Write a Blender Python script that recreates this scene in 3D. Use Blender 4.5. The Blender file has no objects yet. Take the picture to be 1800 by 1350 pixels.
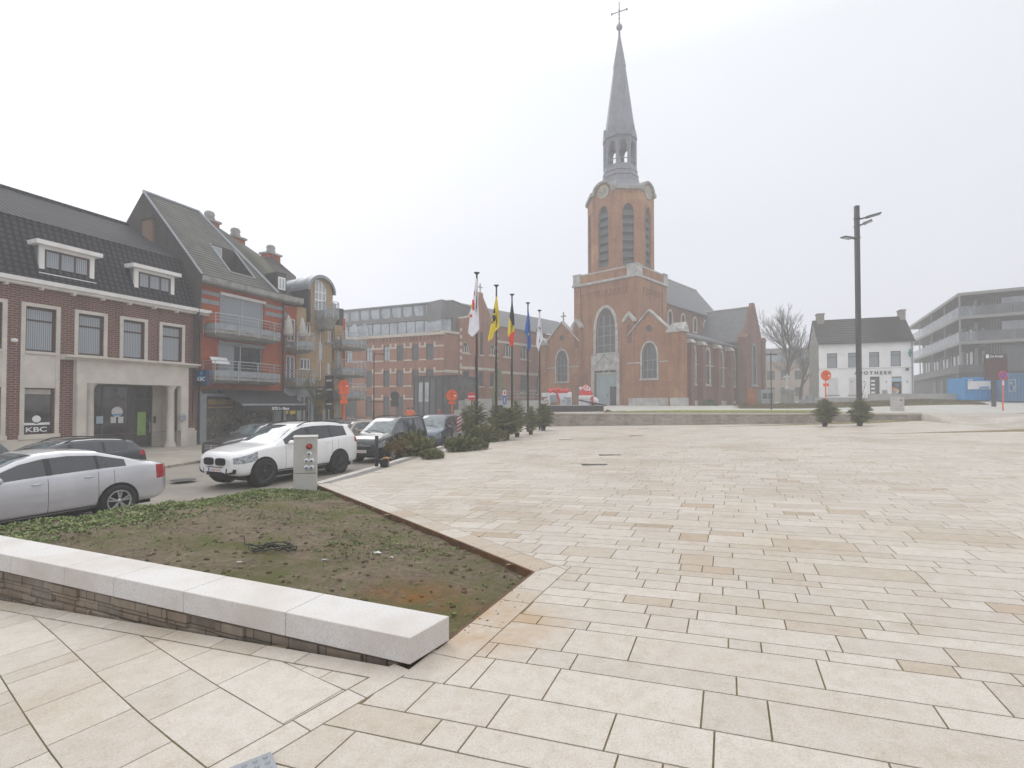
import bpy, bmesh, math, random
from mathutils import Vector, Matrix, noise
random.seed(7)
SC = bpy.context.scene
COL = SC.collection
R = math.radians
# ------------------------------------------------------------ camera
F = 885.0; PCX = 900.0; PCY = 691.0; PITCH = 0.0192
cam = bpy.data.cameras.new("camera"); camo = bpy.data.objects.new("camera", cam); COL.objects.link(camo)
cam.sensor_width = 36; cam.lens = 36*F/1800; cam.shift_y = (PCY-675)/1800
cam.clip_start = 0.1; cam.clip_end = 3000
camo.location = (0, 0, 0); camo.rotation_euler = (math.pi/2+PITCH, 0, 0)
SC.camera = camo
SC.view_settings.view_transform = 'Standard'; SC.view_settings.look = 'None'
SC.view_settings.exposure = 0.22; SC.view_settings.gamma = 1
SC.cycles.volume_bounces = 4
# ------------------------------------------------------------ world: foggy overcast
W = bpy.data.worlds.new("World"); SC.world = W; W.use_nodes = True
wt = W.node_tree; bg = wt.nodes['Background']
sky = wt.nodes.new('ShaderNodeTexSky'); sky.sky_type = 'NISHITA'; sky.sun_disc = False
SUN_EL, SUN_AZ = R(38), R(-35)
sky.sun_elevation = SUN_EL; sky.sun_rotation = SUN_AZ
sky.air_density = 1.0; sky.dust_density = 6.0; sky.ozone_density = 1.0
hs = wt.nodes.new('ShaderNodeHueSaturation'); hs.inputs['Saturation'].default_value = 0.12
# overcast sky: dim at the horizon, bright overhead, a little brighter towards the hidden sun
tcw = wt.nodes.new('ShaderNodeTexCoord'); sx_ = wt.nodes.new('ShaderNodeSeparateXYZ'); wt.links.new(tcw.outputs['Generated'], sx_.inputs[0])
rw_ = wt.nodes.new('ShaderNodeValToRGB'); e_ = rw_.color_ramp.elements
e_[0].position = 0; e_[0].color = (.398, .410, .452, 1); e_[1].position = 1; e_[1].color = (1.08, 1.09, 1.10, 1)
for p_, v_ in ((.30, (.402, .414, .458)), (.55, (.465, .48, .51)), (.75, (.78, .79, .80))):
    q_ = rw_.color_ramp.elements.new(p_); q_.color = (*v_, 1)
wt.links.new(sx_.outputs[2], rw_.inputs[0])
dt_ = wt.nodes.new('ShaderNodeVectorMath'); dt_.operation = 'DOT_PRODUCT'; wt.links.new(tcw.outputs['Generated'], dt_.inputs[0]); dt_.inputs[1].default_value = (-.42, .86, .28)
mr0 = wt.nodes.new('ShaderNodeMapRange'); wt.links.new(dt_.outputs['Value'], mr0.inputs[0]); mr0.inputs[1].default_value = .25; mr0.inputs[2].default_value = .95; mr0.inputs[3].default_value = .77; mr0.inputs[4].default_value = .90
nz_ = wt.nodes.new('ShaderNodeTexNoise'); nz_.inputs['Scale'].default_value = 1.6; nz_.inputs['Detail'].default_value = 4; wt.links.new(tcw.outputs['Generated'], nz_.inputs['Vector'])
mr1 = wt.nodes.new('ShaderNodeMapRange'); wt.links.new(nz_.outputs['Fac'], mr1.inputs[0]); mr1.inputs[3].default_value = .94; mr1.inputs[4].default_value = 1.06
m_a = wt.nodes.new('ShaderNodeMath'); m_a.operation = 'MULTIPLY'; wt.links.new(mr0.outputs[0], m_a.inputs[0]); wt.links.new(mr1.outputs[0], m_a.inputs[1])
m_b = wt.nodes.new('ShaderNodeMath'); m_b.operation = 'MULTIPLY'; wt.links.new(m_a.outputs[0], m_b.inputs[0]); m_b.inputs[1].default_value = 14.0
vs_ = wt.nodes.new('ShaderNodeVectorMath'); vs_.operation = 'SCALE'; wt.links.new(rw_.outputs[0], vs_.inputs[0]); wt.links.new(m_b.outputs[0], vs_.inputs['Scale'])
mx = wt.nodes.new('ShaderNodeMix'); mx.data_type = 'RGBA'; mx.inputs[0].default_value = 0.92
wt.links.new(sky.outputs[0], hs.inputs['Color']); wt.links.new(hs.outputs[0], mx.inputs[6]); wt.links.new(vs_.outputs[0], mx.inputs[7])
wt.links.new(mx.outputs[2], bg.inputs['Color']); bg.inputs['Strength'].default_value = 0.15
# ------------------------------------------------------------ soft sun behind the fog
sl = bpy.data.lights.new("sun", 'SUN'); sl.energy = 0.6; sl.angle = R(25); sl.color = (1, 0.97, 0.93)
so = bpy.data.objects.new("sun", sl); COL.objects.link(so)
so.location = (0, 0, 60)
so.rotation_euler = (math.pi/2-SUN_EL, 0, math.pi-SUN_AZ)

# ------------------------------------------------------------ helpers
def tag(o, label=None, cat=None, group=None, kind=None):
    if label: o['label'] = label
    if cat: o['category'] = cat
    if group: o['group'] = group
    if kind: o['kind'] = kind
    return o
def empty(name, loc=(0, 0, 0), rz=0, label=None, cat=None, group=None):
    o = bpy.data.objects.new(name, None); COL.objects.link(o)
    o.location = loc; o.rotation_euler = (0, 0, rz); o.empty_display_size = .2
    return tag(o, label, cat, group)
CH = {}
def link(o, parent):
    COL.objects.link(o)
    if parent is not None:
        o.parent = parent; CH.setdefault(parent.name, []).append(o)
def copy_tree(o, parent=None):
    c = o.copy(); link(c, parent)
    for ch in CH.get(o.name, []): copy_tree(ch, c)
    return c
def ray(px, py):
    cx, cz = (px-PCX)/F, (PCY-py)/F
    c, s = math.cos(PITCH), math.sin(PITCH)
    y = c-cz*s; z = s+cz*c
    return cx/y, z/y                         # X/Y , Z/Y
def atd(px, py, Y):
    a, b = ray(px, py); return Vector((a*Y, Y, b*Y))
def atz(px, py, z):
    a, b = ray(px, py); Y = z/b; return Vector((a*Y, Y, z))
class Fr:
    """a building's own frame: +x along its front (to the right), +y into it"""
    def __init__(s, X, Y, ang, z0):
        s.X, s.Y, s.z0 = X, Y, z0; s.d = (math.cos(ang), math.sin(ang)); s.a = ang
    def xz(s, px, py, y=0):
        a, b = ray(px, py); dx, dy = s.d
        X0 = s.X-dy*y; Y0 = s.Y+dx*y
        t = (a*Y0-X0)/(dx-a*dy)
        return t, b*(Y0+t*dy)-s.z0
    def yz(s, px, py, x):
        a, b = ray(px, py); dx, dy = s.d
        X0 = s.X+dx*x; Y0 = s.Y+dy*x
        t = (a*Y0-X0)/(-dy-a*dx)
        return t, b*(Y0+t*dx)-s.z0
    def w(s, x, y, z=0):
        return (s.X+s.d[0]*x-s.d[1]*y, s.Y+s.d[1]*x+s.d[0]*y, s.z0+z)
    def root(s, name, label, cat, group=None):
        return empty(name, (s.X, s.Y, s.z0), s.a, label, cat, group)
SPLIT = {'downpipe', 'side_window', 'pilaster', 'corner_pier', 'column', 'grey_band', 'stone_pier', 'pale_panel', 'stone_post', 'opening', 'balcony_column', 'tower_wall', 'transept_wall', 'ground_floor_panel', 'louvre_slat', 'wall_panel', 'leg', 'plinth', 'stone_band', 'sill', 'chimney', 'ridge', 'pane', 'core_wall', 'bracket', 'string_course', 'window_pillar', 'parapet_stone', 'door_handle', 'stone_trim', 'gutter', 'air_intake', 'roof_rail'}
class MB:
    def __init__(s): s.v = []; s.f = []; s.sm = []
    def add(s, vs, fs, sm=False):
        n = len(s.v); s.v += [tuple(v) for v in vs]
        for f in fs: s.f.append([n+i for i in f]); s.sm.append(sm)
        return s
    def box(s, x0, x1, y0, y1, z0, z1):
        return s.add([(x0,y0,z0),(x1,y0,z0),(x1,y1,z0),(x0,y1,z0),(x0,y0,z1),(x1,y0,z1),(x1,y1,z1),(x0,y1,z1)],
                     [(3,2,1,0),(4,5,6,7),(0,1,5,4),(1,2,6,5),(2,3,7,6),(3,0,4,7)])
    def quad(s, a, b, c, d): return s.add([a,b,c,d], [(0,1,2,3)])
    def prism(s, pts, y0, y1):
        """polygon in x-z, extruded along y"""
        n = len(pts)
        vs = [(p[0], y0, p[1]) for p in pts]+[(p[0], y1, p[1]) for p in pts]
        return s.add(vs, [tuple(range(n)), tuple(range(2*n-1, n-1, -1))]+[(i, i+n, (i+1) % n+n, (i+1) % n) for i in range(n)])
    def prismx(s, pts, x0, x1):
        n = len(pts)
        vs = [(x0, p[0], p[1]) for p in pts]+[(x1, p[0], p[1]) for p in pts]
        return s.add(vs, [tuple(range(n-1,-1,-1)), tuple(range(n, 2*n))]+[(i, (i+1) % n, (i+1) % n+n, i+n) for i in range(n)])
    def prismz(s, pts, z0, z1):
        n = len(pts)
        vs = [(p[0], p[1], z0) for p in pts]+[(p[0], p[1], z1) for p in pts]
        return s.add(vs, [tuple(range(n-1,-1,-1)), tuple(range(n, 2*n))]+[(i, (i+1) % n, (i+1) % n+n, i+n) for i in range(n)])
    def tube(s, p0, p1, r0, r1=None, n=8, cap=True, sm=True):
        r1 = r0 if r1 is None else r1
        p0, p1 = Vector(p0), Vector(p1); d = (p1-p0)
        if d.length < 1e-6: return s
        d.normalize(); u = d.orthogonal().normalized(); w = d.cross(u)
        vs = []
        for p, r in ((p0, r0), (p1, r1)):
            for i in range(n):
                a = 2*math.pi*i/n; vs.append(p+u*math.cos(a)*r+w*math.sin(a)*r)
        s.add(vs, [(i, (i+1) % n, (i+1) % n+n, i+n) for i in range(n)], sm)
        if cap: s.add(vs, [tuple(range(n-1,-1,-1)), tuple(range(n, 2*n))])
        return s
    def path(s, pts, r, n=6):
        for a, b in zip(pts, pts[1:]): s.tube(a, b, r, n=n)
        return s
    def lathe(s, prof, n=16, c=(0, 0), sm=True, ph=0):
        """prof: (r,z) list, axis z at c"""
        vs = []
        for r, z in prof:
            for i in range(n):
                a = 2*math.pi*(i+ph)/n; vs.append((c[0]+r*math.cos(a), c[1]+r*math.sin(a), z))
        fs = []
        for k in range(len(prof)-1):
            for i in range(n): fs.append((k*n+i, k*n+(i+1) % n, (k+1)*n+(i+1) % n, (k+1)*n+i))
        return s.add(vs, fs, sm)
    def sphere(s, c, r, n=10, m=7, sc=(1, 1, 1)):
        vs = []
        for k in range(m+1):
            t = math.pi*k/m
            for i in range(n):
                a = 2*math.pi*i/n
                vs.append((c[0]+r*sc[0]*math.sin(t)*math.cos(a), c[1]+r*sc[1]*math.sin(t)*math.sin(a), c[2]-r*sc[2]*math.cos(t)))
        fs = [(k*n+i, k*n+(i+1) % n, (k+1)*n+(i+1) % n, (k+1)*n+i) for k in range(m) for i in range(n)]
        return s.add(vs, fs, True)
    def xf(s, M):
        s.v = [tuple(M @ Vector(v)) for v in s.v]; return s
    def join(s, o): s.add(o.v, o.f); s.sm[-len(o.f):] = o.sm if o.f else []; return s
    def pieces(s):
        key = {}; par = list(range(len(s.v)))
        def find(a):
            while par[a] != a: par[a] = par[par[a]]; a = par[a]
            return a
        for i, v in enumerate(s.v):
            k = (round(v[0], 3), round(v[1], 3), round(v[2], 3))
            if k in key: par[find(i)] = find(key[k])
            else: key[k] = i
        for f in s.f:
            for a in f[1:]: par[find(a)] = find(f[0])
        g = {}
        for f, q in zip(s.f, s.sm): g.setdefault(find(f[0]), []).append((f, q))
        out = []
        for fs in g.values():
            ids = sorted({i for f, _ in fs for i in f}); mp = {i: k for k, i in enumerate(ids)}; m = MB()
            m.v = [s.v[i] for i in ids]; m.f = [[mp[i] for i in f] for f, _ in fs]; m.sm = [q for _, q in fs]; out.append(m)
        return out
    def build(s, name, mat, parent=None, loc=None, bevel=0, attr=None):
        if name in SPLIT and attr is None:
            ps = s.pieces()
            if 1 < len(ps) <= 40:
                return [p.build(name+' ', mat, parent, loc, bevel) for p in ps][0]
        name = name.strip()
        me = bpy.data.meshes.new(name); me.from_pydata(s.v, [], s.f); me.validate(clean_customdata=False)
        if len(me.polygons) == len(s.sm): me.polygons.foreach_set('use_smooth', s.sm)
        if attr and len(me.polygons) == len(attr):
            at = me.attributes.new('tone', 'FLOAT', 'FACE'); at.data.foreach_set('value', attr)
        me.materials.append(mat); me.update()
        o = bpy.data.objects.new(name, me); link(o, parent)
        if loc: o.location = loc
        if bevel:
            b = o.modifiers.new('bevel', 'BEVEL'); b.width = bevel; b.segments = 2; b.limit_method = 'ANGLE'
        return o
def poly_mb(outer, holes=(), y0=0, t=.3):
    """flat wall with openings: outline and holes in x-z, thickness t from y0 towards +y"""
    cu = bpy.data.curves.new('tmp', 'CURVE'); cu.dimensions = '2D'; cu.fill_mode = 'BOTH'; cu.extrude = t/2
    for pts in [outer]+list(holes):
        sp = cu.splines.new('POLY'); sp.points.add(len(pts)-1); sp.use_cyclic_u = True
        for i, p in enumerate(pts): sp.points[i].co = (p[0], p[1], 0, 1)
    ob = bpy.data.objects.new('tmp', cu); me = bpy.data.meshes.new_from_object(ob)
    m = MB(); m.add([(v.co.x, y0+t/2-v.co.z, v.co.y) for v in me.vertices], [tuple(p.vertices) for p in me.polygons])
    bpy.data.objects.remove(ob); bpy.data.curves.remove(cu); bpy.data.meshes.remove(me)
    return m
def text_mb(txt, size, x, z, y=0, t=.02, align='LEFT', sx=1, M=None, off=0):
    cu = bpy.data.curves.new('tmp', 'FONT'); cu.body = txt; cu.size = size; cu.extrude = t/2; cu.align_x = align; cu.offset = off
    ob = bpy.data.objects.new('tmp', cu); me = bpy.data.meshes.new_from_object(ob)
    m = MB(); m.add([(x+v.co.x*sx, y-v.co.z, z+v.co.y) for v in me.vertices], [tuple(p.vertices) for p in me.polygons])
    bpy.data.objects.remove(ob); bpy.data.curves.remove(cu); bpy.data.meshes.remove(me)
    return m
def rect(x0, x1, z0, z1): return [(x0, z0), (x1, z0), (x1, z1), (x0, z1)]
def gothic(x0, x1, z0, z1, n=7, sp=None):
    """pointed arch outline; z1 = apex, springing at sp"""
    w = x1-x0; h = .9*w
    if sp is None: sp = z1-h
    h = z1-sp; c = (x0+x1)/2; pts = [(x0, z0), (x1, z0), (x1, sp)]
    for i in range(1, n):
        a = i/n; pts.append((x1-(w/2)*(1-math.cos(a*math.pi/2))**1.05*1.0, sp+h*math.sin(a*math.pi/2)**.9))
    pts.append((c, z1))
    for i in range(n-1, 0, -1):
        a = i/n; pts.append((x0+(w/2)*(1-math.cos(a*math.pi/2))**1.05, sp+h*math.sin(a*math.pi/2)**.9))
    pts.append((x0, sp)); return pts
def segarch(x0, x1, z0, z1, rise, n=8):
    pts = [(x0, z0), (x1, z0)]
    for i in range(n+1):
        t = i/n; pts.append((x1+(x0-x1)*t, z1-rise+rise*4*t*(1-t)))
    return pts
def grow(pts, d):
    """offset a closed outline outwards"""
    n = len(pts); A = sum(pts[i][0]*pts[(i+1) % n][1]-pts[(i+1) % n][0]*pts[i][1] for i in range(n))
    sg = 1 if A > 0 else -1; out = []
    for i in range(n):
        a, b, c = Vector(pts[i-1]), Vector(pts[i]), Vector(pts[(i+1) % n])
        u, v = (b-a).normalized(), (c-b).normalized()
        n1 = Vector((u.y, -u.x))*sg; n2 = Vector((v.y, -v.x))*sg; m = (n1+n2)
        k = 1/max(.35, (1+n1.dot(n2))/2)
        out.append(tuple(b+m*.5*d*k))
    return out
# ------------------------------------------------------------ materials
def nodes(name):
    m = bpy.data.materials.new(name); m.use_nodes = True
    t = m.node_tree; return m, t, t.nodes['Principled BSDF']
def N(t, typ, **kw):
    n = t.nodes.new(typ)
    for k, v in kw.items():
        if k[0] == 'i': n.inputs[int(k[1:])].default_value = v
        else: setattr(n, k, v)
    return n
def mixc(t, fac, a, b, mode='MIX'):
    n = t.nodes.new('ShaderNodeMix'); n.data_type = 'RGBA'; n.blend_type = mode
    for sock, val in ((0, fac), (6, a), (7, b)):
        if hasattr(val, 'is_output') or isinstance(val, bpy.types.NodeSocket): t.links.new(val, n.inputs[sock])
        elif sock == 0: n.inputs[0].default_value = val
        else: n.inputs[sock].default_value = (*val, 1) if len(val) == 3 else val
    return n.outputs[2]
def noisef(t, vec, scale, detail=4, rough=.6, lo=.35, hi=.65):
    n = t.nodes.new('ShaderNodeTexNoise'); n.inputs['Scale'].default_value = scale
    n.inputs['Detail'].default_value = detail; n.inputs['Roughness'].default_value = rough
    t.links.new(vec, n.inputs['Vector'])
    r = t.nodes.new('ShaderNodeMapRange'); r.inputs[1].default_value = lo; r.inputs[2].default_value = hi
    t.links.new(n.outputs['Fac'], r.inputs[0]); return r.outputs[0]
def ocoord(t): return t.nodes.new('ShaderNodeTexCoord').outputs['Object']
def wcoord(t): return t.nodes.new('ShaderNodeNewGeometry').outputs['Position']
def bump(t, b, h, st=.3, dist=.01):
    n = t.nodes.new('ShaderNodeBump'); n.inputs['Strength'].default_value = st; n.inputs['Distance'].default_value = dist
    t.links.new(h, n.inputs['Height']); t.links.new(n.outputs[0], b.inputs['Normal'])
def mat(name, c, c2=None, rough=.6, scale=3, metal=0, spec=.5, bmp=0, lo=.35, hi=.65, c3=None, s3=.5, coat=0):
    m, t, b = nodes(name); b.inputs['Roughness'].default_value = rough; b.inputs['Metallic'].default_value = metal
    b.inputs['Specular IOR Level'].default_value = spec
    if coat: b.inputs['Coat Weight'].default_value = coat; b.inputs['Coat Roughness'].default_value = .05
    if c2 is None and c3 is None: c2 = tuple(x*.88 for x in c)
    v = wcoord(t); f = noisef(t, v, scale, lo=lo, hi=hi); col = mixc(t, f, c, c2 or c)
    if c3: col = mixc(t, noisef(t, v, s3, lo=.45, hi=.7), col, c3)
    t.links.new(col, b.inputs['Base Color'])
    if bmp: bump(t, b, f, bmp)
    return m
def brickmat(name, c1, c2, mortar, bw=.21, bh=.065, mo=.01, stain=None, rough=.85, bmp=.4, off=.5, sz=1.0, patch=None):
    m, t, b = nodes(name); b.inputs['Roughness'].default_value = rough; b.inputs['Specular IOR Level'].default_value = .3
    oc = ocoord(t); sp = N(t, 'ShaderNodeSeparateXYZ'); t.links.new(oc, sp.inputs[0])
    ad = N(t, 'ShaderNodeMath', operation='ADD'); t.links.new(sp.outputs[0], ad.inputs[0]); t.links.new(sp.outputs[1], ad.inputs[1])
    cb = N(t, 'ShaderNodeCombineXYZ'); t.links.new(ad.outputs[0], cb.inputs[0]); t.links.new(sp.outputs[2], cb.inputs[1])
    br = N(t, 'ShaderNodeTexBrick'); t.links.new(cb.outputs[0], br.inputs['Vector'])
    br.inputs['Color1'].default_value = (*c1, 1); br.inputs['Color2'].default_value = (*c2, 1); br.inputs['Mortar'].default_value = (*mortar, 1)
    br.inputs['Scale'].default_value = 1; br.inputs['Mortar Size'].default_value = mo; br.inputs['Mortar Smooth'].default_value = .2
    br.inputs['Brick Width'].default_value = bw; br.inputs['Row Height'].default_value = bh; br.offset = off
    col = br.outputs['Color']
    f = noisef(t, oc, .35*sz, 5, .65, .35, .7)
    col = mixc(t, f, col, mixc(t, 1.0, col, stain or (.8, .78, .76), 'MULTIPLY'))
    f2 = noisef(t, oc, 9, 3, .7, .3, .75)
    col = mixc(t, f2, col, mixc(t, 1.0, col, (.78, .74, .72), 'MULTIPLY'))
    mpz = N(t, 'ShaderNodeMapping'); mpz.inputs['Scale'].default_value = (1.3, 1.3, .16); t.links.new(oc, mpz.inputs[0])
    col = mixc(t, noisef(t, mpz.outputs[0], 1.0, 5, .7, .48, .72), col, mixc(t, 1.0, col, (.66, .62, .60), 'MULTIPLY'))
    if patch: col = mixc(t, noisef(t, oc, .22, 4, .6, .56, .66), col, patch)
    t.links.new(col, b.inputs['Base Color'])
    bump(t, b, br.outputs['Fac'], -bmp, .01)
    return m
def tilemat(name, c1, c2, gap, bw=.25, bh=.3, rough=.6, mo=.02, bmp=.6, spec=.4, moss=None):
    """roof tiles: rows run along x, courses climb the slope"""
    m, t, b = nodes(name); b.inputs['Roughness'].default_value = rough; b.inputs['Specular IOR Level'].default_value = spec
    oc = ocoord(t); sp = N(t, 'ShaderNodeSeparateXYZ'); t.links.new(oc, sp.inputs[0])
    ad = N(t, 'ShaderNodeMath', operation='ADD'); t.links.new(sp.outputs[0], ad.inputs[0]); t.links.new(sp.outputs[1], ad.inputs[1])
    cb = N(t, 'ShaderNodeCombineXYZ'); t.links.new(ad.outputs[0] if bw < 1 else sp.outputs[0], cb.inputs[0]); t.links.new(sp.outputs[2], cb.inputs[1])
    br = N(t, 'ShaderNodeTexBrick'); t.links.new(cb.outputs[0], br.inputs['Vector'])
    br.inputs['Color1'].default_value = (*c1, 1); br.inputs['Color2'].default_value = (*c2, 1); br.inputs['Mortar'].default_value = (*gap, 1)
    br.inputs['Scale'].default_value = 1; br.inputs['Mortar Size'].default_value = mo; br.inputs['Mortar Smooth'].default_value = .6
    br.inputs['Brick Width'].default_value = bw; br.inputs['Row Height'].default_value = bh
    col = mixc(t, noisef(t, oc, 1.3, 5, .7), br.outputs['Color'], mixc(t, 1.0, br.outputs['Color'], (.7, .7, .7), 'MULTIPLY'))
    if moss: col = mixc(t, noisef(t, oc, .8, 6, .75, .45, .7), col, moss)
    t.links.new(col, b.inputs['Base Color']); bump(t, b, br.outputs['Fac'], -bmp, .03)
    return m
def glassmat(name, c, rough=.05, spec=.8, c2=None, scale=.6):
    m, t, b = nodes(name); b.inputs['Roughness'].default_value = rough; b.inputs['Specular IOR Level'].default_value = spec
    col = mixc(t, noisef(t, wcoord(t), scale, 4, .7, .4, .62), c, c2 or tuple(x*.6 for x in c)); t.links.new(col, b.inputs['Base Color'])
    return m
def curtainmat(name, c, c2, sc=9):
    m, t, b = nodes(name); b.inputs['Roughness'].default_value = .25
    w = N(t, 'ShaderNodeTexWave'); w.wave_type = 'BANDS'; w.bands_direction = 'X'
    w.inputs['Scale'].default_value = sc; w.inputs['Distortion'].default_value = 1.5; w.inputs['Detail'].default_value = 2
    mp = N(t, 'ShaderNodeMapping'); mp.inputs['Scale'].default_value = (1, 1, .05)
    t.links.new(ocoord(t), mp.inputs[0]); t.links.new(mp.outputs[0], w.inputs['Vector'])
    t.links.new(mixc(t, w.outputs['Fac'], c, c2), b.inputs['Base Color']); return m

def pantilemat(name, c1, c2, px=.26, pz=.14, rough=.8):
    m, t, b = nodes(name); b.inputs['Roughness'].default_value = rough; b.inputs['Specular IOR Level'].default_value = .2
    oc = ocoord(t); sp = N(t, 'ShaderNodeSeparateXYZ'); t.links.new(oc, sp.inputs[0])
    def sine(sock, per, sharp):
        a = N(t, 'ShaderNodeMath', operation='MULTIPLY'); t.links.new(sock, a.inputs[0]); a.inputs[1].default_value = 2*math.pi/per
        s_ = N(t, 'ShaderNodeMath', operation='SINE'); t.links.new(a.outputs[0], s_.inputs[0])
        r = N(t, 'ShaderNodeMapRange'); r.inputs[1].default_value = -1; r.inputs[2].default_value = sharp; t.links.new(s_.outputs[0], r.inputs[0]); return r.outputs[0]
    fx, fz = sine(sp.outputs[0], px, .4), sine(sp.outputs[2], pz, -.3)
    mu = N(t, 'ShaderNodeMath', operation='MULTIPLY'); t.links.new(fx, mu.inputs[0]); t.links.new(fz, mu.inputs[1])
    col = mixc(t, mu.outputs[0], c2, c1); col = mixc(t, noisef(t, oc, 1.1, 5, .7), col, mixc(t, 1.0, col, (.65, .66, .66), 'MULTIPLY'))  # shade of troughs and course edges put into the colour, besides the bump
    t.links.new(col, b.inputs['Base Color']); bump(t, b, mu.outputs[0], .8, .04); return m
M = {}
M['stone'] = mat('cream_stone', (.66, .61, .54), (.54, .50, .44), .7, 1.2, c3=(.50, .46, .41), s3=.7)
M['white'] = mat('white_paint', (.82, .81, .78), (.72, .70, .67), .55, 1.5)
M['greystone'] = mat('blue_stone', (.30, .32, .34), (.23, .25, .27), .6, 2)
M['concrete'] = mat('concrete', (.36, .36, .34), (.27, .27, .25), .8, 1.5, c3=(.2, .2, .18), s3=2)
M['black'] = mat('black_metal', (.012, .012, .014), (.02, .02, .022), .4, 5)
M['darkmetal'] = mat('dark_metal', (.05, .052, .056), (.035, .037, .04), .4, 5)
M['grey'] = mat('grey_metal', (.32, .34, .36), (.25, .27, .29), .45, 3)
M['rail'] = mat('galvanised_rail', (.50, .52, .54), (.40, .42, .44), .35, 5, metal=.3)
M['zinc'] = mat('zinc_sheet', (.30, .32, .35), (.22, .24, .27), .45, .8, metal=.4)
M['brownframe'] = mat('brown_frame', (.075, .035, .028), (.05, .025, .02), .4, 4)
M['glass'] = glassmat('window_glass', (.05, .06, .07), c2=(.02, .025, .03))
M['glasslight'] = glassmat('painted_sky_glass', (.44, .49, .53), c2=(.28, .32, .35), rough=.08, spec=1)  # pale sky reflection put into the base colour
M['curtain'] = curtainmat('net_curtain', (.17, .19, .21), (.38, .41, .44), 4)
M['orange'] = mat('traffic_orange', (.85, .13, .015), (.70, .10, .012), .4, 4)
M['red'] = mat('signal_red', (.62, .02, .02), (.52, .02, .02), .4, 4)
M['signwhite'] = mat('sign_white', (.8, .8, .8), (.72, .72, .72), .4, 4)
M['blue'] = mat('signal_blue', (.02, .07, .42), (.02, .06, .35), .4, 4)
# ============================================================ GROUND
SD = Vector((.373, .928)).normalized()          # the street's direction
SN = Vector((SD.y, -SD.x))                       # towards the plaza
def sm01(t): t = max(0, min(1, t)); return t*t*(3-2*t)
def gz(X, Y):                                    # plaza height
    sp = math.log(1+math.exp(max(-40, min(40, X/.6))))*.6     # soft max(X,0)
    return -1.62-.009*Y+.055*(X-sp)+.022*min(sp, 60)
KERB = [(-16, -10), (-12.6, -2), (-9.2, 4.2), (-7.3, 7.3), (-6.1, 9.9), (-4.85, 12.5), (-4.25, 15.8), (-3.6, 20), (-3.0, 26), (-2.3, 33), (-1.4, 42), (1, 60)]
def kerbx(Y):
    for a, b in zip(KERB, KERB[1:]):
        if a[1] <= Y <= b[1]: return a[0]+(b[0]-a[0])*(Y-a[1])/(b[1]-a[1])
    return KERB[0][0] if Y < KERB[0][1] else KERB[-1][0]
def gstreet(X, Y):
    d = max(0, kerbx(Y)-X)
    return -2.40-.022*min(d, 9)
MG, tg, bgd = nodes('paving_stone')
bgd.inputs['Roughness'].default_value = .5; bgd.inputs['Specular IOR Level'].default_value = .42
at_ = N(tg, 'ShaderNodeAttribute', attribute_name='tone'); at_.attribute_type = 'GEOMETRY'
rp = N(tg, 'ShaderNodeValToRGB'); cr = rp.color_ramp
cr.elements[0].position = 0; cr.elements[0].color = (.54, .51, .475, 1)
cr.elements[1].position = 1; cr.elements[1].color = (.43, .36, .28, 1)
for p_, c_ in ((.25, (.575, .54, .50)), (.45, (.61, .58, .545)), (.62, (.55, .515, .48)), (.8, (.52, .475, .42)), (.93, (.49, .41, .33))):
    e = cr.elements.new(p_); e.color = (*c_, 1)
tg.links.new(at_.outputs['Fac'], rp.inputs[0])
wc = wcoord(tg); colg = rp.outputs[0]
colg = mixc(tg, 1.0, colg, (1.0, .972, .925), 'MULTIPLY')
colg = mixc(tg, noisef(tg, wc, 110, 3, .8, .45, .75), colg, mixc(tg, 1.0, colg, (.66, .64, .62), 'MULTIPLY'))
colg = mixc(tg, noisef(tg, wc, 9, 5, .7, .42, .8), colg, mixc(tg, 1.0, colg, (.84, .79, .72), 'MULTIPLY'))
st_ = noisef(tg, wc, .45, 5, .65, .50, .72)
colg = mixc(tg, st_, colg, mixc(tg, 1.0, colg, (.90, .85, .77), 'MULTIPLY'))
colg = mixc(tg, noisef(tg, wc, 1.7, 6, .75, .60, .80), colg, mixc(tg, 1.0, colg, (.76, .68, .58), 'MULTIPLY'))
colg = mixc(tg, noisef(tg, wc, 26, 3, .6, .70, .76), colg, mixc(tg, 1.0, colg, (.70, .66, .60), 'MULTIPLY'))
colg = mixc(tg, noisef(tg, wc, .22, 4, .6, .5, .7), colg, mixc(tg, 1.0, colg, (.88, .87, .86), 'MULTIPLY'))
# rusty run-off along the planting bed corner
ds = N(tg, 'ShaderNodeVectorMath', operation='DISTANCE'); tg.links.new(wc, ds.inputs[0]); ds.inputs[1].default_value = (-.25, 3.9, -1.66)
mr = N(tg, 'ShaderNodeMapRange'); mr.inputs[1].default_value = .75; mr.inputs[2].default_value = .1; tg.links.new(ds.outputs['Value'], mr.inputs[0])
mm = N(tg, 'ShaderNodeMath', operation='MULTIPLY'); tg.links.new(mr.outputs[0], mm.inputs[0]); tg.links.new(noisef(tg, wc, 3, 4, .6, .3, .6), mm.inputs[1])
colg = mixc(tg, mm.outputs[0], colg, (.42, .27, .13))
tg.links.new(colg, bgd.inputs['Base Color'])
rr = N(tg, 'ShaderNodeMapRange'); rr.inputs[3].default_value = .62; rr.inputs[4].default_value = .40
tg.links.new(noisef(tg, wc, .6, 4, .6), rr.inputs[0]); tg.links.new(rr.outputs[0], bgd.inputs['Roughness'])
bump(tg, bgd, noisef(tg, wc, 60, 4, .7), .25, .004)
M['paving'] = MG
M['joint'] = mat('mossy_joint', (.27, .205, .115), (.18, .14, .08), .9, 6, c3=(.13, .13, .045), s3=1.6)
M['asphalt'] = mat('street_setts', (.29, .255, .22), (.22, .195, .17), .75, .6, bmp=.2, c3=(.34, .30, .26), s3=.25)
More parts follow.
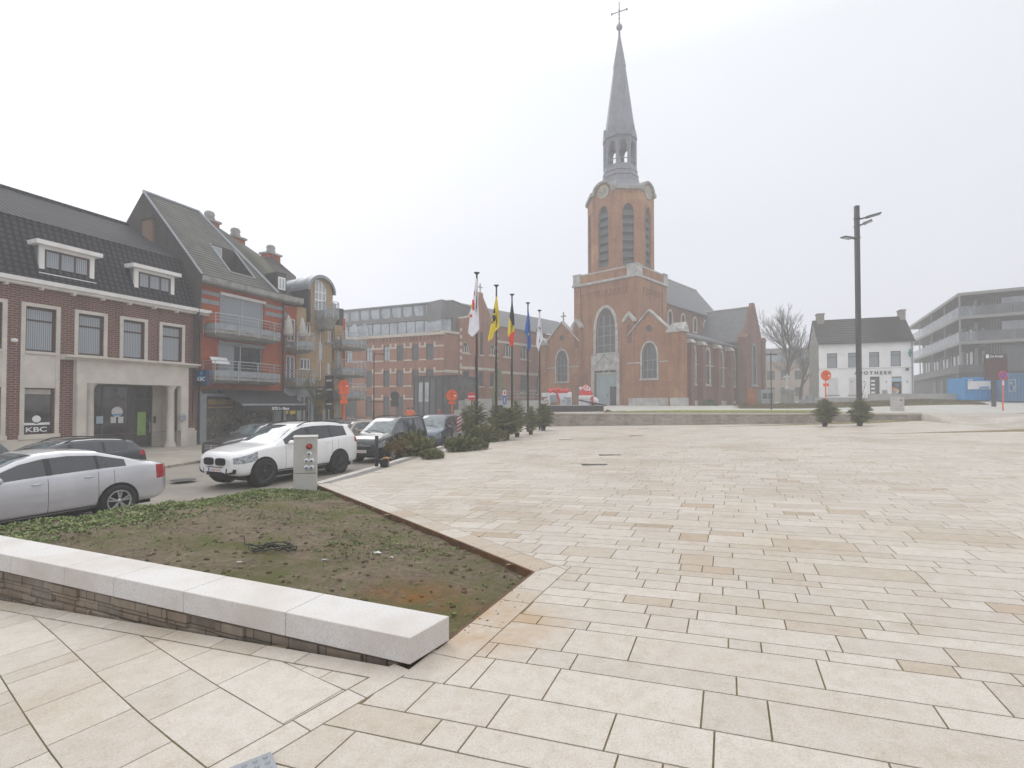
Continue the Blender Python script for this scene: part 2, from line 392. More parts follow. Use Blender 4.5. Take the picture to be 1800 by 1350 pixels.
M['setts'] = brickmat('grey_setts', (.34, .34, .33), (.25, .25, .25), (.16, .15, .13), .12, .12, .012, bmp=.3)

# ---- planting bed outline and bench line (plaza coordinates)
NB = Vector((-.648, 3.24)); UB = Vector((-.927, .375)).normalized()      # near corner of the bench, its direction
FBn = NB+Vector((.20, .335))                                              # far corner of the bench end
BEDK = Vector((.20, 5.0)); BEDS = Vector((-.445, 3.66)); BEDC = Vector((-4.78, 12.3))
BED = [BEDS, BEDK, BEDC, Vector((-6.0, 10.1)), Vector((-7.35, 7.3)), NB+UB*7.9, NB+UB*.02]
def clip(poly, a, b, keep_left):
    """clip a convex polygon by the line a->b"""
    out = []; d = b-a
    def side(p):
        s = d.x*(p.y-a.y)-d.y*(p.x-a.x); return s if keep_left else -s
    n = len(poly)
    for i in range(n):
        p, q = poly[i], poly[(i+1) % n]; sp_, sq = side(p), side(q)
        if sp_ >= 0: out.append(p)
        if (sp_ > 0) != (sq > 0) and abs(sp_-sq) > 1e-9:
            out.append(p+(q-p)*(sp_/(sp_-sq)))
    return out
def area(p): return abs(sum(p[i].x*p[(i+1) % len(p)].y-p[(i+1) % len(p)].x*p[i].y for i in range(len(p))))/2 if len(p) > 2 else 0
def subtract(polys, hole):
    """cut a convex hole (counter-clockwise) out of convex polygons"""
    res = []
    for poly in polys:
        cur = poly
        for i in range(len(hole)):
            a, b = hole[i], hole[(i+1) % len(hole)]
            o = clip(cur, a, b, False)
            if area(o) > 4e-4: res.append(o)
            cur = clip(cur, a, b, True)
            if area(cur) < 4e-4: break
    return res
def ccw(p):
    a = sum(p[i].x*p[(i+1) % len(p)].y-p[(i+1) % len(p)].x*p[i].y for i in range(len(p)))
    return p if a > 0 else p[::-1]
# two convex pieces cover the bed with its border course
bw_ = .30
k1 = (BEDK-BEDC).normalized(); n1 = Vector((-k1.y, k1.x)); n1 = n1 if n1.x > 0 else -n1
k2 = (BEDK-BEDS).normalized(); n2 = Vector((k2.y, -k2.x)); n2 = n2 if n2.x > 0 else -n2
# outer corner of the border: lines offset by bw_
def meet(p, u, q, v):
    de = u.x*v.y-u.y*v.x; t = ((q.x-p.x)*v.y-(q.y-p.y)*v.x)/de; return p+u*t
OK_ = meet(BEDC+n1*bw_, k1, BEDS+n2*bw_, k2)
OS = BEDS-k2*.55+n2*bw_; OC = BEDC+n1*bw_-k1*.15
HOLE = ccw([OS, OK_, OC, BEDC-k1*.15, Vector((-8.6, 7.6)), NB+UB*8.4, NB+UB*.3+Vector((.375,.927))*.1, BEDS-k2*.55])
# boundary between the big field and the fan-laid field left of it
LB0 = Vector((-.60, 3.25)); LB1 = Vector((-1.30, 2.30)); LBd = (LB1-LB0).normalized()
def inset(poly, g):
    """shrink a convex ccw polygon by g"""
    out = poly; n = len(poly)
    for i in range(n):
        a, b = poly[i], poly[(i+1) % n]
        if (b-a).length < 1e-5: continue
        u = (b-a).normalized(); nn = Vector((-u.y, u.x)); out = clip(out, a+nn*g, b+nn*g, True)
        if len(out) < 3: return []
    return out
slab_v, slab_f, slab_t = [], [], []
def put(poly, tone, zf=gz, lift=0.0, gap=.004):
    poly = ccw(poly); poly = inset(poly, gap)
    if area(poly) < 1.5e-3: return
    n = len(slab_v); k = len(poly)
    for p in poly: slab_v.append((p.x, p.y, zf(p.x, p.y)+lift))
    for p in poly: slab_v.append((p.x, p.y, zf(p.x, p.y)+lift-.010))
    slab_f.append(list(range(n, n+k))); slab_t.append(tone)
    for i in range(k):
        slab_f.append([n+i, n+k+i, n+k+(i+1) % k, n+(i+1) % k]); slab_t.append(tone)
rs = random.Random(3)
def tone():
    r = rs.random()
    if r < .03: return rs.uniform(.88, 1)
    if r < .16: return rs.uniform(.72, .88)
    return rs.uniform(0, .72)
# seam on the far right between plaza and the raised road apron
SEA = Vector((27.6, 34.0)); SEB = Vector((24.0, 23.6)); SED = (SEB-SEA).normalized()
WL = Vector((2.6, 41.3)); WR = SEA                        # foot of the terrace wall
EX = Vector((math.cos(R(66.8)), math.sin(R(66.8)))); RX = Vector((-math.cos(R(20)), math.sin(R(20))))   # rows run along RX, advance along EX
O_ = Vector((0, 0)); v = -6.0
ok_edges = [(OS, OK_), (OK_, OC)]
while v < 52:
    h = rs.choice([.15, .18, .21, .21, .26, .31, .36]) if v < 22 else rs.choice([.24, .3, .38])
    u = -34-rs.random()
    while u < 26:
        L = rs.choice([.2, .28, .38, .48, .6, .72, .95])*(1.0 if h < .35 else 1.15)
        if v > 22: L *= 1.25
        a = O_+EX*v+RX*u; q = [a, a+RX*L, a+RX*L+EX*h, a+EX*h]; c = a+RX*L/2+EX*h/2
        u += L
        if c.y < -2.5 or abs(c.x) > max(c.y, 0)*1.15+6.5: continue
        if c.x < kerbx(c.y)-.6: continue
        q = ccw(q)
        if c.y > 33:                                         # stop at the terrace wall
            q = clip(q, WL, WR, False)
            if c.x < WL.x and c.y > 46: continue
        if len(q) > 2 and c.x > 15:
            q = clip(q, SEA, SEB, False)
        if len(q) < 3: continue
        # kerb side
        ya, yb = c.y-1, c.y+1; ka = Vector((kerbx(ya)+.55, ya)); kb = Vector((kerbx(yb)+.55, yb))
        if c.y > 11.5: q = clip(q, ka, kb, False)
        if len(q) < 3: continue
        ps = [q]
        if c.y < 14:
            tq = q
            for i_ in range(len(HOLE)):
                tq = clip(tq, HOLE[i_], HOLE[(i_+1) % len(HOLE)], True)
                if len(tq) < 3: break
            if len(tq) > 2 and area(tq) > 1e-4: ps = subtract(ps, HOLE)
        if (c-NB).dot(Vector((.375, .927))) < .25:
            ps = [clip(p, LB0, LB1, True) for p in ps]
        tn = tone()
        if L > .5: tn = min(tn, .8)
        for p in ps:
            if len(p) > 2 and area(p) > 2e-3: put(p, tn, gap=.005)
    v += h
# border courses round the bed
def course(a, b, w, nrm, Ls, lift=.001):
    d = (b-a).normalized(); T = (b-a).length; t = 0
    while t < T-.05:
        L = min(rs.choice(Ls), T-t)
        if T-t-L < .2: L = T-t
        put([a+d*t, a+d*(t+L), a+d*(t+L)+nrm*w, a+d*t+nrm*w], rs.uniform(0, .9), lift=lift, gap=.004); t += L
course(BEDK+n1*.0, BEDC, bw_, n1, [.5, .6, .8], .001)
# mitre piece at the corner
put([BEDK, BEDK+n2*bw_, OK_, BEDK+n1*bw_], .5)
course(BEDS-k2*.55, BEDK, bw_, n2, [.3, .4, .5])
# fan-laid field, left of the boundary, front of the bench: rows run parallel to FD
def fan(u, v):
    a = R(-34)+.045*v; return
FD = Vector((math.cos(R(-35)), math.sin(R(-35)))); FN = Vector((-FD.y, FD.x))
HB = ccw([NB+Vector((.0, .0)), NB+UB*12, NB+UB*12+Vector((.3, 3)), NB+Vector((.4, 3))])
wob = lambda p: p+FN*(.055*math.sin(p.dot(FD)*.8+.5)+.012*(p.dot(FD)+3)**2*(.6 if p.dot(FD) > -3 else 0))
v = -9.0
course(NB+UB*.10-SN*0-Vector((.375, .927))*.17, NB+UB*7-Vector((.375, .927))*.17, .15, Vector((.375, .927)), [.4, .55, .7], .001)
NBo = NB-Vector((.375, .927))*.174
while v < 7:
    h = rs.choice([.2, .26, .32, .38]); u = -10-rs.random()*.6
    while u < 4:
        L = rs.choice([.2, .3, .42, .55, .75]); a = FN*v+FD*u
        q = [a, a+FD*L, a+FD*L+FN*h, a+FN*h]; u += L; q = [wob(p) for p in q]; c = (q[0]+q[2])/2
        if c.y < -2 or c.y > 7.5 or abs(c.x) > max(c.y, 0)*1.15+5: continue
        q = ccw(q); q = clip(q, LB0+Vector((-.147, .095)), LB1+Vector((-.147, .095)), False)
        if len(q) > 2: q = clip(q, NBo, NBo+UB, True)
        if len(q) > 2: 
            ce = sum(q, Vector((0, 0)))/len(q)
            put(q, tone()*.75, gap=.004)
    v += h
# soldier course on the boundary
for sgn in (1,):
    course(LB0+LBd*.05, LB0+LBd*5, .17, Vector((LBd.y, -LBd.x)), [.35, .45, .6])
me = bpy.data.meshes.new('plaza_paving'); me.from_pydata(slab_v, [], slab_f)
at = me.attributes.new('tone', 'FLOAT', 'FACE'); at.data.foreach_set('value', slab_t); me.materials.append(M['paving'])
pz = bpy.data.objects.new('plaza_paving', me); COL.objects.link(pz); tag(pz, kind='structure')
# joint bed under the slabs
def sheet(name, xs, ys, zf, m, keep=lambda x, y: True, skirt=None):
    mb = MB(); idx = {}
    for j, y in enumerate(ys):
        for i, x in enumerate(xs):
            idx[i, j] = len(mb.v); mb.v.append((x, y, zf(x, y)))
    for j in range(len(ys)-1):
        for i in range(len(xs)-1):
            if keep((xs[i]+xs[i+1])/2, (ys[j]+ys[j+1])/2):
                mb.f.append([idx[i, j], idx[i+1, j], idx[i+1, j+1], idx[i, j+1]]); mb.sm.append(True)
    o = mb.build(name, m); tag(o, kind='structure'); return o
def fr(a, b, n): return [a+(b-a)*i/n for i in range(n+1)]
def in_bed(x, y):
    p = Vector((x, y)); hb = ccw(list(BED)); return all((hb[(i+1) % len(hb)]-hb[i]).x*(p.y-hb[i].y)-(hb[(i+1) % len(hb)]-hb[i]).y*(p.x-hb[i].x) > -0.22*(hb[(i+1) % len(hb)]-hb[i]).length for i in range(len(hb)))
sj = MB()
ysj = fr(-4, 12, 50)+fr(12.8, 44, 40)
prev = None
for y in ysj:
    x0 = kerbx(y); row = []
    x1 = 40 if y < 23 else (SEA.x+(y-SEA.y)*(SEB.x-SEA.x)/(SEB.y-SEA.y)+.0 if y < 34 else 60)
    for i in range(61): 
        x = x0+(x1-x0)*(i/60)**1.2; 
        row.append((x, y))
    if prev:
        n = len(sj.v); yp, rp_ = prev
        for x, yy in rp_: sj.v.append((x, yy, gz(x, yy)-.007))
        for x, yy in row: sj.v.append((x, yy, gz(x, yy)-.007))
        for i in range(60):
            cx = (rp_[i][0]+rp_[i+1][0])/2; cy = (yp+y)/2
            if in_bed(cx, cy): continue
            if cy > WL.y+(cx-WL.x)*(WR.y-WL.y)/(WR.x-WL.x)+.3 and cx > 2.4: continue
            sj.f.append([n+i, n+i+1, n+62+i, n+61+i]); sj.sm.append(True)
    prev = (y, row)
tag(sj.build('plaza_ground', M['joint']), kind='structure')
# sett strip behind the kerb + kerb stones
st = MB(); kb = MB(); kp = [(x, y) for x, y in KERB if y > 12] ; kp = [(kerbx(y), y) for y in fr(12.55, 44, 60)]
for (xa, ya), (xb, yb) in zip(kp, kp[1:]):
    st.add([(xa+.14, ya, gz(xa+.14, ya)-.001), (xa+.56, ya, gz(xa+.56, ya)-.001), (xb+.56, yb, gz(xb+.56, yb)-.001), (xb+.14, yb, gz(xb+.14, yb)-.001)], [(0, 1, 2, 3)])
tag(st.build('sett_strip', M['setts']), kind='structure')
M['kerb'] = mat('kerb_granite', (.56, .53, .48), (.45, .42, .38), .7, 3, c3=(.4, .36, .3), s3=.8)
for (xa, ya), (xb, yb) in zip([(kerbx(y), y) for y in fr(-6, 44, 100)], [(kerbx(y), y) for y in fr(-6, 44, 100)][1:]):
    d = Vector((xb-xa, yb-ya)); L = d.length; d /= L; nn = Vector((d.y, -d.x))
    def P(t, o, z): q = Vector((xa, ya))+d*t+nn*o; return (q.x, q.y, z(q))
    top = (lambda q: gz(q.x, q.y)+.004) if ya > 12 else (lambda q: -2.02)
    low = lambda q: -2.75
    kb.add([P(.004, -.14, low), P(L-.004, -.14, low), P(L-.004, .14, low), P(.004, .14, low), P(.004, -.14, top), P(L-.004, -.14, top), P(L-.004, .14, top), P(.004, .14, top)],
           [(4, 5, 6, 7), (0, 1, 5, 4), (2, 3, 7, 6), (1, 2, 6, 5), (3, 0, 4, 7)])
tag(kb.build('kerb', M['kerb']), kind='structure')
# street, sidewalk, base
xs = [-1.0+i*.0 for i in range(1)]
stq = MB(); ys_ = fr(-12, 75, 58)
for j, y in enumerate(ys_):
    for k in range(13):
        x = kerbx(y)-.1-k*.62/ .928 if k < 12 else kerbx(y)-9.2
        x = kerbx(y)-.1-(k/12)*10.2
        stq.v.append((x, y, gstreet(x, y)))
for j in range(len(ys_)-1):
    for k in range(12):
        a = j*13+k; stq.f.append([a, a+13, a+14, a+1]); stq.sm.append(True)
tag(stq.build('street', M['asphalt']), kind='structure')
SWZ = -2.50
swm = brickmat('sidewalk_slabs', (.50, .465, .41), (.42, .39, .35), (.25, .23, .2), .9, .32, .008, bmp=.15)
# flat slabs need plan coordinates
m_, t_, b_ = nodes('sidewalk_paving'); b_.inputs['Roughness'].default_value = .6
brn = N(t_, 'ShaderNodeTexBrick'); brn.inputs['Scale'].default_value = 1; brn.inputs['Brick Width'].default_value = .9; brn.inputs['Row Height'].default_value = .35
brn.inputs['Mortar Size'].default_value = .012; brn.inputs['Color1'].default_value = (.52, .48, .42, 1); brn.inputs['Color2'].default_value = (.43, .40, .36, 1); brn.inputs['Mortar'].default_value = (.22, .2, .17, 1)
mp_ = N(t_, 'ShaderNodeMapping'); mp_.inputs['Rotation'].default_value = (0, 0, R(22)); t_.links.new(wcoord(t_), mp_.inputs[0]); t_.links.new(mp_.outputs[0], brn.inputs['Vector'])
cc = mixc(t_, noisef(t_, wcoord(t_), .5, 5, .7), brn.outputs[0], mixc(t_, 1.0, brn.outputs[0], (.75, .7, .62), 'MULTIPLY')); t_.links.new(cc, b_.inputs['Base Color'])
M['sidewalk'] = m_
sw = MB()
for y0, y1 in zip(ys_, ys_[1:]):
    xa0, xa1 = kerbx(y0)-10.1, kerbx(y1)-10.1
    sw.add([(xa0, y0, SWZ), (xa1, y1, SWZ), (xa1-30, y1, SWZ), (xa0-30, y0, SWZ), (xa0, y0, -2.8), (xa1, y1, -2.8)], [(0, 1, 2, 3), (0, 4, 5, 1)])
tag(sw.build('sidewalk', M['sidewalk']), kind='structure')
M['earthfar'] = mat('far_ground', (.22, .21, .19), (.16, .16, .13), .9, .3)
tag(MB().add([(-69, -13, -2.9), (109, -13, -2.9), (109, 124, -2.9), (-69, 124, -2.9)], [(0, 1, 2, 3)]).build('ground', M['earthfar']), kind='structure')
# light street surface between the street and the old school
tag(MB().add([(-40, 44.5, -2.30), (3.2, 44.5, -2.02), (3.2, 75, -2.0), (-40, 75, -2.2)], [(0, 1, 2, 3)]).build('back_street', M['sidewalk']), kind='structure')
# manhole in the street and drain covers on the plaza
def disc(x, y, z, r, name, m, lab):
    o = MB().lathe([(r, 0), (r, .006), (r*.86, .008), (r*.84, .005), (.001, .006)], 20).build(name, m, loc=(x, y, z)); return tag(o, lab, 'manhole cover')
mh = atz(322, 847, -2.52); disc(mh.x, mh.y, -2.46, .36, 'manhole_cover', M['darkmetal'], 'round dark manhole cover in the street left of the white SUV')
for px, py, nm in ((995, 773, 'nearest the flagpoles'), (1119, 766, 'middle one of the plaza drains'), (1132, 754, 'close to the terrace wall'), (1072, 800, 'right of the flagpole row'), (1045, 817, 'rust coloured, in front of the middle field')):
    p = atz(px, py, -1.9)
    for _ in range(6): p = atz(px, py, gz(p.x, p.y))
    o = MB().box(-.35, .35, -.12, .12, 0, .006).build('drain_cover', M['darkmetal'], loc=(p.x, p.y, gz(p.x, p.y)+.004)); tag(o, 'small flat drain cover in the pale plaza, '+nm, 'drain cover', 'drain covers in the plaza')
# tactile plate at the bottom edge
p = atz(436, 1377, -1.72); TA = R(-52)
tp = empty('tactile_plate', (p.x, p.y, gz(p.x, p.y)+.008), TA, 'dark grey paving plate with small round studs at the bottom edge', 'paving plate')
MB().box(-.12, .12, -.12, .12, 0, .008).build('plate', M['greystone'], tp)
sb = MB()
for i in range(5):
    for j in range(5): sb.lathe([(.012, .0083), (.010, .0125), (.001, .013)], 8, c=(-.09+i*.045, -.09+j*.045))
sb.build('studs', M['greystone'], tp)

# ============================================================ BENCH WALL
M['granite'] = mat('light_granite', (.66, .64, .62), (.50, .48, .465), .55, 70, c3=(.52, .47, .42), s3=1.2, bmp=.1, lo=.45, hi=.7)
M['rubble'] = brickmat('split_stone', (.36, .31, .25), (.24, .21, .18), (.12, .105, .085), .34, .085, .006, stain=(.75, .66, .55), bmp=1.0, sz=3)
CAPZ = -1.50; CT = .170
bench = empty('bench_wall', (NB.x, NB.y, CAPZ), math.atan2(-UB.y, -UB.x), 'long low granite bench wall with rough split stone base in the foreground', 'bench wall')
# local: +x towards the near right end (end at 0), +y towards the bed
Lb = 8.6; BWd = .385; segs = [0, 1.05, 2.12, 3.0, 3.72, 4.6, 5.6, 6.6, 7.6, Lb]
endsk = .07
for i, (a, b) in enumerate(zip(segs, segs[1:])):
    x1 = -a-.002; x0 = -b+.002; sk = endsk if i == 0 else 0
    mb = MB().prismz([(x0, 0), (x1, 0), (x1-.0+sk, BWd), (x0, BWd)], -CT, 0)
    o = mb.build('cap_stone', M['granite'], bench, bevel=.006)
mb = MB(); mb.box(-Lb, -.10, .035, BWd-.04, -1.0, -CT-.004)
rng = random.Random(5)
# protruding split faces
z = -CT-.01
while z > -.95:
    hh = rng.choice([.06, .085, .11]); x = -Lb
    while x < -.12:
        L = min(rng.uniform(.18, .5), -.10-x); d = rng.uniform(0, .022)
        mb.add([(x+.003, .034, z-.003), (x+L-.003, .034, z-.003), (x+L-.003, .034, z-hh+.003), (x+.003, .034, z-hh+.003),
                (x+.012, .026-d, z-.010), (x+L-.012, .028-d, z-.010), (x+L-.012, .026-d, z-hh+.010), (x+.012, .03-d, z-hh+.010)],
               [(4, 7, 6, 5), (0, 4, 5, 1), (1, 5, 6, 2), (2, 6, 7, 3), (3, 7, 4, 0)]); x += L
    z -= hh
mb.build('stone_base', M['rubble'], bench)

# ============================================================ PLANTING BED
def soilz(x, y):
    p = Vector((x, y)); pl = gz(x, y)
    db = (p-NB).dot(Vector((.375, .927)))-BWd                      # distance from the bench
    dk = -(p-BEDK).dot(n1)                                          # distance from the plaza edge
    dr = -(p-BEDK).dot(n2)
    base = -1.66-.028*max(0, y-4)
    e = sm01(min(dk, dr)/1.6)
    z = (pl-.05)*(1-e)+max(base, pl-.05)*e
    q = Vector((x*1.1, y*1.1, 3.1))
    z += .055*noise.fractal(q, 1.0, 2.0, 4)*sm01(min(dk, dr, 1)/.5+.15)
    z += .030*noise.turbulence(Vector((x*3.1, y*3.1+x, 1.7)), 4, False)-.02
    z += .018*math.sin((x*.45+y)*9+3*noise.noise(Vector((x, y, 0))))*sm01((y-3.5)/2)*max(0, noise.noise(Vector((x*.6, y*.6, 5)))+.2)
    if db > -.2: z = min(z, CAPZ-.05)
    return z
ms, ts, bs = nodes('bare_soil'); bs.inputs['Roughness'].default_value = .95; bs.inputs['Specular IOR Level'].default_value = .15
ws = wcoord(ts)
sc_ = mixc(ts, noisef(ts, ws, 1.6, 6, .7, .38, .62), (.32, .25, .175), (.15, .115, .08))
sc_ = mixc(ts, noisef(ts, ws, 14, 5, .75, .4, .7), sc_, (.40, .33, .235))
d3 = N(ts, 'ShaderNodeVectorMath', operation='DISTANCE'); ts.links.new(ws, d3.inputs[0]); d3.inputs[1].default_value = (-.80, 4.35, -1.66)
m3 = N(ts, 'ShaderNodeMapRange'); m3.inputs[1].default_value = .75; m3.inputs[2].default_value = .2; ts.links.new(d3.outputs['Value'], m3.inputs[0])
m4 = N(ts, 'ShaderNodeMath', operation='MULTIPLY'); ts.links.new(m3.outputs[0], m4.inputs[0]); ts.links.new(noisef(ts, ws, 5, 5, .7, .3, .62), m4.inputs[1])
sc_ = mixc(ts, m4.outputs[0], sc_, (.42, .19, .06))
mg_ = noisef(ts, ws, .9, 6, .75, .47, .62)
sc_ = mixc(ts, mg_, sc_, (.20, .20, .085))
ts.links.new(sc_, bs.inputs['Base Color']); bump(ts, bs, noisef(ts, ws, 40, 6, .8), .8, .04)
M['soil'] = ms
bed = MB(); A_ = ccw([p.copy() for p in BED]); 
stp = .07
import itertools
xsb = [x*stp for x in range(int(-12/stp), int(.6/stp))]; ysb = [y*stp for y in range(int(.2/stp), int(12.7/stp))]
vid = {}
def inpoly(x, y, P, tol=0):
    c = False; n = len(P)
    for i in range(n):
        a, b = P[i], P[i-1]
        if (a.y > y) != (b.y > y) and x < (b.x-a.x)*(y-a.y)/(b.y-a.y)+a.x: c = not c
    return c
BEDIN = [BEDS-k2*.15, BEDK, BEDC-k1*.02, Vector((-6.0, 10.05)), Vector((-7.3, 7.3)), NB+UB*7.9+Vector((.1, .2)), NB+Vector((.05, .2))]
cells = [(i, j) for i in range(len(xsb)) for j in range(len(ysb)) if inpoly(xsb[i], ysb[j], BEDIN)]
for i, j in cells:
    if abs(xsb[i]) > ysb[j]*1.15+1.2: continue
    ids = []
    for di, dj in ((0, 0), (1, 0), (1, 1), (0, 1)):
        k = (i+di, j+dj)
        if k not in vid:
            x = xsb[0]+k[0]*stp; y = ysb[0]+k[1]*stp
            jx = .02*noise.noise(Vector((x*20, y*20, 0)))
            vid[k] = len(bed.v); bed.v.append((x+jx, y, soilz(x, y)))
        ids.append(vid[k])
    bed.f.append(ids); bed.sm.append(True)
tag(bed.build('planting_bed', M['soil']), kind='structure')
# steel / timber edging of the bed
M['edging'] = mat('rusty_edging', (.16, .075, .03), (.08, .045, .025), .8, 6)
ed = MB()
def strip(a, b, w=.02, top=.004, low=.16):
    d = (b-a); n = max(1, int(d.length/.5)); u = d.normalized(); nn = Vector((-u.y, u.x))*w
    for i in range(n):
        p, q = a+d*i/n, a+d*(i+1)/n
        vs = [(r.x, r.y, gz(r.x, r.y)+z) for z in (-low, top) for r in (p, q, q+nn, p+nn)]
        ed.add(vs, [(4, 5, 6, 7), (0, 1, 5, 4), (2, 3, 7, 6)])
strip(BEDC, BEDK, .025); strip(BEDK, BEDS-k2*.2, .025)
tag(ed.build('bed_edging', M['edging']), 'thin rusty brown edging strip between soil bed and pale paving', 'edging')
# street-side wall under the bed
# weeds
M['weed'] = mat('weed_green', (.23, .29, .10), (.14, .18, .065), .7, 8, c3=(.32, .35, .17), s3=2)
wd = MB(); rw = random.Random(11); n_w = 0
while n_w < 6800:
    x = rw.uniform(-10.5, .1); y = rw.uniform(3.6, 12.2)
    if not inpoly(x, y, BEDIN): continue
    if abs(x) > y*1.1+.3: continue
    p = Vector((x, y)); dk = -(p-BEDK).dot(n1)
    # distance from the street side
    ds_ = x-(kerbx(y)+.0)
    dens = .05+1.6*sm01(1-(ds_-.1)/2.4)+.75*max(0, noise.noise(Vector((x*.55+3, y*.55, 2)))-.05)*1.6
    dens *= .25+1.1*sm01(noise.noise(Vector((x*1.7, y*1.7, 7)))*1.6+.5)
    if rw.random() > dens: continue
    n_w += 1; z = soilz(x, y); k = rw.randint(3, 6); r = rw.uniform(.012, .042)*(1.15 if ds_ < 2.0 else .7)
    for i in range(k):
        a = rw.uniform(0, 6.28); el = rw.uniform(.15, 1.1); w = r*rw.uniform(.25, .5)
        dx, dy = math.cos(a), math.sin(a); l = r*rw.uniform(.7, 1.3)
        tx, ty, tz = x+dx*l*math.cos(el), y+dy*l*math.cos(el), z+l*math.sin(el)+.004
        mx_, my_, mz_ = x+dx*l*.5*math.cos(el), y+dy*l*.5*math.cos(el), z+l*.62*math.sin(el)+.006
        wd.add([(x, y, z), (mx_-dy*w, my_+dx*w, mz_), (tx, ty, tz), (mx_+dy*w, my_-dx*w, mz_)], [(0, 1, 2, 3)])
tag(wd.build('weeds', M['weed']), 'low green weeds and grass sprouting over the brown soil bed', 'weeds', kind='stuff')
# cable coil
M['cable'] = mat('black_cable', (.03, .032, .025), (.06, .055, .04), .6, 20)
cb_ = MB(); pc = atz(478, 968, -1.72); rc = random.Random(2); pts = []
for i in range(110):
    a = i*.32; r = .13+.05*math.sin(i*.11)+.02*math.sin(i*.5); cx = .06*math.sin(i*.045)
    x, y = pc.x+cx+r*1.5*math.cos(a), pc.y+r*.85*math.sin(a)
    pts.append((x, y, soilz(x, y)+.022+.016*(i % 7)/2+.02*math.sin(a*1.5)))
pts.append((pc.x-.5, pc.y+.35, soilz(pc.x-.5, pc.y+.35)+.02)); pts.append((pc.x-.55, pc.y+.42, soilz(pc.x-.5, pc.y+.4)+.10))
cb_.path(pts, .007, 5); tag(cb_.build('cable_coil', M['cable']), 'loose coil of dark cable lying on the bare soil', 'cable')
# litter
M['litter'] = mat('paper_litter', (.7, .7, .72), (.55, .55, .55), .6, 5)
for px, py, s, lab in ((571, 976, .05, 'scrap of white litter on the soil right of the cable coil'), (661, 966, .06, 'longer strip of white litter further right on the soil'), (687, 977, .03, 'tiny white scrap on the soil near the clods'), (421, 990, .04, 'small yellowish scrap on the soil near the bench')):
    p = atz(px, py, -1.7); mb = MB(); rr_ = random.Random(px)
    vs = [(rr_.uniform(-s, s)*1.3, rr_.uniform(-s, s)*.7, rr_.uniform(0, s*.4)) for _ in range(9)]
    mb.add(vs, [(0, 1, 2), (2, 3, 4), (4, 5, 0), (0, 2, 4), (6, 7, 8), (6, 1, 3)])
    o = mb.build('paper_scrap', M['litter'], loc=(p.x, p.y, soilz(p.x, p.y)+.012)); tag(o, lab, 'litter')
# clods of earth
cl = MB(); rc = random.Random(21)
for _ in range(420):
    x = rc.uniform(-4.5, .1); y = rc.uniform(3.8, 8)
    if not inpoly(x, y, BEDIN): continue
    s = rc.uniform(.008, .03); cl.sphere((x, y, soilz(x, y)+s*.2), s, 5, 3, (rc.uniform(.7, 1.4), rc.uniform(.7, 1.3), .7))
for _ in range(120):
    t_ = rc.random(); q_ = (BEDC+(BEDK-BEDC)*t_+n1*abs(rc.gauss(0, .10))) if rc.random() < .6 else (BEDK+(BEDS-BEDK)*t_+n2*abs(rc.gauss(0, .12)))
    s = rc.uniform(.002, .007); cl.sphere((q_.x, q_.y, gz(q_.x, q_.y)+s*.5), s, 5, 3, (1.2, 1, .7))
tag(cl.build('soil_clods', M['soil']), 'small dark clods of earth scattered over the soil bed', 'soil', kind='stuff')
# ============================================================ LEFT-HAND BUILDINGS
M['bankbrick'] = brickmat('brown_brick', (.215, .078, .052), (.15, .055, .040), (.30, .25, .22), .30, .105, .016, stain=(.85, .8, .78), bmp=.4)
M['orangebrick'] = brickmat('orange_brick', (.56, .125, .042), (.46, .095, .034), (.30, .12, .07), .22, .07, .008, stain=(.85, .8, .8), bmp=.3)
M['yellowbrick'] = brickmat('yellow_brick', (.56, .40, .22), (.48, .33, .18), (.40, .32, .22), .22, .07, .008, bmp=.3)
M['brownbrick'] = brickmat('dark_band_brick', (.24, .17, .11), (.2, .14, .09), (.2, .15, .1), .22, .07, .008)
M['chimneybrick'] = brickmat('chimney_brick', (.34, .20, .13), (.26, .15, .10), (.3, .24, .2), .22, .07, .01)
M['greybrick'] = brickmat('grey_gable_slate', (.095, .083, .078), (.075, .066, .062), (.06, .055, .05), .3, .12, .012, bmp=.3)
M['slate'] = pantilemat('black_roof_tile', (.050, .050, .060), (.006, .006, .008), .27, .26)
M['pantile'] = pantilemat('black_pantile', (.085, .087, .10), (.008, .008, .010), .27, .15)
M['greytile'] = pantilemat('grey_concrete_tile', (.185, .185, .165), (.030, .030, .028), 9., .20)
M['mosstile'] = pantilemat('mossy_tile', (.15, .145, .095), (.035, .035, .022), 9., .20)
M['awning'] = mat('black_awning', (.016, .017, .020), (.022, .023, .027), .8, 6)
M['shopglass'] = glassmat('shop_window', (.10, .085, .06), c2=(.022, .022, .02), scale=1.7)
M['bankglass'] = glassmat('dark_shop_glass', (.06, .055, .05), c2=(.02, .022, .025), scale=1.1)
M['green'] = mat('green_poster', (.30, .50, .14), (.24, .42, .10), .5, 3)
M['yellow'] = mat('sign_yellow', (.75, .52, .02), (.68, .46, .02), .5, 3)
M['terracotta'] = mat('terracotta', (.45, .24, .18), (.36, .19, .14), .8, 6)
M['plantgreen'] = mat('plant_green', (.06, .11, .03), (.09, .14, .04), .7, 9)
M['canvas'] = mat('pale_canvas', (.48, .45, .40), (.38, .36, .32), .8, 3)

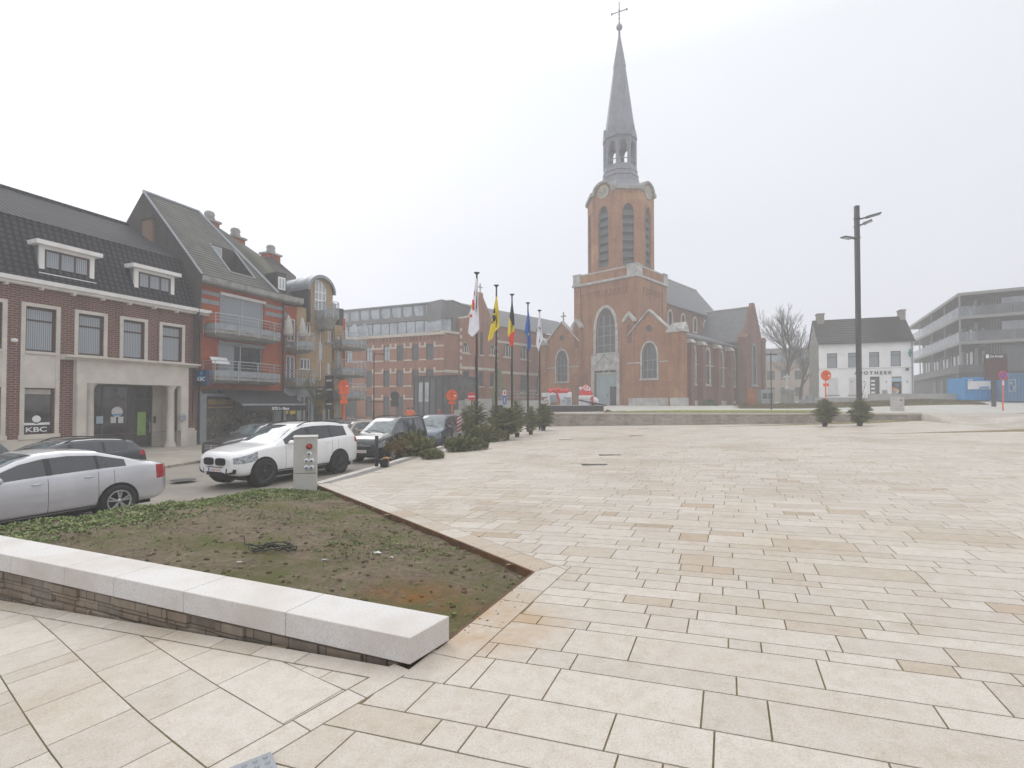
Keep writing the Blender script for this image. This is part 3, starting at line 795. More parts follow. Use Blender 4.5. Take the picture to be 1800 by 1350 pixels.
def window(parent, x0, x1, z0, z1, y=.1, fm=None, gm=None, ft=.07, rows=(), cols=(), name='window', dep=.07, cur=None, cury=.09, pane='pane'):
    """frame mesh + pane (+ curtain) as sub-parts; rows/cols: fractional bar positions"""
    fm = fm or M['white']; gm = gm or M['glass']
    m = MB().box(x0, x0+ft, y, y+dep, z0, z1).box(x1-ft, x1, y, y+dep, z0, z1).box(x0+ft, x1-ft, y, y+dep, z0, z0+ft).box(x0+ft, x1-ft, y, y+dep, z1-ft, z1)
    for r in rows: zz = z0+(z1-z0)*r; m.box(x0+ft, x1-ft, y+.002, y+dep-.002, zz-ft*.45, zz+ft*.45)
    for c in cols: xx = x0+(x1-x0)*c; m.box(xx-ft*.45, xx+ft*.45, y+.004, y+dep-.004, z0+ft, z1-ft)
    w = m.build(name, fm, parent)
    MB().box(x0+ft*.5, x1-ft*.5, y+dep*.45, y+dep*.6, z0+ft*.5, z1-ft*.5).build(pane, gm, w)
    if cur: pass
    return w
def wall(parent, name, outer, holes, m, y0=0, t=.3): return poly_mb(outer, holes, y0, t).build(name, m, parent)

AL = math.atan2(.928, .373)
pL = atz(340, 782, -2.5); L = Fr(pL.x, pL.y, AL, -2.5)
def X(px, py=650, y=0): return L.xz(px, py, y)[0]
def Z(px, py, y=0): return L.xz(px, py, y)[1]
# ---------------------------------------------------------- the bank
bank = L.root('bank_building', 'two-storey brown brick bank with black mansard roof and cream stone portico', 'building')
xl = X(0)-7.0; xr = X(346, 700); zc = Z(340, 552)
def R_(x0, y0, x1, y1, y=0):
    """pixel box -> local rectangle on plane y (x from both, z at centre column)"""
    a = X(x0, 650, y); b = X(x1, 650, y); xm = (x0+x1)/2
    return a, b, Z(xm, y1, y), Z(xm, y0, y)
W1 = R_(43, 546, 97, 616); W2 = R_(136, 553, 181, 625); W3 = R_(215, 562, 253, 631); W4 = R_(284, 571, 319, 637)
zs0 = sum(w[2] for w in (W1, W2, W3, W4))/4; zs1 = sum(w[3] for w in (W1, W2, W3, W4))/4
GW = R_(40, 682, 95, 763)
ups = [(w[0], w[1], zs0, zs1) for w in (W1, W2, W3, W4)]
bayw = W1[1]-W1[0]
W0x1 = X(2); ups = [(W0x1-bayw, W0x1, zs0, zs1)]+ups+[(W0x1-bayw-2.4, W0x1-2.4, zs0, zs1)]
# portico opening
PX0, PX1 = X(128, 700), X(325, 700); PZ1 = Z(226, 643+2); PZM = Z(226, 676)
OX0, OX1 = X(147, 700), X(311, 700)
holes = [rect(*u) for u in ups]+[rect(GW[0], GW[1], GW[2], GW[3]), rect(W0x1-bayw, W0x1, GW[2], GW[3]), rect(OX0, OX1, .02, PZM)]
zb = Z(115, 768)
wall(bank, 'wall', rect(xl, xr, zb, zc), [h for h in holes[:-1]]+[rect(OX0, OX1, zb-.0+.001, PZM)], M['bankbrick'], 0, .35)
st = MB().box(xl, OX0-.02, -.03, .34, 0, zb-.002); st.box(OX1+.02, xr, -.03, .34, 0, zb+1.05 if False else zb-.002)
st.box(X(326, 730), X(342, 730), -.035, -.001, zb, Z(334, 752))
st.build('plinth', M['stone'], bank)
# surrounds
for i, u in enumerate(ups):
    s = .16; full = i in (0, 1, 5)
    z0 = (zs0-.12) if not full else zb-.0
    m = MB().box(u[0]-s, u[0], -.05, .0-.001, z0, u[3]+s).box(u[1], u[1]+s, -.05, -.001, z0, u[3]+s).box(u[0]-.0, u[1], -.05, -.001, u[3], u[3]+s)
    m.box(u[0]-(0 if full else s), u[1]+(0 if full else s), -.09, -.001, u[2]-.12, u[2])
    if full:
        m.box(u[0], u[1], -.03, -.002, GW[3]+.0, u[2]-.12); m.box(u[0]-.2, u[1]+.2, -.09, -.001, zb-.02, GW[2])
    m.build('window_surround', M['stone'], bank)
    wd_ = window(bank, u[0], u[1], u[2], u[3], .10, M['brownframe'], M['curtain'], .09, rows=(.70,))
    MB().box(u[0]+.05, u[1]-.05, .13, .134, u[3]-.12, u[3]).build('roller_box', M['brownframe'], wd_)
for (a, b, k) in ((GW[0], GW[1], 1), (W0x1-bayw, W0x1, 0)):
    gw = window(bank, a, b, GW[2], GW[3], .10, M['brownframe'], M['bankglass'], .05, name='shop_window')
    if k:
        xm = (a+b)/2; w_ = b-a; zz = GW[2]
        MB().box(a+.06, b-.06, .112, .116, zz+.08, zz+w_*.30).build('black_panel', M['black'], gw)
        text_mb('KBC', w_*.27, xm, zz+w_*.09, .107, .006, 'CENTER', 1.35, off=.006).build('lettering', M['signwhite'], gw)
        MB().prism([(a+.08, zz+w_*.36), (b-.08, zz+w_*.36), (b-.08, zz+w_*.46), (xm+w_*.12, zz+w_*.45), (xm, zz+w_*.40), (xm-w_*.12, zz+w_*.45), (a+.08, zz+w_*.46)], .104, .110).build('white_wave', M['signwhite'], gw)
        c = MB(); c.prism([(xm+w_*.14*math.cos(i*math.pi/12), zz+w_*.60+w_*.14*math.sin(i*math.pi/12)) for i in range(24)], .104, .110); c.build('white_disc', M['signwhite'], gw)
        MB().box(a+.06, b-.06, .112, .116, GW[3]-.28, GW[3]-.06).build('blind', M['canvas'], gw)
# cornice with gutter profile
xc0, xc1 = xl-.05, X(362, 552)
cz0, cz1 = zc-.02, Z(340, 541, -.45)
cor = MB().prismx([(.3, cz0), (-.30, cz0), (-.34, cz0+.08), (-.50, cz0+.12), (-.52, cz1), (.3, cz1)], xc0, xc1)
for i in range(14):
    xx = xc1-.7-i*1.25
    if xx > xc0: cor.box(xx, xx+.09, -.28, -.02, cz0-.10, cz0)
cor.build('cornice', M['white'], bank)
# mansard: steep lower slope, shallow upper slope
yb = 1.05; zbk = Z(340, 463, yb); yr = 6.2; zr = L.xz(254, 405, yr)[1]
xm1 = X(345, 480)
def slope(name, x0, x1, ya, za, yb_, zb_, m, x0b=None, x1b=None, th=.08):
    x0b = x0 if x0b is None else x0b; x1b = x1 if x1b is None else x1b
    mb = MB(); mb.add([(x0, ya, za), (x1, ya, za), (x1b, yb_, zb_), (x0b, yb_, zb_), (x0, ya+th, za), (x1, ya+th, za), (x1b, yb_+th, zb_-.01), (x0b, yb_+th, zb_-.01)],
                     [(0, 1, 2, 3), (7, 6, 5, 4), (0, 4, 5, 1), (1, 5, 6, 2), (3, 2, 6, 7), (0, 3, 7, 4)])
    return mb.build(name, m, bank)
slope('mansard_slope', xl, xm1, -.30, cz1-.02, yb, zbk, M['slate'])
slope('upper_roof', xl, xm1+.03, yb-.10, zbk-.02, yr, zr, M['pantile'])
MB().tube((xl, yr, zr+.03), (xm1, yr, zr+.03), .13, n=8).build('ridge', M['slate'], bank)
MB().add([(xm1+.01, -.28, cz1), (xm1+.01, yb, zbk), (xm1+.01, yr, zr), (xm1+.01, yr*2, zbk), (xm1+.01, yr*2, cz1)], [(0, 1, 2, 3, 4)]).build('roof_gable', M['zinc'], bank)
slope('back_roof', xl, xm1, yr+yr-yb, zbk-.02, yr, zr-.02, M['pantile'])
MB().box(xl, xr, 1.6, 12, 0.1, cz1-.1).box(xl, OX0-.1, .36, 1.6, .1, cz1-.1).box(OX1+.1, xr, .36, 1.6, .1, cz1-.1).box(OX0-.1, OX1+.1, .36, 1.6, PZM+.1, cz1-.1).build('core_wall', M['bankbrick'], bank)
# dormers
for pxs in ((69, 166, 437, 492), (237, 307, 478, 522)):
    yd = -.02; a = X(pxs[0], 460, yd); b = X(pxs[1], 480, yd)
    z1_ = Z(pxs[0]+10, pxs[2]-5, yd) ; z0_ = Z(pxs[1]-6, pxs[3]+4, yd)
    d = MB(); s = .16
    d.box(a, a+.2, yd, yd+.12, z0_, z1_).box(b-.2, b, yd, yd+.12, z0_, z1_).box(a+.2, b-.2, yd, yd+.12, z1_-.14, z1_).box(a-.05, b+.05, yd-.1, yd+.12, z0_-.09, z0_)
    dm = d.build('dormer', M['white'], bank)
    MB().box(a-.22, b+.22, yd-.28, 1.3, z1_, z1_+.2).build('dormer_roof', M['white'], dm)
    MB().prismx([(yd+.12, z0_-.05), (yd+.12, z1_), (1.2, z1_), (.35, z0_-.05)], a, b).build('dormer_cheek', M['zinc'], dm)
    window(bank, a+.2, b-.2, z0_+.0, z1_-.14, yd+.03, M['brownframe'], M['curtain'], .09, cols=(.34, .67), dep=.06)
# bank chimney on the ridge end
cy = 3.6; a = X(266, 450, cy); b = X(293, 450, cy)
ch = MB().box(a, b, cy, cy+.9, Z(280, 440, cy)-1.2, Z(280, 389, cy)).build('chimney', M['chimneybrick'], bank)
MB().box(a-.08, b+.08, cy-.08, cy+.98, Z(280, 389, cy), Z(280, 383, cy)).build('chimney_cap', M['mosstile'], ch)
# portico
P = MB()
zt = Z(226, 639); 
P.box(OX0-.02, OX1+.02, -.30, .34, PZM, zt-.02)
P.box(PX0, OX0-.02, -.30, .34, zb+.0, zt-.02); P.box(OX1+.02, PX1, -.30, .34, zb, zt-.02)
P.build('entablature', M['stone'], bank)
MB().prismx([(0, zt-.02), (-.34, zt-.02), (-.42, zt+.06), (-.58, zt+.10), (-.58, zt+.20), (0, zt+.22)], PX0-.55, PX1+.55).build('portico_cornice', M['stone'], bank)
MB().box(PX0+.02, OX0-.04, -.34, -.301, 0, PZM-.05).box(OX1+.04, PX1-.02, -.34, -.301, 0, PZM-.05).build('pilaster', M['stone'], bank)
for cx_ in (OX0+.24, OX1-.36):
    MB().lathe([(.30, .0), (.30, .14), (.25, .18), (.27, .24), (.205, .30), (.20, 1.2), (.175, PZM-.32), (.20, PZM-.28), (.18, PZM-.22), (.27, PZM-.10), (.29, PZM-.002)], 20, c=(cx_, .0)).build('column', M['stone'], bank)
# recessed glazed entrance
yd = 1.35; MB().box(OX0, OX0+.02, .34, yd, .0, PZM).box(OX1-.02, OX1, .34, yd, 0, PZM).box(OX0, OX1, .34, yd, PZM, PZM+.05).build('porch_walls', M['stone'], bank)
MB().box(X(268, 700, yd), OX1, yd-.02, yd+.2, 0, PZM).build('porch_pier', M['stone'], bank)
dx0, dx1 = OX0+.02, X(267, 700, yd)
dr = window(bank, dx0, dx1, 0.02, PZM-.02, yd, M['darkmetal'], M['bankglass'], .10, rows=(.78,), cols=(.38, .70), name='entrance_glazing')
MB().box(dx0+(dx1-dx0)*.70, dx0+(dx1-dx0)*.76, yd-.012, yd+.06, .02, PZM-.04).build('door_post', M['darkmetal'], dr)
g0, g1 = X(241, 745, yd), X(256, 745, yd)
MB().box(g0, g1, yd-.02, yd-.014, Z(248, 765, yd), Z(248, 724, yd)).build('green_poster', M['green'], dr)
sx, sz = L.xz(206, 724, yd-.02); MB().prism([(sx+.28*math.cos(i*math.pi/12), sz+.28*math.sin(i*math.pi/12)) for i in range(24)], yd-.02, yd-.014).build('round_sticker', M['signwhite'], dr)
MB().box(sx-.24, sx+.22, yd-.026, yd-.021, sz-.2, sz-.12).build('sticker_band', mat('sticker_blue', (.05, .3, .6)), dr)
for px in (199, 212): 
    ax, az = L.xz(px, 737, yd); MB().box(ax-.13, ax+.13, yd-.012, yd-.006, az-.2, az+.14).build('notice', M['signwhite'], dr)
ax, az = L.xz(175, 738, yd); MB().box(ax-.16, ax+.16, yd-.012, yd-.006, az-.2, az+.2).build('notice', mat('pale_notice', (.5, .62, .7)), dr)
ax, az = L.xz(262, 751, yd); MB().tube((ax, yd-.08, az-.3), (ax, yd-.08, az+.3), .02).tube((ax, yd-.08, az-.28), (ax, yd, az-.28), .015).tube((ax, yd-.08, az+.28), (ax, yd, az+.28), .015).build('door_handle', M['rail'], dr)
ax, az = L.xz(274, 738, 1.2); MB().box(ax-.06, ax+.06, 1.29, 1.33, az-.2, az+.2).build('intercom', M['darkmetal'], bank)
ax, az = L.xz(319, 736, -.34); lb = MB().box(ax-.16, ax+.16, -.48, -.342, az-.12, az+.16).prismx([(-.50, az+.16), (-.342, az+.16), (-.342, az+.28)], ax-.17, ax+.17).build('letterbox', M['greystone'], bank)
ax, az = L.xz(23, 598, 0); MB().lathe([(.02, -.1), (.11, -.08), (.13, .0), (.10, .06), (.02, .08)], 12).xf(Matrix.Translation((ax, -.1, az))).build('wall_lamp', M['signwhite'], bank)
# hanging sign: dark box with blue top, at right angles to the wall
ax = X(345, 670, 0); zt_, zb_ = Z(345, 650, -.4), Z(345, 679, -.4)
sg = MB().box(ax-.10, ax+.10, -1.0, -.12, zb_, zt_).build('hanging_sign', mat('sign_navy', (.012, .05, .14), (.01, .04, .11), .3), bank)
zq = (zt_-zb_)
MB().box(ax-.104, ax-.101, -1.0, -.12, zb_, zb_+zq*.22).build('sign_foot', M['black'], sg)
tm = text_mb('KBC', .30, 0, 0, 0, .01, 'CENTER', 1.2, off=.006); tm.xf(Matrix.Translation((ax-.108, -.56, zb_+zq*.34)) @ Matrix.Rotation(R(-90), 4, 'Z')).build('sign_lettering', M['signwhite'], sg)
cm = MB().prism([(.13*math.cos(i*math.pi/10), .13*math.sin(i*math.pi/10)) for i in range(20)], 0, .006).box(-.3, .3, 0, .006, -.26, -.17)
cm.xf(Matrix.Translation((ax-.108, -.56, zb_+zq*.80)) @ Matrix.Rotation(R(-90), 4, 'Z')).build('sign_emblem', mat('sign_cyan', (.02, .28, .6)), sg)
MB().tube((ax, -.13, zt_-.2), (ax, 0, zt_-.2), .03).tube((ax, -.13, zb_+.2), (ax, 0, zb_+.2), .03).build('bracket', M['black'], sg)

# ---------------------------------------------------------- orange brick flats
fl = L.root('apartment_building', 'orange brick flats with grey tiled roof and balconies over the shop with the black awning', 'building')
x0 = X(346, 700); xe = X(496, 700)                 # straight part
L2a = AL-R(9)                                      # second facade plane after the downpipe
q2 = L.w(xe, 0, 0); L2 = Fr(q2[0], q2[1], L2a, -2.5)
def Z2(px, py, y=0): return L2.xz(px, py, y)[1]
def X2(px, py=650, y=0): return L2.xz(px, py, y)[0]
ze = Z(420, 512, -.3)                              # eaves underside
zg = Z(420, 690)                                   # top of shop front
W5 = R_(385, 517, 463, 590); W6 = R_(383, 603, 461, 668)
W5 = (W5[0], W5[1], Z(420, 600), Z(385, 517)); W6 = (W6[0], W6[1], Z(420, 672), Z(385, 603))
fw = wall(fl, 'wall', rect(x0, xe, zg, ze), [rect(*W5), rect(*W6)], M['orangebrick'], 0, .35)
for (za, zb2) in ((Z(350, 508), Z(350, 515)), (Z(350, 523), Z(350, 531))):
    MB().box(x0+.01, W5[0]-.05, -.02, -.001, zb2, za).box(W5[1]+.1, xe-.02, -.02, -.001, zb2, za).build('grey_band', M['greystone'], fl)
for i, w_ in enumerate((W5, W6)):
    ww = window(fl, w_[0], w_[1], w_[2], w_[3], .08, M['rail'], M['curtain'] if i == 0 else M['glass'], .07, cols=(.5,), name='window', dep=.08)
    MB().box(w_[0], w_[1]+.1, -.10, .10, w_[3]-.02, w_[3]+.16).build('roller_box', M['white'] if i == 0 else M['greystone'], ww)
    if i == 1: MB().box(w_[0]+.08, w_[0]+1.2, .086, .09, w_[2]+.1, w_[3]-.1).build('curtain', M['curtain'], ww)
MB().box(x0+.05, x0+.13, -.12, -.03, 0, ze).tube((xe-.02, -.09, 0), (xe-.02, -.09, ze), .06).build('downpipe', M['darkmetal'], fl)
# stone piers and shop front
sxa, sxb = X(362, 740), X(480, 740)
MB().box(x0+.14, sxa, -.05, .35, 0, zg).box(sxb, xe-.1, -.05, .35, 0, zg).box(sxa, sxb, -.05, .35, zg-.25, zg).build('stone_pier', M['greystone'], fl)
sf = window(fl, sxa, sxb, .02, zg-.26, .12, M['black'], M['shopglass'], .12, cols=(.42, .60), rows=(.80,), name='shop_front', dep=.1)
MB().box(sxa+.2, sxa+(sxb-sxa)*.38, .13, .14, zg-1.0, zg-.45).build('warm_interior', mat('warm_light_colour', (.35, .20, .06), (.12, .08, .04), .5, 1.2), sf)  # warm interior light put into the panel colour, nothing glows here
MB().box(sxa+(sxb-sxa)*.44, sxa+(sxb-sxa)*.58, .13, .14, .05, .75).build('pale_counter', M['stone'], sf)
# shrubs and flower displays behind the shop glass
fb = MB(); rf = random.Random(4)
for _ in range(150):
    xx = sxa+.2+rf.random()*(sxb-sxa-.4); zz = rf.random()*1.9+.1
    fb.sphere((xx, .115, zz), rf.uniform(.05, .16), 5, 4, (1.2, .02, .8))
fb.build('window_display', mat('display_mix', (.20, .17, .11), (.03, .035, .03), .8, 4), sf)
# awning
ya = -2.3; ax0, ax1 = X(366, 690), X(486, 690); z_t = Z(366, 682); 
bx0, bx1 = L.xz(426, 712, ya)[0], L.xz(537, 712, ya)[0]; z_f = L.xz(480, 711, ya)[1]
ax1 = bx1; ax0 = bx0; z_t = Z(430, 686)
aw = MB().add([(ax0, -.05, z_t), (ax1, -.05, z_t), (ax1, ya, z_f), (ax0, ya, z_f), (ax0, -.05, z_t-.03), (ax1, -.05, z_t-.03), (ax1, ya, z_f-.03), (ax0, ya, z_f-.03)],
              [(0, 1, 2, 3), (7, 6, 5, 4), (3, 2, 6, 7), (0, 3, 7, 4), (1, 5, 6, 2)]).build('awning', M['awning'], fl)
MB().box(ax0, ax1, ya-.05, ya+.02, z_f-.06, z_f+.05).build('front_bar', M['grey'], aw)
MB().box(ax0, ax1, ya-.02, ya-.005, z_f-.42, z_f-.06).build('valance', M['awning'], aw)
text_mb('SITE Le Mans', .26, ax0+(ax1-ax0)*.43, z_f-.35, ya-.03, .01, 'LEFT', 1.0, off=.008).build('awning_lettering', M['signwhite'], aw)
MB().box(x0+.3, xe-.2, -.14, -.051, zg-.1, zg+.18).build('awning_cassette', M['black'], fl)
# eaves: concrete gutter, bends with the wall
gt = MB().prismx([(.3, ze), (-.62, ze), (-.70, ze+.10), (-.70, ze+.42), (.3, ze+.42)], x0-.25, xe)
gt.build('gutter', M['concrete'], fl)
# roof
yrg = 6.0; zrg = L.xz(300, 352, yrg)[1]; xgl = x0-.25
xrl = L.xz(252, 336, yrg)[0]; zrg = L.xz(252, 336, yrg)[1]
xh = L.xz(349, 371, yrg)[0]
zev = ze+.40; xver = X(489, 519, -.7)
yc0, zc0 = -.72, zev
def on(x, f): return (x, yc0+(yrg-yc0)*f, zc0+(zrg-zc0)*f)
xrt = X2(0) if False else xe+.5
# recessed roof window: hole in the slope
yrg, zrg = L.yz(252, 336, x0-.28); xh = L.xz(349, 371, yrg)[0]
ha, hb_ = .14, .50; wxa, wxb = L.xz(372, 470, 1.2)[0], L.xz(449, 490, .6)[0]
rfm = MB()
def rq(xa, fa, xb, fb_): rfm.quad(on(xa, fa), on(xb, fa), on(xb, fb_), on(xa, fb_))
xg0 = x0-.28
rq(xg0, 0, xh, ha); rfm.v[-1] = on(xg0, ha)
rfm = MB()
hx = lambda f: xver+(xh-xver)*f                 # right-hand hip line
def band(f0, f1, a0, a1, b0, b1): rfm.quad(on(a0, f0), on(b0, f0), on(b1, f1), on(a1, f1))
wxa = x0+2.2; wxb = x0+7.2
wxb = min(wxb, hx(hb_)-.3)
band(0, ha, xg0, xg0, hx(0), hx(ha)); band(ha, hb_, xg0, xg0, wxa, wxa); band(ha, hb_, wxb, wxb, hx(ha), hx(hb_)); band(hb_, 1, xg0, xg0, hx(hb_), hx(1))
rfm.build('roof', M['greytile'], fl)
g_ = MB(); y_in = on(0, hb_)[1]
g_.add([on(wxa, ha), on(wxb, ha), (wxb, y_in, on(0, ha)[2]), (wxa, y_in, on(0, ha)[2])], [(0, 1, 2, 3)])
g_.add([on(wxb, ha), on(wxb, hb_), (wxb, y_in, on(0, ha)[2])], [(0, 1, 2)]); g_.add([on(wxa, ha), on(wxa, hb_), (wxa, y_in, on(0, ha)[2])], [(0, 1, 2)])
g_.quad((wxa, y_in, on(0, ha)[2]), (wxb, y_in, on(0, ha)[2]), (wxb, y_in, on(0, hb_)[2]), (wxa, y_in, on(0, hb_)[2]))
g_.build('roof_recess', M['greybrick'], fl)
window(fl, wxa+.1, wxb-1.1, on(0, ha)[2]+.1, on(0, hb_)[2]-.15, y_in-.2, M['rail'], M['glasslight'], .08, cols=(.35,), name='roof_window')
MB().tube(on(wxa, ha), on(wxb, ha), .05).tube(on(wxa, ha), on(wxa, hb_), .06).tube(on(wxb, ha), on(wxb, hb_), .06).build('roof_window_trim', M['zinc'], fl)
# gable end towards the bank
MB().add([(xg0, yc0, zc0), (xg0, yrg, zrg), (xg0, 2*yrg-yc0, zc0), (xg0, 2*yrg-yc0, 0), (xg0, yc0+.8, 0)], [(0, 1, 2, 3, 4)]).build('gable', M['greybrick'], fl)
MB().tube(on(xg0, 0), on(xg0, 1), .07).tube(on(hx(0), 0), on(hx(1), 1), .11).tube(on(xg0, 1), on(hx(1), 1), .11).build('ridge', M['zinc'], fl)
MB().add([on(xg0, 1), on(hx(1), 1), (hx(0), 2*yrg-yc0, zc0), (xg0, 2*yrg-yc0, zc0)], [(0, 1, 2, 3)]).build('back_roof', M['greytile'], fl)
MB().box(x0, xe, .36, 11, 0, ze+.3).build('core_wall', M['orangebrick'], fl)
# lower continuing roof to the right, mossy, with three chimneys
def w2(px, py, y): x, z = L.xz(px, py, y); return (x, y, z)
A_1, B_1 = w2(352, 378, 8.2), w2(462, 452, 8.2)
C_1 = w2(640, 575, -.0)
mr_ = MB()
mr_.add([A_1, B_1, w2(530, 540, -.4), w2(490, 518, -.4), on(hx(.5), .5)], [(0, 1, 2, 3, 4)])
mr_.build('mossy_roof', M['mosstile'], fl)
MB().add([B_1, w2(478, 450, 8.0), w2(520, 486, 6.0), w2(530, 540, -.35)], [(0, 1, 2, 3)]).build('side_roof', M['greybrick'], fl)
for (pa, pb, pt, pbm, yy) in ((366, 386, 387, 415, 7.9), (411, 431, 416, 440, 8.2), (473, 493, 445, 475, 8.0)):
    a, z1_ = L.xz(pa, pt, yy); b = L.xz(pb, pt, yy)[0]; z0_ = L.xz(pb, pbm, yy)[1]-1
    c = MB().box(a, b, yy, yy+1.0, z0_, z1_).build('chimney', M['orangebrick'], fl)
    MB().box(a-.12, b+.12, yy-.12, yy+1.12, z1_, z1_+.16).build('chimney_slab', M['concrete'], c)
    MB().lathe([(.36, z1_+.16), (.40, z1_+.4), (.33, z1_+.5), (.40, z1_+.7), (.30, z1_+.9), (.02, z1_+1.0)], 12, c=((a+b)/2, yy+.5)).build('chimney_pot', M['concrete'], c)
# balconies
def balcony(parent, fr, x0, x1, z, dep, h=1.0, solid=.42, seg=7, name='balcony', bow=.35, under=.35):
    """bowed balcony: slab, glazed/metal kick panel, rail with posts"""
    def yy(t): return -dep+bow*(2*t-1)**2*dep*.6 if bow else -dep
    pts = [(x0, 0)]+[(x0+(x1-x0)*i/seg, yy(i/seg)) for i in range(seg+1)]+[(x1, 0)]
    pts2 = [(x0+.25, 0)]+[(x0+.25+(x1-x0-.5)*i/seg, yy(i/seg)*.72) for i in range(seg+1)]+[(x1-.25, 0)]
    n = len(pts); mb = MB(); mb.prismz(pts, z-.16, z)
    mb.add([(p[0], p[1], z-.162) for p in pts]+[(p[0], p[1], z-under) for p in pts2], [(i, (i+1) % n, n+(i+1) % n, n+i) for i in range(n-1)]+[tuple(range(2*n-1, n-1, -1))])
    b = mb.build(name, M['concrete'], parent)
    k = MB(); r = MB(); fp = pts
    for p, q in zip(fp, fp[1:]):
        k.add([(p[0], p[1], z+.04), (q[0], q[1], z+.04), (q[0], q[1], z+solid), (p[0], p[1], z+solid)], [(0, 1, 2, 3), (3, 2, 1, 0)])
        for hh, rr in ((h, .028), (h*.80, .014), (h*.62, .014)): r.tube((p[0], p[1]-.03, z+hh), (q[0], q[1]-.03, z+hh), rr, n=5)
    for i, p in enumerate(fp):
        if i % 2 == 1 or i in (0, n-1): r.tube((p[0], p[1]-.05, z-.25), (p[0], p[1]-.05, z+h), .025, n=5)
    k.build('kick_panel', M['grey'], b); r.build('railing', M['rail'], b); return b
b1x0, b1x1 = L.xz(371, 588, -.7)[0], L.xz(487, 598, -.7)[0]
zb1 = L.xz(425, 586, -1.0)[1]; zb2 = L.xz(425, 665, -1.0)[1]
balcony(fl, L, b1x0, b1x1, zb1, 1.3); balcony(fl, L, b1x0, b1x1, zb2, 1.3)
# flower troughs and pots on the upper balcony: things of their own
def planter(px, y, w, kind, lab):
    x, _ = L.xz(px, 580, y); lo = L.w(x, y, zb1+.003)
    t = empty(kind, lo, AL, lab, 'plant pot', 'plant pots on the upper balcony')
    if kind == 'flower_trough': MB().prismx([(-.11, 0), (.11, 0), (.14, .26), (-.14, .26)], -w/2, w/2).build('trough', M['terracotta'], t)
    else: MB().lathe([(.10, 0), (.15, .24), (.17, .25), (.16, .30), (.13, .30), (.02, .27)], 14).build('pot', M['terracotta'], t)
    f = MB(); rp = random.Random(px)
    for _ in range(60):
        a, e = rp.uniform(0, 6.28), rp.uniform(.2, 1.4); l = rp.uniform(.08, .2); bx = rp.uniform(-w*.4, w*.4)
        f.add([(bx, 0, .26), (bx+math.cos(a)*l*.5-.02, math.sin(a)*l*.5, .26+l*.6), (bx+math.cos(a)*l*math.cos(e), math.sin(a)*l*math.cos(e), .28+l), (bx+math.cos(a)*l*.5+.02, math.sin(a)*l*.5+.02, .26+l*.5)], [(0, 1, 2, 3)])
    f.build('plant', M['plantgreen'], t)
planter(386, -.8, .8, 'flower_trough', 'terracotta trough at the left end of the upper balcony')
planter(414, -.8, .8, 'flower_trough', 'terracotta trough in the middle of the upper balcony with a low green plant')
planter(437, -.8, .35, 'flower_pot', 'round terracotta pot right of the middle trough on the upper balcony')
planter(474, -.8, .9, 'flower_trough', 'planted trough at the right end of the upper balcony')
# white deck box on lower balcony
x_, _ = L.xz(390, 632, -.7); lo = L.w(x_, -.7, zb2+.003)
t = empty('folded_table', lo, AL, 'white board-like table top standing on the lower balcony', 'table')
MB().add([(-.6, 0, .85), (.6, 0, .85), (.5, .25, 1.25), (-.6, .25, 1.25), (-.6, .03, .83), (.6, .03, .83), (.5, .28, 1.23), (-.6, .28, 1.23)], [(0, 1, 2, 3), (7, 6, 5, 4), (0, 4, 5, 1), (1, 5, 6, 2), (2, 6, 7, 3), (3, 7, 4, 0)]).build('board', M['signwhite'], t)
MB().tube((-.5, .1, 0), (-.5, .1, .86), .02).tube((.5, .1, 0), (.5, .1, .86), .02).build('leg', M['rail'], t)
# ---------------------------------------------------------- yellow corner building
yb_ = L2.root('corner_building', 'yellow brick corner block with barrel-vaulted zinc dormer and rounded balconies', 'building')
xo1 = X2(553, 600); x_c = X2(607, 650)
zy = Z2(540, 543)
# orange return up to px 531
xoo = X2(521, 600)
zg2 = Z2(530, 684)
wa = R2 = None
def RR(x0_, y0_, x1_, y1_):
    return (X2(x0_), X2(x1_), Z2((x0_+x1_)/2, y1_), Z2((x0_+x1_)/2, y0_))
D1 = RR(504, 560, 519, 600); D2 = RR(503, 625, 519, 668); V1 = RR(527, 566, 546, 588); V2 = RR(527, 630, 546, 650)
wall(yb_, 'orange_wall', rect(0.02, xoo, zg2, zy), [rect(*D1), rect(*D2)], M['orangebrick'], 0, .3)
for (za, zb3) in ((Z2(500, 549), Z2(500, 557)), (Z2(500, 563), Z2(500, 569))):
    MB().box(.1, D1[0]-.05, -.02, -.001, zb3, za).box(D1[1]+.05, xoo, -.02, -.001, zb3, za).build('grey_band', M['greystone'], yb_)
xya, xyb, xyc, xyd = X2(540, 600), X2(583, 600), X2(588, 600), X2(602, 600)
SW1 = RR(560, 574, 565, 603); SW2 = RR(560, 634, 565, 668); SQ1 = RR(575, 582, 582, 601); SQ2 = RR(575, 638, 581, 658)
wall(yb_, 'wall', rect(xoo, xyb, zg2, Z2(545, 543)), [rect(*V1), rect(*V2), rect(*SW1), rect(*SW2), rect(*SQ1), rect(*SQ2)], M['yellowbrick'], -.02, .3)
MB().box(xyb, xyc, .05, .4, zg2-1.2, Z2(585, 575)).build('brown_recess', M['brownbrick'], yb_)
LW1 = RR(592, 591, 598, 617); LW2 = RR(592, 644, 598, 669)
wall(yb_, 'wall', rect(xyc, xyd, 0.02, Z2(597, 572)), [rect(*LW1), rect(*LW2)], M['yellowbrick'], -.03, .3)
MB().box(xyd, X2(606), -.02, .4, 0, Z2(604, 560)).build('orange_edge', M['orangebrick'], yb_)
MB().box(LW1[0], LW1[1], -.035, -.02, LW2[3], LW1[2]).box(SW1[0], SW1[1], -.03, -.015, SW2[3], SW1[2]).build('pale_panel', M['glasslight'], yb_)
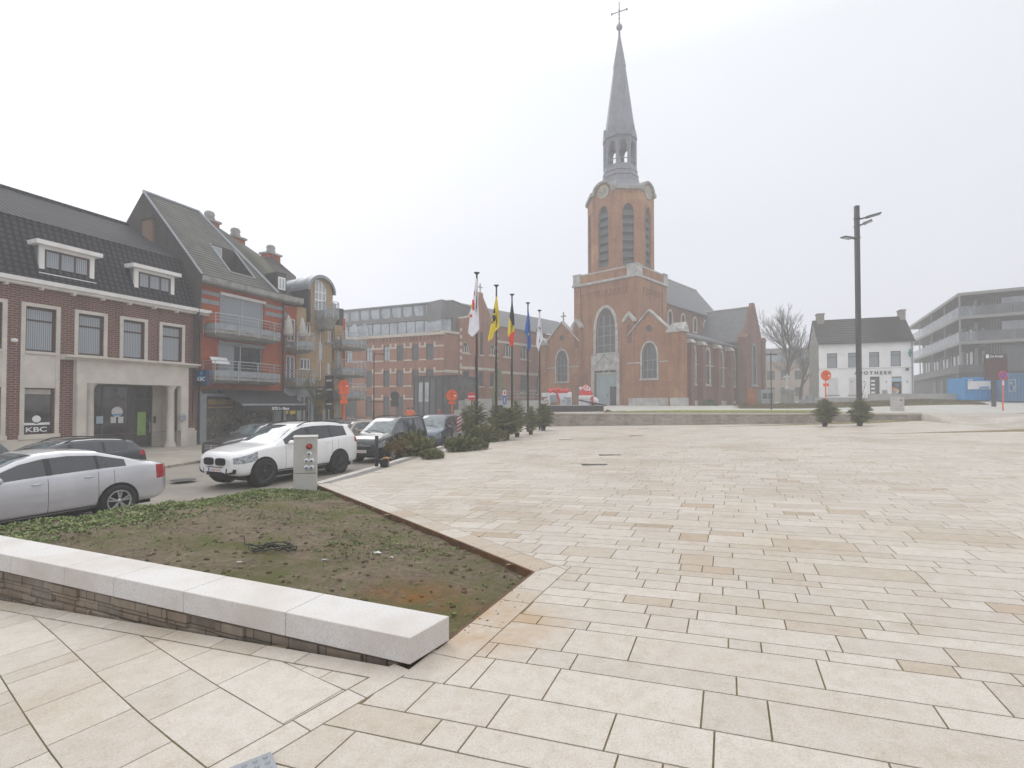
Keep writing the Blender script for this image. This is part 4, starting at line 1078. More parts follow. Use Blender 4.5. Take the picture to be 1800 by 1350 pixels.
for w_, c_ in ((D1, (.5,)), (D2, (.5,)), (V1, (.4, .7)), (V2, (.4, .7)), (SW1, ()), (SW2, ()), (SQ1, (.5,)), (SQ2, (.5,)), (LW1, (.5,)), (LW2, (.5,))):
    window(yb_, w_[0], w_[1], w_[2], w_[3], .06, M['signwhite'], M['glass'], .09, cols=c_, dep=.06)
for w_ in (SQ1, SQ2): MB().box(w_[0]-.15, w_[1]+.15, -.12, -.021, w_[2]-.14, w_[2]).build('sill', M['greystone'], yb_)
xend = X2(606)
MB().box(.05, xend, .45, 11, 0, zy-.1).build('core_wall', M['yellowbrick'], yb_)
# gutter segment 2
MB().prismx([(.3, ze), (-.62, ze), (-.70, ze+.10), (-.70, ze+.42), (.3, ze+.42)], 0.02, X2(531, 545, -.5)).build('gutter', M['concrete'], yb_)
# small flat dormer with white window
ydm = .9; a = L2.xz(486, 500, ydm)[0]; b = L2.xz(503, 510, ydm)[0]; z1_ = L2.xz(486, 477, ydm)[1]; z0_ = L2.xz(500, 512, ydm)[1]
dd = MB().box(a, b, ydm, ydm+5, z0_-.3, z1_).build('dormer', M['greybrick'], yb_)
w_ = MB().box(a+.1, b-.1, ydm-.06, ydm-.01, z0_+.05, z1_-.35).build('dormer_window', M['signwhite'], dd)
MB().box(a+.22, (a+b)/2-.06, ydm-.07, ydm-.061, z0_+.17, z1_-.47).box((a+b)/2+.06, b-.22, ydm-.07, ydm-.061, z0_+.17, z1_-.47).build('pane', M['glasslight'], w_)
# barrel vault: arch face parallel to facade, vault runs back
xa, xb = X2(540, 560), X2(584, 560); zs = Z2(541, 509); zt_ = Z2(560, 487); xm = (xa+xb)/2
zbt = Z2(545, 560)
arc = [(xm+(xb-xa)/2*1.0*math.cos(math.pi*i/16), zs+(zt_-zs)*math.sin(math.pi*i/16)) for i in range(17)]
GX0, GX1 = X2(552), X2(573)
gpts = [(GX0, Z2(552, 548)), (GX1, Z2(573, 548)), (GX1, zs+.25*(zt_-zs)), ((GX0*.35+GX1*.65), zs+.72*(zt_-zs)), (GX0*.7+GX1*.3, zs+.82*(zt_-zs)), (GX0, zs+.78*(zt_-zs))]
wall(yb_, 'arched_gable', [(xa, zbt-.5), (xb, zbt-.5)]+arc, [gpts], M['yellowbrick'], -.04, .25)
bw = MB(); 
big = poly_mb(grow(gpts, -.0), [grow(gpts, -.09)], .02, .08).build('arched_window', M['signwhite'], yb_)
MB().prism(grow(gpts, -.04), .07, .09).build('pane', M['glasslight'], big)
gb = MB(); 
for f in (.33, .62): gb.box(GX0+(GX1-GX0)*f-.05, GX0+(GX1-GX0)*f+.05, .01, .068, gpts[0][1], zs+(zt_-zs)*(.78 if f < .5 else .62))
for zz in (.38, .62): gb.box(GX0, GX1, .012, .066, gpts[0][1]+(zs-gpts[0][1])*zz*1.6-.05, gpts[0][1]+(zs-gpts[0][1])*zz*1.6+.05)
gb.build('glazing_bars', M['signwhite'], big)
va = MB(); arcO = [(xm+((xb-xa)/2+.12)*math.cos(math.pi*i/16), zs+(zt_-zs+.15)*math.sin(math.pi*i/16)) for i in range(17)]
for i in range(16):
    p, q = arcO[i], arcO[i+1]; va.quad((p[0], -.30, p[1]), (q[0], -.30, q[1]), (q[0], 8, q[1]), (p[0], 8, p[1]))
    p2, q2 = arc[i], arc[i+1]; va.quad((p[0], -.30, p[1]), (p2[0], -.30, p2[1]-.1), (q2[0], -.30, q2[1]-.1), (q[0], -.30, q[1]))
for k in range(6):
    for i in range(16):
        p, q = arcO[i], arcO[i+1]; va.tube((p[0], .4+k*1.3, p[1]), (q[0], .4+k*1.3, q[1]), .035, n=4)
va.build('barrel_roof', M['zinc'], yb_)
MB().box(xa-.08, xa+.1, -.25, 8, zbt-.3, zs).build('vault_side', mat('dark_slate_side', (.035, .033, .04)), yb_)
# balconies of the corner building
u0 = X2(497.5, 610, -.5); u1 = L2.xz(556, 615, -1.6)[0]
balcony(yb_, L2, X2(499, 600)+.1, u1, Z2(520, 611, -.9), 2.0, bow=.55); balcony(yb_, L2, X2(499, 600)+.1, u1, Z2(520, 675, -.9), 2.0, bow=.55)
balcony(yb_, L2, X2(551, 560), L2.xz(596, 560, -1.5)[0], Z2(565, 556, -.6), 1.9, bow=.5, under=1.0)
# far round balconies sticking out past the corner
for zz in (Z2(606, 609), Z2(606, 657), Z2(606, 697)):
    balcony(yb_, L2, xend-1.2, L2.xz(637, 610, -.6)[0], zz, 1.6, bow=.5)
MB().box(X2(586), X2(595), .3, 1.8, Z2(590, 545), Z2(590, 532)).build('roof_box', M['grey'], yb_)
MB().box(X2(596), X2(605), .1, 2.0, Z2(600, 575), Z2(600, 542)).build('stair_tower', M['darkmetal'], yb_)
# ground floor: grey stone piers and shop doors
gf = MB(); pxs = [497, 503, 522, 529, 546, 551, 567, 572, 590, 594]
for a, b in zip(pxs[::2], pxs[1::2]): gf.box(X2(a), X2(b), -.06, .3, 0, zg2)
gf.box(X2(497), xyb, -.04, .3, zg2-.5, zg2+.02); gf.build('stone_pier', M['greystone'], yb_)
for i, (a, b) in enumerate(((503, 522), (529, 546), (551, 567), (572, 590))):
    w_ = window(yb_, X2(a), X2(b), .02, zg2-.5, .1, M['rail'] if i % 2 else M['darkmetal'], M['shopglass'], .09, cols=(.45,), name='shop_window')
    if i == 0:
        for (p0, p1) in ((504, 508), (511, 521)):
            a_, b_2 = X2(p0, 720), X2(p1, 720); zz = Z2((p0+p1)/2, 728)
            MB().box(a_, b_2, .08, .09, zz, zz+.45).build('yellow_poster', M['yellow'], w_); MB().box(a_, b_2, .08, .09, zz+.451, zz+.75).build('red_poster', M['red'], w_)
# projecting signs of the shops
for px, py, h_, m_, lab in ((557, 690, .9, 'navy', 'blue'), (573, 690, 2.6, 'darkmetal', 'tall dark')):
    xx = X2(px-4, py); zz = Z2(px-4, py)
    s = MB().box(xx-.06, xx+.06, -1.15, -.2, zz-h_*.5, zz+h_*.5).build('projecting_sign', M['darkmetal'] if h_ > 1 else mat('sign_violet', (.05, .05, .14)), yb_)
    for kz in ((-.1, .25) if h_ < 1 else (-.9, .2, .9)):
        MB().box(xx-.066, xx-.061, -1.0, -.35, zz+kz-.05, zz+kz+.08).build('sign_stripe', M['signwhite'], s)
for py, hh in ((712, .5), (722, .6)):
    xx = X2(556, py); zz = Z2(556, py-2); s = MB().box(xx-.03, xx+.03, -.75, -.2, zz-hh*.5, zz+hh*.5).build('yellow_sign', M['yellow'], yb_)
    if hh > .5: MB().box(xx-.035, xx-.031, -.6, -.2, zz, zz+hh*.5).build('sign_stripe', M['black'], s)
# closed parasols on the upper corner balcony
zpar = Z2(520, 611, -.9)
for px, lab in ((507, 'furled pale parasol left of the other on the upper corner balcony'), (531, 'furled pale parasol on the right part of the upper corner balcony')):
    x, _ = L2.xz(px, 580, -.8); t = empty('furled_parasol', L2.w(x, -.8, zpar+.003), L2a, lab, 'parasol', 'furled parasols on the corner balcony')
    MB().lathe([(.22, 0), (.22, .08), (.03, .09), (.025, 2.3), (.001, 2.32)], 10).build('stand', M['grey'], t)
    MB().lathe([(.05, .7), (.30, .8), (.34, 1.0), (.26, 1.6), (.12, 2.1), (.02, 2.25)], 12).build('cover', M['canvas'], t)
# ============================================================ OLD SCHOOL (brick, glass top storey)
M['schoolbrick'] = brickmat('school_brick', (.44, .155, .085), (.32, .115, .065), (.40, .29, .22), .24, .09, .012, stain=(.8, .74, .7))
M['palestone'] = mat('pale_stone_band', (.60, .55, .46), (.50, .45, .37), .8, 2)
M['roofslate'] = tilemat('slate_roof', (.16, .17, .19), (.13, .14, .155), (.08, .08, .09), .3, .14, .55, .02, .5)
M['roofmetal'] = mat('metal_cladding', (.20, .205, .21), (.15, .155, .16), .5, .5)
M['darkglass'] = glassmat('dark_glass', (.035, .042, .048), c2=(.07, .08, .09), scale=.8)
pS = atd(780, 734, 62); ZS = pS.z
S1 = Fr(pS.x, pS.y, R(-23.4), ZS); S2 = Fr(pS.x, pS.y, R(47), ZS)
sch = S1.root('old_school', 'old red brick school with pale stone bands and a modern glazed top storey', 'building')
xL = S1.xz(560, 650)[0]; zc1 = S1.xz(778, 588)[1]; zc2 = S1.xz(778, 583)[1]
cols_ = [(608, 619), (643, 654), (674, 685), (697, 709), (724, 736), (749, 762)]
rows_ = [(S1.xz(755, 632)[1], S1.xz(755, 604)[1], 0), (S1.xz(650, 680)[1], S1.xz(650, 652)[1], .12), (S1.xz(650, 738)[1], S1.xz(650, 697)[1], 0)]
hs_, ws_ = [], []
for r, (z0, z1, ar) in enumerate(rows_):
    for c, (a, b) in enumerate(cols_):
        xa, xb = S1.xz(a, 650)[0], S1.xz(b, 650)[0]
        if r == 2 and c in (4, 5, 0): continue
        hs_.append(segarch(xa, xb, z0, z1, .18) if ar else rect(xa, xb, z0, z1)); ws_.append((xa, xb, z0, z1, r))
aa, ab = S1.xz(605, 700)[0], S1.xz(627, 700)[0]; az = S1.xz(615, 697)[1]
hs_.append(segarch(aa, ab, .02, az, .7))
wall(sch, 'wall', rect(xL, 0, 0, zc1), hs_, M['schoolbrick'], 0, .4)
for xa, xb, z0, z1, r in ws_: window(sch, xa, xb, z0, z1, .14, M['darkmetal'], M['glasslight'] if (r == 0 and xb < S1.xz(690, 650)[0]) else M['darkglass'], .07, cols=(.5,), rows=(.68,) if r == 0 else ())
MB().box(aa, ab, .3, .5, 0, az).build('gateway', M['darkmetal'], sch)
bd = MB()
for r, (z0, z1, ar) in enumerate(rows_):
    xs_ = sorted([(w_[0], w_[1]) for w_ in ws_ if w_[4] == r])
    ends = [xL]+[e for w_ in xs_ for e in w_]+[0]
    for i in range(0, len(ends), 2):
        p, q = ends[i], ends[i+1]
        if r == 2 and p < ab: p = ab+.3
        s1 = .28
        bd.box(p+(s1 if i else 0), q-(s1 if i+2 < len(ends) else 0), -.03, -.001, z1-.42, z1-.22)
        if i: bd.box(p+.02, p+s1, -.03, -.001, z1-.42, z1+.22)
        if i+2 < len(ends): bd.box(q-s1, q-.02, -.03, -.001, z1-.42, z1+.22)
        bd.box(p, q, -.03, -.001, z0-.06, z0+.12)
bd.build('stone_band', M['palestone'], sch)
MB().box(xL, .12, -.25, .5, zc1-.0, zc2).build('cornice', M['palestone'], sch)
dn = MB(); x = xL
while x < -.2: dn.box(x, x+.16, -.16, -.001, zc1-.55, zc1-.01); x += .52
dn.build('corbels', M['schoolbrick'], sch)
# glass storeys on top, arched cladding
g0, g1, g2 = zc2, S1.xz(778, 556, 1.4)[1], S1.xz(778, 531, 1.4)[1]
yg = 1.4; xg = S1.xz(560, 560, yg)[0]
MB().box(xg, 0.4, yg+.1, 9, g0, g2-.05).build('storey_core', M['roofmetal'], sch)
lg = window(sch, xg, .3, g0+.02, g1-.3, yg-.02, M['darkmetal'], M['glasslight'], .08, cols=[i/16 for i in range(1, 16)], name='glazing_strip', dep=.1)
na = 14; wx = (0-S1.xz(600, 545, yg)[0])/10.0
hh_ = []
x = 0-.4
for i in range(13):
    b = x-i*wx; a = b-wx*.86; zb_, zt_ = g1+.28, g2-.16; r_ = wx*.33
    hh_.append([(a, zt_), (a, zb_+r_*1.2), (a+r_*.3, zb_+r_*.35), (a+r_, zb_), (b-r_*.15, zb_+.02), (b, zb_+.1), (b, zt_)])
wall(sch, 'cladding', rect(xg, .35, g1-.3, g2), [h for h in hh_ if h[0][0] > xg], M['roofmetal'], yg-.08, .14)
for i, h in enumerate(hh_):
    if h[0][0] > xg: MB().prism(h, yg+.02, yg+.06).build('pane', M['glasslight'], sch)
hb_ = []
for i in range(10, 13):
    b = x-(i-3)*wx-0; 
MB().box(xg-.1, .5, yg-.2, 9, g2, g2+.14).build('roof_edge', M['grey'], sch)
for i in range(7, 12):
    b = x-i*wx; a = b-wx*.8
    MB().prism(segarch(a, b, g0+.05, g1-.1, 1.0), yg-.10, yg-.04).build('arched_pane', M['glasslight'], sch)
# right wing in its own direction (child frame)
w2r = S2.root('school_wing', 'long brick school wing with gothic gable and grey slate roof behind the flagpoles', 'building')
X_ = lambda px, py=640, y=0: S2.xz(px, py, y)[0]
Z_ = lambda px, py, y=0: S2.xz(px, py, y)[1]
xg1, xg2, xe2 = X_(806), X_(873), X_(1010)
zev2 = Z_(856, 571); 
wn = []
for (a, b, t, bt, k) in ((811, 823, 600, 621, 3), (858, 871, 604, 625, 3), (885, 900, 600, 628, 3), (915, 931, 605, 632, 3), (812, 823, 652, 678, 1), (839, 847, 654, 679, 1), (859, 867, 655, 680, 1), (915, 928, 658, 690, 2), (943, 955, 660, 692, 2), (841.5, 847, 584, 624, 1)):
    wn.append((X_(a), X_(b), Z_((a+b)/2, bt), Z_((a+b)/2, t), k))
gl = [gothic(w_[0], w_[1], w_[2], w_[3]) if w_[4] == 3 else rect(*w_[:4]) for w_ in wn]
inL = [g for g, w_ in zip(gl, wn) if w_[1] < xg2]; inR = [g for g, w_ in zip(gl, wn) if w_[0] > xg2]
zsh = Z_(806, 560); xap = (xg1+xg2)/2+.3; zap = Z_(841, 515)
wall(w2r, 'wall', rect(.02, xg1, 0, Z_(790, 586)), [], M['schoolbrick'], 0, .4)
gsh = [(xg1, 0), (xg2, 0), (xg2, zsh), (xg2-.8, zsh+.15), (xap+2.0, zsh+.4), (xap+1.6, zsh+1.2), (xap+.35, zap-.5), (xap+.3, zap), (xap-.3, zap), (xap-.35, zap-.5), (xap-1.6, zsh+1.2), (xap-2.0, zsh+.4), (xg1+.8, zsh+.15), (xg1, zsh)]
wall(w2r, 'gable_wall', gsh, inL, M['schoolbrick'], -.25, .5)
cp = MB(); top = gsh[2:]
for p, q in zip(top, top[1:]): cp.tube((p[0], 0, p[1]+.04), (q[0], 0, q[1]+.04), .16, n=5)
cp.box(xap-.07, xap+.07, -.1, .06, zap, zap+1.3).box(xap-.38, xap+.38, -.1, .06, zap+.75, zap+.9)
for i in range(12):
    z = 1+i*.9
    for xx in (xg1, xg2-.35): cp.box(xx, xx+.35, -.28, -.251, z, z+.42)
cp.box(xg1, xg2, -.28, -.252, Z_(840, 652)+.1, Z_(840, 646)).box(.05, xg1, -.03, -.001, Z_(790, 655), Z_(790, 650)).box(xg2, xe2, -.03, -.001, Z_(900, 658), Z_(900, 653)).box(xg2+.2, xe2, -.03, -.001, Z_(905, 606)-.0, Z_(905, 602))
cp.build('stone_trim', M['palestone'], w2r)
wall(w2r, 'wall', rect(xg2, xe2, 0, zev2), inR, M['schoolbrick'], 0, .4)
for g, w_ in zip(gl, wn):
    yy = -.12 if w_[1] < xg2 else .13
    if w_[4] == 3:
        f = poly_mb(g, [grow(g, -.14)], yy, .1).box((w_[0]*2+w_[1])/3-.06, (w_[0]*2+w_[1])/3+.06, yy+.001, yy+.09, w_[2]+.1, w_[3]-.6).box((w_[0]+w_[1]*2)/3-.06, (w_[0]+w_[1]*2)/3+.06, yy+.001, yy+.09, w_[2]+.1, w_[3]-.6).build('window', M['palestone'], w2r)
        MB().prism(grow(g, -.05), yy+.05, yy+.06).build('pane', M['darkglass'], f)
    else: window(w2r, *w_[:4], yy, M['darkmetal'], M['darkglass'], .07, cols=(.5,) if w_[4] == 2 else (), rows=(.5,))
    MB().box(w_[0]-.15, w_[1]+.15, yy-.22, yy, w_[2]-.16, w_[2]).build('sill', M['palestone'], w2r)
# roofs of the wing
yrr = 5.0; zr2 = S2.xz(1000, 569, yrr)[1]
m = MB(); m.add([(xg1+1.2, -.35, zev2), (xe2+2, -.35, zev2), (xe2+2, yrr, zr2), (xg1+1.2, yrr, zr2)], [(0, 1, 2, 3)]); m.add([(xg1+1.2, yrr*2, zev2), (xe2+2, yrr*2, zev2), (xe2+2, yrr, zr2), (xg1+1.2, yrr, zr2)], [(3, 2, 1, 0)])
m.build('roof', M['roofslate'], w2r)
MB().box(-.2, xg1+.5, .6, 9, 0, Z_(800, 583)).box(xg1, xe2, .45, 9, 0, zev2-.1).build('core_wall', M['schoolbrick'], w2r)
MB().box(-.1, xg1, -.2, .6, Z_(790, 586), Z_(790, 582)).build('cornice', M['palestone'], w2r)
MB().prism([(.2, Z_(785, 560)), (.2, Z_(783, 530, 1.5)), (2.2, Z_(800, 533, 1.5)), (xg1+2, Z_(830, 545, 1.5)), (xg1+1, Z_(815, 555))], .8, 6).build('slate_corner', M['roofmetal'], w2r)
MB().box(.3, xg1-.1, .9, 3, Z_(790, 583), Z_(790, 560)).build('terrace_glass', M['glasslight'], w2r)
# dark glass entrance box in front of the corner
gp = atz(729, 735, -2.02); GE = Fr(*atd(728, 735, 57.5)[:2], R(-23.4), -2.0)
ge = GE.root('glass_entrance', 'dark glazed entrance box in front of the old school corner', 'entrance')
gx = GE.xz(805, 700)[0]; gzt = GE.xz(760, 661)[1]
MB().box(0, gx, 0, 5, 0, gzt).build('glass_box', M['darkglass'], ge)
fm_ = MB().box(-.05, gx+.05, -.08, -.001, gzt-.3, gzt+.05)
for f in (0, .09, .22, .36, .5, .66, .8, 1): fm_.box(gx*f-.07, gx*f+.07, -.08, -.002, 0, gzt-.3)
fm_.build('frame', M['black'], ge)
for f0, f1 in ((.09, .2), (.24, .35)): MB().box(gx*f0+.1, gx*f1, -.03, -.004, gzt*.42, gzt*.86).build('pane', M['glasslight'], ge)
# ============================================================ CHURCH
pC = atd(1119.7, 713, 60); C = Fr(pC.x, pC.y, R(-43), pC.z)
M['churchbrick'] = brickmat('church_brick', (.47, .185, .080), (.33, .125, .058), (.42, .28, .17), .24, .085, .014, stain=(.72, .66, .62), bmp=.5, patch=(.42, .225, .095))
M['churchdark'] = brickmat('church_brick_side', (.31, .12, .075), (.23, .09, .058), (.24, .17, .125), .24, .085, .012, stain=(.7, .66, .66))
M['whitestone'] = mat('weathered_white_stone', (.55, .54, .52), (.40, .39, .37), .8, .9, c3=(.3, .29, .27), s3=1.5)
M['lead'] = mat('leaded_glass', (.10, .11, .115), (.065, .07, .075), .35, 1.2)
M['doorblue'] = mat('pale_blue_door', (.33, .42, .45), (.28, .36, .39), .6, 1.5)
M['louvre'] = mat('louvre_slate', (.10, .105, .12), (.07, .075, .085), .7, 2)
M['gold'] = mat('gilt', (.62, .50, .18), (.5, .4, .12), .35, 5, metal=.5)
chu = C.root('church', 'large gothic red brick church with square tower, octagonal belfry and slim slate spire', 'church')
tw, td = 8.9, 7.6; zt0 = 15.45; zpar = 16.95
cx_, cy_ = -tw/2, td/2
wx0, wx1 = -5.72, -2.9; sill = 6.5
bigw = gothic(wx0, wx1, sill+.05, 12.2, 9, 9.0)
stw = grow(bigw, .38)
drx0, drx1 = -6.0, -2.75
door_o = [(drx0, 0), (drx1, 0), (drx1, 4.2)]+[(cx_*1.0+.02+(drx1-drx0)/2*math.cos(math.pi*i/12), 4.2+1.15*math.sin(math.pi*i/12)) for i in range(1, 12)]+[(drx0, 4.2)]
wall(chu, 'tower_wall', rect(-tw, 0, 0, zt0), [bigw, door_o], M['churchbrick'], 0, .6)
MB().box(-.6, 0, .6, td, 0, zt0).box(-tw, -tw+.6, .6, td, 0, zt0).box(-tw+.6, -.6, td-.5, td, 0, zt0).box(-tw+.6, -.6, .62, td-.5, zt0-.3, zt0).build('tower_wall', M['churchbrick'], chu)
MB().box(-tw+.6, -.6, 2.2, 2.4, 0, zt0-.3).build('tower_inner_wall', M['churchdark'], chu)
poly_mb([(wx0-.38, 4.4), (wx1+.38, 4.4)]+[p for p in stw if p[1] > sill], [bigw, [(p[0], p[1]) for p in door_o if p[1] > 4.45][::1]] if False else [bigw], -.08, .079).build('window_surround', M['whitestone'], chu)
poly_mb([(drx0-.45, 0), (drx1+.45, 0), (drx1+.45, 6.35), (drx0-.45, 6.35)], [door_o], -.11, .10).build('portal_surround', M['whitestone'], chu)
hood = MB(); 
for i in range(8):
    t0, t1 = i/8, (i+1)/8
    f = lambda t: (cx_-1.1*(1-t)**1.6-.02, 5.35+1.15*t)
    a, b = f(t0), f(t1); hood.tube((a[0], -.16, a[1]), (b[0], -.16, b[1]), .06, n=5).tube((2*cx_-a[0], -.16, a[1]), (2*cx_-b[0], -.16, b[1]), .06, n=5)
hood.build('portal_hood', M['concrete'], chu)
bw_f = poly_mb(bigw, [grow(bigw, -.12)], .28, .12).box(wx0+.9, wx0+1.0, .285, .395, sill+.1, 11.3).box(wx1-1.0, wx1-.9, .285, .395, sill+.1, 11.3)
for zz in (7.6, 8.8, 10.0): bw_f.box(wx0+.1, wx1-.1, .30, .38, zz-.03, zz+.03)
bw_f = bw_f.build('great_window', M['greystone'], chu); MB().prism(grow(bigw, -.05), .35, .37).build('pane', M['lead'], bw_f)
MB().box(wx0-.45, wx1+.45, -.2, .25, sill-.12, sill+.05).build('sill', M['whitestone'], chu)
# portal: tympanum and door
ty = MB(); ty.box(drx0, drx1, .22, .40, 3.95, 4.15)
cxm = (drx0+drx1)/2
for k in (-.8, 0, .8):
    for s_ in (-1, 1): ty.tube((cxm+k+s_*.4, .26, 4.15), (cxm+k, .26, 4.95-abs(k)*.3), .05, n=5)
tf = ty.build('tympanum', M['whitestone'], chu); MB().prism([(p[0], max(p[1], 4.15)) for p in door_o if p[1] > 0]+[], .34, .36).build('pane', M['lead'], tf)
dd = MB(); n_ = 12; wdd = (drx1-drx0-.1)/n_
for i in range(n_): dd.box(drx0+.05+i*wdd+.012, drx0+.05+(i+1)*wdd-.012, .30, .36, .02, 3.94)
dd.box(drx0+.03, drx1-.03, .361, .42, .02, 3.94); dd = dd.build('door', M['doorblue'], chu)
MB().box(drx1-1.15, drx1-.25, .27, .298, .02, 2.35).build('wicket', M['darkmetal'], dd)
MB().tube((drx0+1.75, .27, 1.1), (drx0+1.75, .27, 1.5), .04).build('door_handle', M['black'], dd)
# buttress piers on the tower front
for (a, b) in ((-9.0, -7.75), (-1.35, -.05)):
    MB().box(a, b, -.55, -.001, .8, zt0-5.4).build('buttress', M['churchbrick'], chu)
    xm = (a+b)/2; zt_ = zt0-5.4
    cpn = MB().prism([(a-.18, zt_), (a-.18, zt_+.3), (xm, zt_+1.25), (b+.18, zt_+.3), (b+.18, zt_), (b-.1, zt_), (xm, zt_+.75), (a+.1, zt_)], -.75, -.0).build('buttress_cap', M['whitestone'], chu)
    MB().prism([(a+.1, zt_), (xm, zt_+.75), (b-.1, zt_)], -.56, -.02).build('buttress_gablet', M['churchbrick'], chu)
    ba = gothic(a+.32, b-.32, zt_-2.6, zt_-.25); MB().prism(ba, -.575, -.553).build('blind_niche', M['churchdark'], chu)
for (a, b) in ((-9.0, -8.0), (-1.0, .02)): MB().box(a, b, -.22, -.002, zt0-4.4, zt0).build('pilaster', M['churchbrick'], chu)
MB().box(.001, .22, -.2, 1.0, 9, zt0).box(.001, .22, td-1.1, td-.1, 9, zt0).build('pilaster', M['churchbrick'], chu)
# corbel arcade under the cornice
cb_ = MB()
for i in range(12): a = -7.9+i*.575; cb_.prism([(a, zt0-1.75), (a+.30, zt0-1.3), (a+.30, zt0-1.0), (a, zt0-1.0)], -.12, -.001)
cb_.box(-7.95, -1.05, -.14, -.001, zt0-1.0, zt0-.0)
for i in range(9): a = 1.1+i*.58; cb_.prismx([(a, zt0-1.7), (a+.3, zt0-1.3), (a+.3, zt0-1.0), (a, zt0-1.0)], .001, .12)
cb_.box(.001, .14, 1.0, td-1.1, zt0-1, zt0); cb_.build('corbel_arcade', M['churchbrick'], chu)
MB().box(-tw-.32, .34, -.42, td+.3, zt0, zt0+.28).build('cornice', M['whitestone'], chu)
pp = MB(); z0 = zt0+.28; z1 = zpar
pp.box(-tw+.9, -1.1, -.15, .15, z0, z1-.16).box(-.15, .15, 1.15, td-.9, z0, z1-.16).box(-tw-.1, -tw+.2, 1.1, td-1, z0, z1-.16).box(-tw+1, -1, td-.2, td+.1, z0, z1-.16).build('parapet', M['churchbrick'], chu)
ps = MB()
for (a, b, c, d) in ((-tw-.2, -tw+.9, -.3, .9), (-1.1, .22, -.3, 1.1), (-.9, .22, td-.9, td+.2), (-tw-.2, -tw+.9, td-.9, td+.2)): ps.box(a, b, c, d, z0, z1); ps.box(a-.06, b+.06, c-.06, d+.06, z1, z1+.12)
ps.box(-tw+.9, -1.1, -.2, .2, z1-.16, z1).box(-.2, .2, 1.1, td-.9, z1-.16, z1)
ps.build('parapet_stone', M['whitestone'], chu)
MB().box(-tw+.1, -.1, .1, td-.1, z0-.02, z0+.05).build('tower_deck', M['concrete'], chu)
# octagonal belfry
ap = 3.98; rc_ = ap/math.cos(math.pi/8); zb0, zb1 = z0+.05, 26.9
zo = lambda px, py: C.xz(1091, py, cy_)[1]
def octp(r, ph=.5): return [(cx_+r*math.cos(2*math.pi*(i+ph)/8), cy_+r*math.sin(2*math.pi*(i+ph)/8)) for i in range(8)]
oc = MB().prismz(octp(rc_-.5), zb0, zb1+.1); oc.build('belfry_core', M['darkmetal'], chu)
facew = 2*ap*math.tan(math.pi/8)
zl0, zl1 = 17.3, 25.1
for k in range(8):
    ang = 2*math.pi*k/8                       # outward normal angle
    fm_ = Matrix.Translation((cx_, cy_, 0)) @ Matrix.Rotation(ang+math.pi/2, 4, 'Z')   # local -y -> outward
    lw = gothic(-.72, .72, zl0, zl1, 7, zl1-1.7)
    clock = k % 2 == 0
    top = rect(-facew/2, facew/2, zb0, zb1)
    if clock:
        top = [(-facew/2, zb0), (facew/2, zb0), (facew/2, zb1-.2)]+[(1.2*math.cos(math.pi*i/10), zb1+.1+.95*math.sin(math.pi*i/10)) for i in range(11)]+[(-facew/2, zb1-.2)]
    w_ = poly_mb(top, [lw], -ap, .35).xf(fm_).build('belfry_wall', M['churchbrick'], chu)
    poly_mb(grow(lw, .16), [lw], -ap-.06, .06).xf(fm_).build('louvre_surround', M['churchbrick'], w_)
    lv = MB()
    for i in range(7):
        z = zl0+.25+i*1.05
        if z < zl1-.9: lv.add([(-.72, -ap+.02, z-.25), (.72, -ap+.02, z-.25), (.72, -ap+.40, z+.55), (-.72, -ap+.40, z+.55), (-.72, -ap+.06, z-.3), (.72, -ap+.06, z-.3), (.72, -ap+.44, z+.5), (-.72, -ap+.44, z+.5)], [(0, 1, 2, 3), (7, 6, 5, 4), (0, 4, 5, 1), (3, 2, 6, 7)])
    lv.xf(fm_).build('louvres', M['louvre'], w_)
    co = MB()
    if clock:
        for i in range(10):
            a0, a1 = math.pi*i/10, math.pi*(i+1)/10
            co.prism([(1.2*math.cos(a0), zb1+.1+.95*math.sin(a0)), (1.5*math.cos(a0), zb1+.12+1.2*math.sin(a0)), (1.5*math.cos(a1), zb1+.12+1.2*math.sin(a1)), (1.2*math.cos(a1), zb1+.1+.95*math.sin(a1))], -ap-.28, -ap+.8)
        co.box(-facew/2-.15, -1.25, -ap-.28, -ap+.3, zb1-.25, zb1+.12).box(1.25, facew/2+.15, -ap-.28, -ap+.3, zb1-.25, zb1+.12)
    else: co.box(-facew/2-.05, facew/2+.05, -ap-.28, -ap+.4, zb1-.1, zb1+.28)
    co.xf(fm_).build('belfry_cornice', M['concrete'], chu)
    if clock:
        ck = MB().prism([(.86*math.cos(2*math.pi*i/24), zb1-.05+.86*math.sin(2*math.pi*i/24)) for i in range(24)], -ap-.10, -ap-.02).xf(fm_).build('clock_face', M['concrete'], w_)
        nm = MB()
        for i in range(12):
            a = 2*math.pi*i/12; c, s = math.cos(a), math.sin(a); p = [(r_*c-t*s, zb1-.05+r_*s+t*c) for r_, t in ((.60, -.05), (.82, -.06), (.82, .06), (.60, .05))]; nm.prism(p, -ap-.13, -ap-.10)
        for a, l in ((1.2, .7), (2.5, .45)):
            c, s = math.cos(a), math.sin(a); nm.prism([(r_*c-t*s, zb1-.05+r_*s+t*c) for r_, t in ((-.1, -.03), (l, -.03), (l, .03), (-.1, .03))], -ap-.15, -ap-.131)
        nm.xf(fm_).build('clock_hands', M['gold'], ck)
